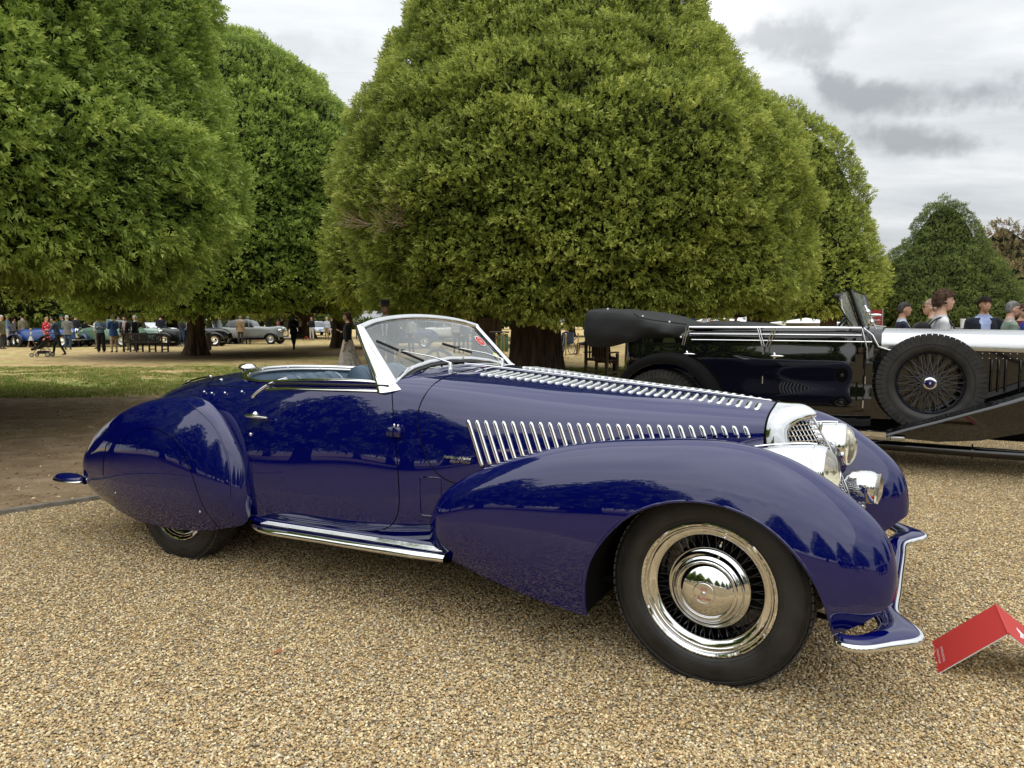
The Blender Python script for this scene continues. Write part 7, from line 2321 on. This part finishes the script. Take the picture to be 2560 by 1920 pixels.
# red tent card in the foreground
def card():
    Bp, Cp = np.array([1.735, 2.985, 0.003]), np.array([1.60, 2.705, 0.003])
    rd = (Bp - Cp); rd /= np.linalg.norm(rd); out = np.array([rd[1], -rd[0], 0])     # towards the right
    zt_ = .197; dxx = .215
    A = Bp + out * dxx + np.array([0, 0, zt_]); Dd = Cp + out * dxx + np.array([0, 0, zt_])
    B2 = A + out * .26 - np.array([0, 0, .197]); C2 = Dd + out * .26 - np.array([0, 0, .197])
    r = empty('car_name_card', tuple((Bp + Cp + B2 + C2) / 4 * np.array([1, 1, 0])), 0, None, label='red folded tent card with white print standing on the gravel at the right edge', cat='sign')
    o0 = np.array(r.location)
    def panel(name, q, th, mat, parent, nrm):
        q = [np.array(v) - o0 for v in q]; V = q + [v - nrm * th for v in q]
        return mesh(name, V, [(0, 1, 2, 3), (7, 6, 5, 4), (0, 4, 5, 1), (1, 5, 6, 2), (2, 6, 7, 3), (3, 7, 4, 0)], mat, parent, False)
    n1 = np.cross(Bp - Cp, Dd - Cp); n1 /= np.linalg.norm(n1); n1 = n1 if n1[2] > 0 else -n1
    n2 = np.cross(B2 - C2, Dd - C2); n2 /= np.linalg.norm(n2); n2 = n2 if n2[2] > 0 else -n2
    panel('card_back_leaf', [Cp, Bp, A, Dd], .004, M['card_white'], r, n1)
    panel('card_leaf', [Cp + n1 * .0006, Bp + n1 * .0006, A + n1 * .0006, Dd + n1 * .0006], .0012, M['red'], r, n1)
    panel('card_back_leaf', [C2, B2, A, Dd], .004, M['card_white'], r, n2)
    panel('card_leaf', [C2 + n2 * .0006, B2 + n2 * .0006, A + n2 * .0006, Dd + n2 * .0006], .0012, M['red'], r, n2)
    m = MB(); m.tube([A - o0 + np.array([0, 0, -.002]), Dd - o0 + np.array([0, 0, -.002])], .0048, 8); m.build('card_fold', M['red'], r)
    def txt(body, size, org, X, Y, nn):
        c = bpy.data.curves.new('card_print', 'FONT'); c.body = body; c.size = size; c.materials.append(M['white']); o = bpy.data.objects.new('card_print', c); link(o, r)
        o.matrix_local = Matrix([[X[i], Y[i], nn[i], org[i]] for i in range(3)] + [[0, 0, 0, 1]])
    down = (Cp - Bp) / np.linalg.norm(Cp - Bp); upv = (Dd - Cp); upv /= np.linalg.norm(upv)
    # small upside-down line of print near the lower edge (it reads from the other side)
    X = -down; Y = -upv
    e1 = (Cp * .75 + Bp * .25) + upv * .033 + n1 * .0016 - o0
    X = down; 
    Xr = -(-down)
    txt('HAMPTON COURT PALACE', .0115, (Bp + down * .245) + upv * .022 + n1 * .0016 - o0, -down, np.cross(n1, -down), n1)
    txt('CONCOURS OF ELEGANCE', .0115, (Bp + down * .245) + upv * .040 + n1 * .0016 - o0, -down, np.cross(n1, -down), n1)
    # winged emblem on the far leaf
    c0 = (A * .42 + Dd * .58) + (out * .26 - np.array([0, 0, .197])) / .326 * .075 + n2 * .0016 - o0
    dn = (C2 - Dd) / np.linalg.norm(C2 - Dd)
    W = []
    for s_ in (-1, 1):
        for k in range(3):
            a = c0 + rd * s_ * (.008 + .0) + dn * .006 * k; bb = c0 + rd * s_ * (.052 - .010 * k) - dn * (.010 - .008 * k)
            W.append((a, bb))
    m = MB()
    for a, bb in W: m.tube([a, (a + bb) / 2 - dn * .003, bb], [.0035, .003, .0006], 6, flat=.3)
    m.ellipsoid(c0, (.007, .007, .002), 10, 6)
    m.build('winged_emblem', M['white'], r)
M['card_white'] = principled('white_card_edge', (.72, .70, .66), rough=.6)
card()

# ---------------- background cars
def bgcar(px_, D_, ang, kind, col, label, fcol=None, L=4.3, scale=1.0):
    c = empty('parked_car', (px2w(px_, D_), D_, float(gz(D_))), ang, None, label=label, cat='car', group='cars parked beyond the yews')
    bp_ = bgpaint(col); fp_ = bgpaint(fcol or col)
    if kind == 'modern':
        st = [(-2.1, .70, .35, .75), (-2.0, .80, .28, .86), (-1.2, .88, .25, .95), (0, .90, .24, .95), (1.2, .88, .25, .88), (1.9, .80, .28, .72), (2.1, .66, .35, .6)]
        cab = [(-1.75, .55, .93), (-1.0, .66, 1.33), (-.1, .66, 1.40), (.5, .62, 1.32), (1.15, .50, .93)]; R = .33; tr = .78; wx = 1.3
    elif kind == 'saloon':
        st = [(-2.3, .45, .45, .80), (-2.1, .62, .40, 1.0), (-1.2, .72, .38, 1.10), (-.2, .72, .38, 1.12), (.5, .55, .42, 1.12), (1.4, .42, .45, 1.10), (2.0, .34, .45, 1.06), (2.05, .30, .45, 1.0)]
        cab = [(-1.9, .50, 1.0), (-1.4, .60, 1.48), (-.6, .62, 1.56), (.0, .60, 1.52), (.28, .56, 1.12)]; R = .34; tr = .70; wx = 1.45
    else:
        st = [(-2.1, .35, .50, .75), (-1.9, .50, .42, .92), (-1.0, .62, .38, 1.02), (-.2, .62, .38, 1.04), (.4, .50, .42, 1.04), (1.3, .38, .45, 1.02), (1.8, .30, .45, 1.0), (1.85, .27, .45, .95)]
        cab = None; R = .35; tr = .66; wx = 1.4
    C = [[(x, -w * f, z0 + (z1 - z0) * g_) for f, g_ in ((.92, 0), (1, .25), (1, .6), (.93, .88), (.70, .98), (.35, 1.0), (0, 1.01))] for x, w, z0, z1 in st]
    S = Surf(C, 40, 18, out=(0, -1, 0), mirror=True); V, F, Nn = S.arrays(); mesh('body', V, F, bp_, c, True, None, Nn)
    if cab:
        g = Surf([[(x, -w, .90), (x, -w, .90 + (z - .90) * .55), (x, -w * .86, .90 + (z - .90) * .92), (x, -w * .5, z), (x, 0, z + .01)] for x, w, z in cab], 30, 16, out=(0, -1, 0), mirror=True); V, F, Nn = g.arrays(); mesh('cabin_glass', V, F, M['car_glass'], c, True, None, Nn)
        rf = Surf([[(x, -w * .92, z - .07), (x, -w * .80, z - .015), (x, -w * .45, z + .008), (x, 0, z + .018)] for x, w, z in cab[1:4]], 20, 12, out=(0, 0, 1), mirror=True); V, F, Nn = rf.arrays(); mesh('roof', V, F, bp_, c, True, None, Nn)
        for s_ in (-1, 1):
            for x in (cab[1][0] + .1, (cab[1][0] + cab[3][0]) / 2, cab[3][0]):
                w = np.interp(x, [q[0] for q in cab], [q[1] for q in cab]); z = np.interp(x, [q[0] for q in cab], [q[2] for q in cab])
                m = MB(); m.tube([(x, s_ * (w + .012), .92), (x, s_ * (w * .97), z - .12), (x, s_ * w * .84, z - .01)], .028, 6); m.build('door_pillar', bp_, c)
    else:
        m = MB(); m.tube([(.28, -.52, 1.03), (.12, -.50, 1.36), (.12, .50, 1.36), (.28, .52, 1.03)], .018, 6); m.build('windscreen_frame', M['chrome'], c)
        mesh('windscreen_glass', [(.28, -.52, 1.03), (.12, -.50, 1.36), (.12, .50, 1.36), (.28, .52, 1.03)], [(0, 1, 2, 3)], M['glass'], c, False)
        m = MB(); m.box((-.75, 0, .98), (.8, .9, .16), bev=.06); m.build('seats', M['leather_pipe'], c)
    for x in (-wx, wx):
        for s_ in (-1, 1):
            w = empty('wheel', (x, s_ * tr, R), 0, c)
            prof = [(R * .62, .075), (R * .80, .085), (R * .96, .07), (R, .04), (R, -.05)]
            V, F = lathe_geo(prof, 28); V = V[:, [0, 2, 1]] * np.array([1, s_, 1]); mesh('tyre', V, F if s_ > 0 else F, M['rubber'], w)
            V, F = lathe_geo([(0, .055), (R * .18, .06), (R * .22, .045), (R * .5, .05), (R * .60, .07), (R * .63, .075)], 28); V = V[:, [0, 2, 1]] * np.array([1, s_, 1]); mesh('hubcap', V, F, M['satin'] if kind != 'tourer' else M['chrome'], w)
            if kind != 'modern':
                fr = R + .06
                path = [(fr * 1.05 * math.cos(a) * (1.25 if (a > 1.57) == (x < 0) else 1.0), fr * math.sin(a)) for a in np.linspace(-.15, math.pi + (.0), 14)]
                Cc = [[(px__, s_ * (.14 - .27), pz_ - .05), (px__, s_ * (.14 - .20), pz_ + .02), (px__ * 1.02, s_ * (.14 - .08), pz_ + .05), (px__, s_ * (.14), pz_ + .02), (px__, s_ * .15, pz_ - .05)] for px__, pz_ in path]
                Sx = Surf(Cc, 28, 10, out=(0, 0, 1)); V, F, Nn = Sx.arrays(); mesh('wing', V + np.array([x, s_ * tr, R]), F, fp_, c, True, None, Nn); mesh('wing_underside', V + np.array([x, s_ * tr, R]) - Nn * .015, F[:, ::-1], M['dark'], c, True)
            else:
                V, F = lathe_geo([(R + .05, .06), (R + .05, -.1)], 24); V = V[:, [0, 2, 1]] * np.array([1, s_, 1]); mesh('arch_liner', V + np.array([x, s_ * tr, R]), F, M['dark'], c)
    hx = st[-1][0]
    for s_ in (-1, 1):
        m = MB()
        if kind == 'modern': m.ellipsoid((hx - .16, s_ * .56, .62), (.10, .16, .06), 12, 8)
        else: m.ellipsoid((hx - .15, s_ * .38, .86), (.14, .11, .11), 14, 10)
        m.build('headlamp', M['chrome'], c)
    m = MB()
    if kind == 'modern': m.box((hx - .03, 0, .45), (.06, .9, .16), bev=.02)
    else: m.box((hx + .02, 0, .78), (.10, .48, .56), bev=.04)
    m.build('radiator_grille', M['chrome'], c)
    m = MB(); m.tube([(hx + .22, -.75, .42), (hx + .28, 0, .42), (hx + .22, .75, .42)], .03, 8); m.build('bumper', M['chrome'] if kind != 'modern' else bp_, c)
    m = MB(); m.box((0, 0, .34), (3.6, 1.1, .12)); m.build('underbody', M['dark'], c)
    if kind != 'modern':
        for s_ in (-1, 1): m = MB(); m.box((0, s_ * .72, .36), (1.9, .24, .03)); m.build('running_board', M['dark'], c)
    c.scale = (scale,) * 3
    return c
BGP = {}
def bgpaint(col):
    if col not in BGP: BGP[col] = principled('car_paint', col, rough=.3, coat=1., spec=.3, coat_rough=.03)
    return BGP[col]
M['car_glass'] = principled('tinted_car_glass', (.02, .025, .03), rough=.05, coat=1.)
bgcar(120, 42, rad(-8), 'tourer', (.04, .11, .36), 'blue vintage roadster behind the girl and the floral dress, far left', fcol=(.015, .04, .16))
bgcar(262, 43, rad(176), 'saloon', (.16, .28, .19), 'green vintage saloon with pale green wheel arch, left of the bench', fcol=(.05, .14, .08))
bgcar(375, 45, rad(-20), 'tourer', (.42, .56, .46), 'pale mint-green vintage car with chrome lamps behind the bench', fcol=(.40, .55, .44))
bgcar(432, 60, rad(160), 'modern', (.10, .20, .48), 'modern light blue coupe beyond the bench')
bgcar(482, 43.5, rad(185), 'tourer', (.015, .02, .018), 'black vintage tourer left of the yew trunk', fcol=(.01, .01, .01))
bgcar(536, 49, rad(-12), 'tourer', (.30, .31, .32), 'grey vintage tourer with spoked wheels right of the yew trunk', fcol=(.02, .02, .02))
bgcar(632, 47.5, rad(-5), 'saloon', (.27, .29, .28), 'grey vintage saloon with black front wing', fcol=(.025, .028, .03), scale=1.0)
bgcar(793, 75, rad(-60), 'modern', (.35, .45, .58), 'silvery blue modern car between the far trunks')
bgcar(995, 40, rad(185), 'tourer', (.05, .09, .22), 'dark blue car at the left inside the windscreen view', fcol=(.02, .04, .10))
bgcar(1058, 58, rad(178), 'modern', (.55, .56, .55), 'silver modern coupe seen through the windscreen')
bgcar(1128, 52, rad(-4), 'tourer', (.70, .70, .66), 'white vintage tourer seen through the windscreen', fcol=(.68, .68, .64))
for px_, D_, lb in ((699, D_of(851), 'small red and white car card left of the man in navy'), (765, D_of(851), 'small red and white car card by the far dark trunk'), (635, D_of(853.5), 'small red car card under the grey saloon')):
    r = empty('car_name_card', (px2w(px_, D_), D_, float(gz(D_))), 0, None, label=lb, cat='sign', group='small car cards on the lawn')
    m = MB(); mesh('card_leaf', [(-.30, -.15, 0), (-.30, .15, 0), (-.05, .15, .30), (-.05, -.15, .30)], [(0, 1, 2, 3)], principled('faded_red_card', (.5, .12, .10), rough=.6), r, False)
    mesh('card_leaf', [(-.05, -.15, .30), (-.05, .15, .30), (.30, .15, 0), (.30, -.15, 0)], [(0, 1, 2, 3)], M['red'], r, False)

# ---------------- trees further back, and the park behind the camera (seen in the paint)
def far_yew(X, Y, label, R=5.2, H=9.5, zb=1.9, seed=0, mat='yew_mid', dens=24, size=.42, tr=.42, arc=190, tmat=None, face=None, off=(0, 0), h=2.7):
    pr_ = [(zb, R * .78), (zb + .2, R * .93), (zb + 1.2, R), (zb + 3, R * .93), (H * .62, R * .72), (H * .8, R * .46), (H * .94, R * .2), (H, 0)]
    return yew('yew_tree', (X, Y), pr_, dens, size, M[mat], seed=seed, arc=arc, face=face, trunk=dict(r=tr, h=h, mat=tmat, off=off), label=label, group='yews across the park')
far_yew(-1.9, 26.5, 'yew behind the central one, standing on a pale twisted trunk', R=4.4, H=8, zb=2.3, seed=21, tr=.30, tmat=M['bark_pale'], dens=60, size=.28, off=(.75, 0), h=2.5)
far_yew(-9.6, 41, 'yew on a dark trunk just left of the windscreen', R=5.0, H=9, zb=2.15, seed=22, tr=.40, off=(.1, 0), dens=40, size=.34)
far_yew(-18.5, 63, 'distant yew with a thick dark trunk behind the man in the black jumper', R=6, H=10, zb=2.1, seed=23, tr=.6, off=(1.1, 0))
far_yew(-31.5, 47, 'yew behind the blue roadster at far left', R=6.6, H=10, zb=1.35, seed=24, tr=.5)
far_yew(-23.5, 52, 'yew behind the green saloon and the bench', R=6.0, H=10, zb=1.75, seed=25, tr=.5)
far_yew(-38, 62, 'yew beyond the left edge group of people', R=7, H=11, zb=1.5, seed=26, tr=.5)
far_yew(-3.0, 58, 'distant yew seen through the windscreen', R=6, H=10, zb=2.3, seed=27, tr=.7)
far_yew(5.4, 70, 'small distant yew right of the big trunk', R=5, H=8, zb=1.7, seed=28, tr=.4)
far_yew(1.0, 44, 'yew behind the green bin', R=4.8, H=9, zb=2.2, seed=31, tr=.6, off=(-2.3, 0))
far_yew(18.6, 44, 'yew behind the tourer windscreen with its trunk by the red banner', R=3.0, H=4.6, zb=1.75, seed=29, tr=.45)
far_yew(35.8, 55, 'brownish tree rising behind the bell-shaped yew at the right edge', R=4.5, H=8.6, zb=.8, seed=30, tr=.3, mat='autumn')

for i, (px_, fy, f_, tp, lg, hr, ex, lb) in enumerate((
    (34, 868, -30, (.10, .09, .10), BLK, DARKH, dict(style='long'), 'dark-haired woman between the light blue shirt and the tweed jacket'),
    (97, 863, 170, (.45, .42, .38), (.2, .2, .25), GREY_H, {}, 'person in a stone jacket beyond the small girl'),
    (205, 861, 20, (.55, .56, .58), (.05, .05, .08), GREY_H, {}, 'person in a pale top beyond the broad man in black'),
    (297, 862, 190, (.30, .10, .12), BLK, BROWN, dict(style='long'), 'woman in a dusky red top between the blue and black blazers'),
    (360, 858, 150, (.62, .62, .62), (.5, .48, .45), BLOND, {}, 'fair person dressed in white beyond the middle of the bench'),
    (385, 859, 200, (.64, .64, .63), (.06, .07, .10), GREY_H, dict(hat=('cap', (.6, .6, .58))), 'person in a white shirt and white cap beyond the bench end'),
    (428, 852, 20, (.12, .20, .16), (.3, .26, .2), GREY_H, {}, 'person in a green jacket near the light blue coupe'),
    (583, 853, 60, (.40, .42, .45), (.04, .05, .08), BROWN, {}, 'person in a grey shirt between the red poncho and the tan coat'),
    (670, 845, 170, (.20, .26, .36), (.3, .26, .2), GREY_H, {}, 'person in a denim-blue shirt by the radiator of the grey saloon'),
    (750, 846, 100, (.50, .50, .50), BLK, DARKH, {}, 'person in a light grey top right of the man in navy'),
    (842, 846, -60, (.55, .30, .25), (.55, .50, .45), BLOND, dict(style='long'), 'woman in a salmon top beside the dark trunk left of the cardigan'),
    (893, 848, 170, (.06, .07, .10), (.05, .06, .09), DARKH, {}, 'man in slate blue between the cardigan and the windscreen'),
    (1098, 849, 160, (.60, .58, .54), (.3, .3, .32), GREY_H, {}, 'person in cream seen through the middle of the windscreen'))):
    person(px_, D_of(fy), rad(f_), 1.66 + .03 * (i % 5), top=tp, legs=lg, hair=hr, arms=['down', 'front', 'fold', 'hold1'][i % 4], label=lb, **ex)

# the park's far edge: one mass of trees on the horizon
def distant_wood():
    r = np.random.default_rng(77); n = 9000
    x = r.uniform(-120, 120, n); prof = 3.2 + 2.2 * np.sin(x * .11 + 1) + 1.3 * np.sin(x * .31) + .8 * np.sin(x * .83)
    z = np.abs(prof) * r.random(n) ** .6 + .1; y = 128 + r.uniform(-3, 3, n) - .6 * z
    P = np.c_[x, y, z]; V = np.zeros((n, 4, 3, 3)); tn = np.zeros((n, 4))
    for b in range(4):
        d = r.normal(0, 1, (n, 3)); d[:, 1] = -np.abs(d[:, 1]) - .3; d /= np.linalg.norm(d, axis=1)[:, None]; w = np.cross(d, r.normal(0, 1, (n, 3))); w /= np.linalg.norm(w, axis=1)[:, None]
        V[:, b, 0] = P - w * .45; V[:, b, 1] = P + w * .45; V[:, b, 2] = P + d * 1.3; tn[:, b] = np.clip(.45 + r.normal(0, .2, n) + .25 * (z / 5 - .5), 0, 1)
    V = V.reshape(-1, 3)
    o = fast_mesh('distant_wood', V, np.arange(len(V)).reshape(-1, 3), M['yew_far'], None, tn.ravel(), smooth=False); tag(o, kind='stuff')
distant_wood()
# the park behind and beside the camera: it is what the paintwork and chrome mirror
proto = None
spots = [(-15.5, -1.5, 5.0, 9.5), (-13.0, -6.5, 1, 1), (-23.5, 1.5, 1, 1), (-29, -12, 1, 1), (-19, -16, 1, 1), (-20, 9, 0, 0), (-24, -13, 0, 0), (-14, -19, 0, 0), (-5.5, -24, 0, 0), (3, -25, 0, 0), (11, -24, 0, 0), (19, -21, 0, 0), (26, -13, 0, 0), (31, -2, 0, 0), (-34, -4, 0, 0), (36, 12, 0, 0)]
proto = yew('yew_tree', (-14.5, -1.0), [(1.2, 2.9), (1.4, 3.5), (2.5, 3.7), (4.2, 3.2), (6, 2.0), (7.6, 1.1), (8.6, .4), (8.9, 0)], 9, .55, M['yew_near'], seed=40, arc=360, trunk=dict(r=.4, h=1.8, limbs=0),
            label='conical yew in the row on the camera side of the park', group='conical yews on the camera side')
for (x, y, _, _) in spots[1:]:
    c = copy_tree(proto); c.location = (x, y, float(gz(y))); c.rotation_euler = (0, 0, random.random() * 6)
    if x == -20: c.location.x = -19; c.scale = (1.7, 1.7, 1.3)
bgcar(0, 10, rad(20), 'tourer', (.35, .02, .02), 'red vintage tourer parked on the gravel behind the camera', fcol=(.3, .015, .015)).location = (-8.5, -9.0, 0)
bgcar(0, 10, rad(-30), 'saloon', (.01, .01, .012), 'black vintage saloon parked on the gravel behind the camera').location = (5.5, -8.5, 0)
bgcar(0, 10, rad(-80), 'tourer', (.03, .03, .035), 'dark vintage tourer parked to the right behind the camera').location = (10.5, -3.0, 0)
for (x, y, a, tp, lg, lb) in ((4.6, -3.4, rad(20), (.2, .25, .35), (.05, .09, .17), 'person in a pale top and jeans behind the camera'), (3.4, -5.2, rad(-10), (.02, .02, .025), (.02, .02, .03), 'person in dark clothes behind the camera'), (-3.4, -6.0, rad(0), (.4, .4, .4), (.03, .04, .08), 'person in a light jacket behind the camera')):
    person(pos=(x, y), face=a, h=1.74, top=tp, legs=lg, label=lb)
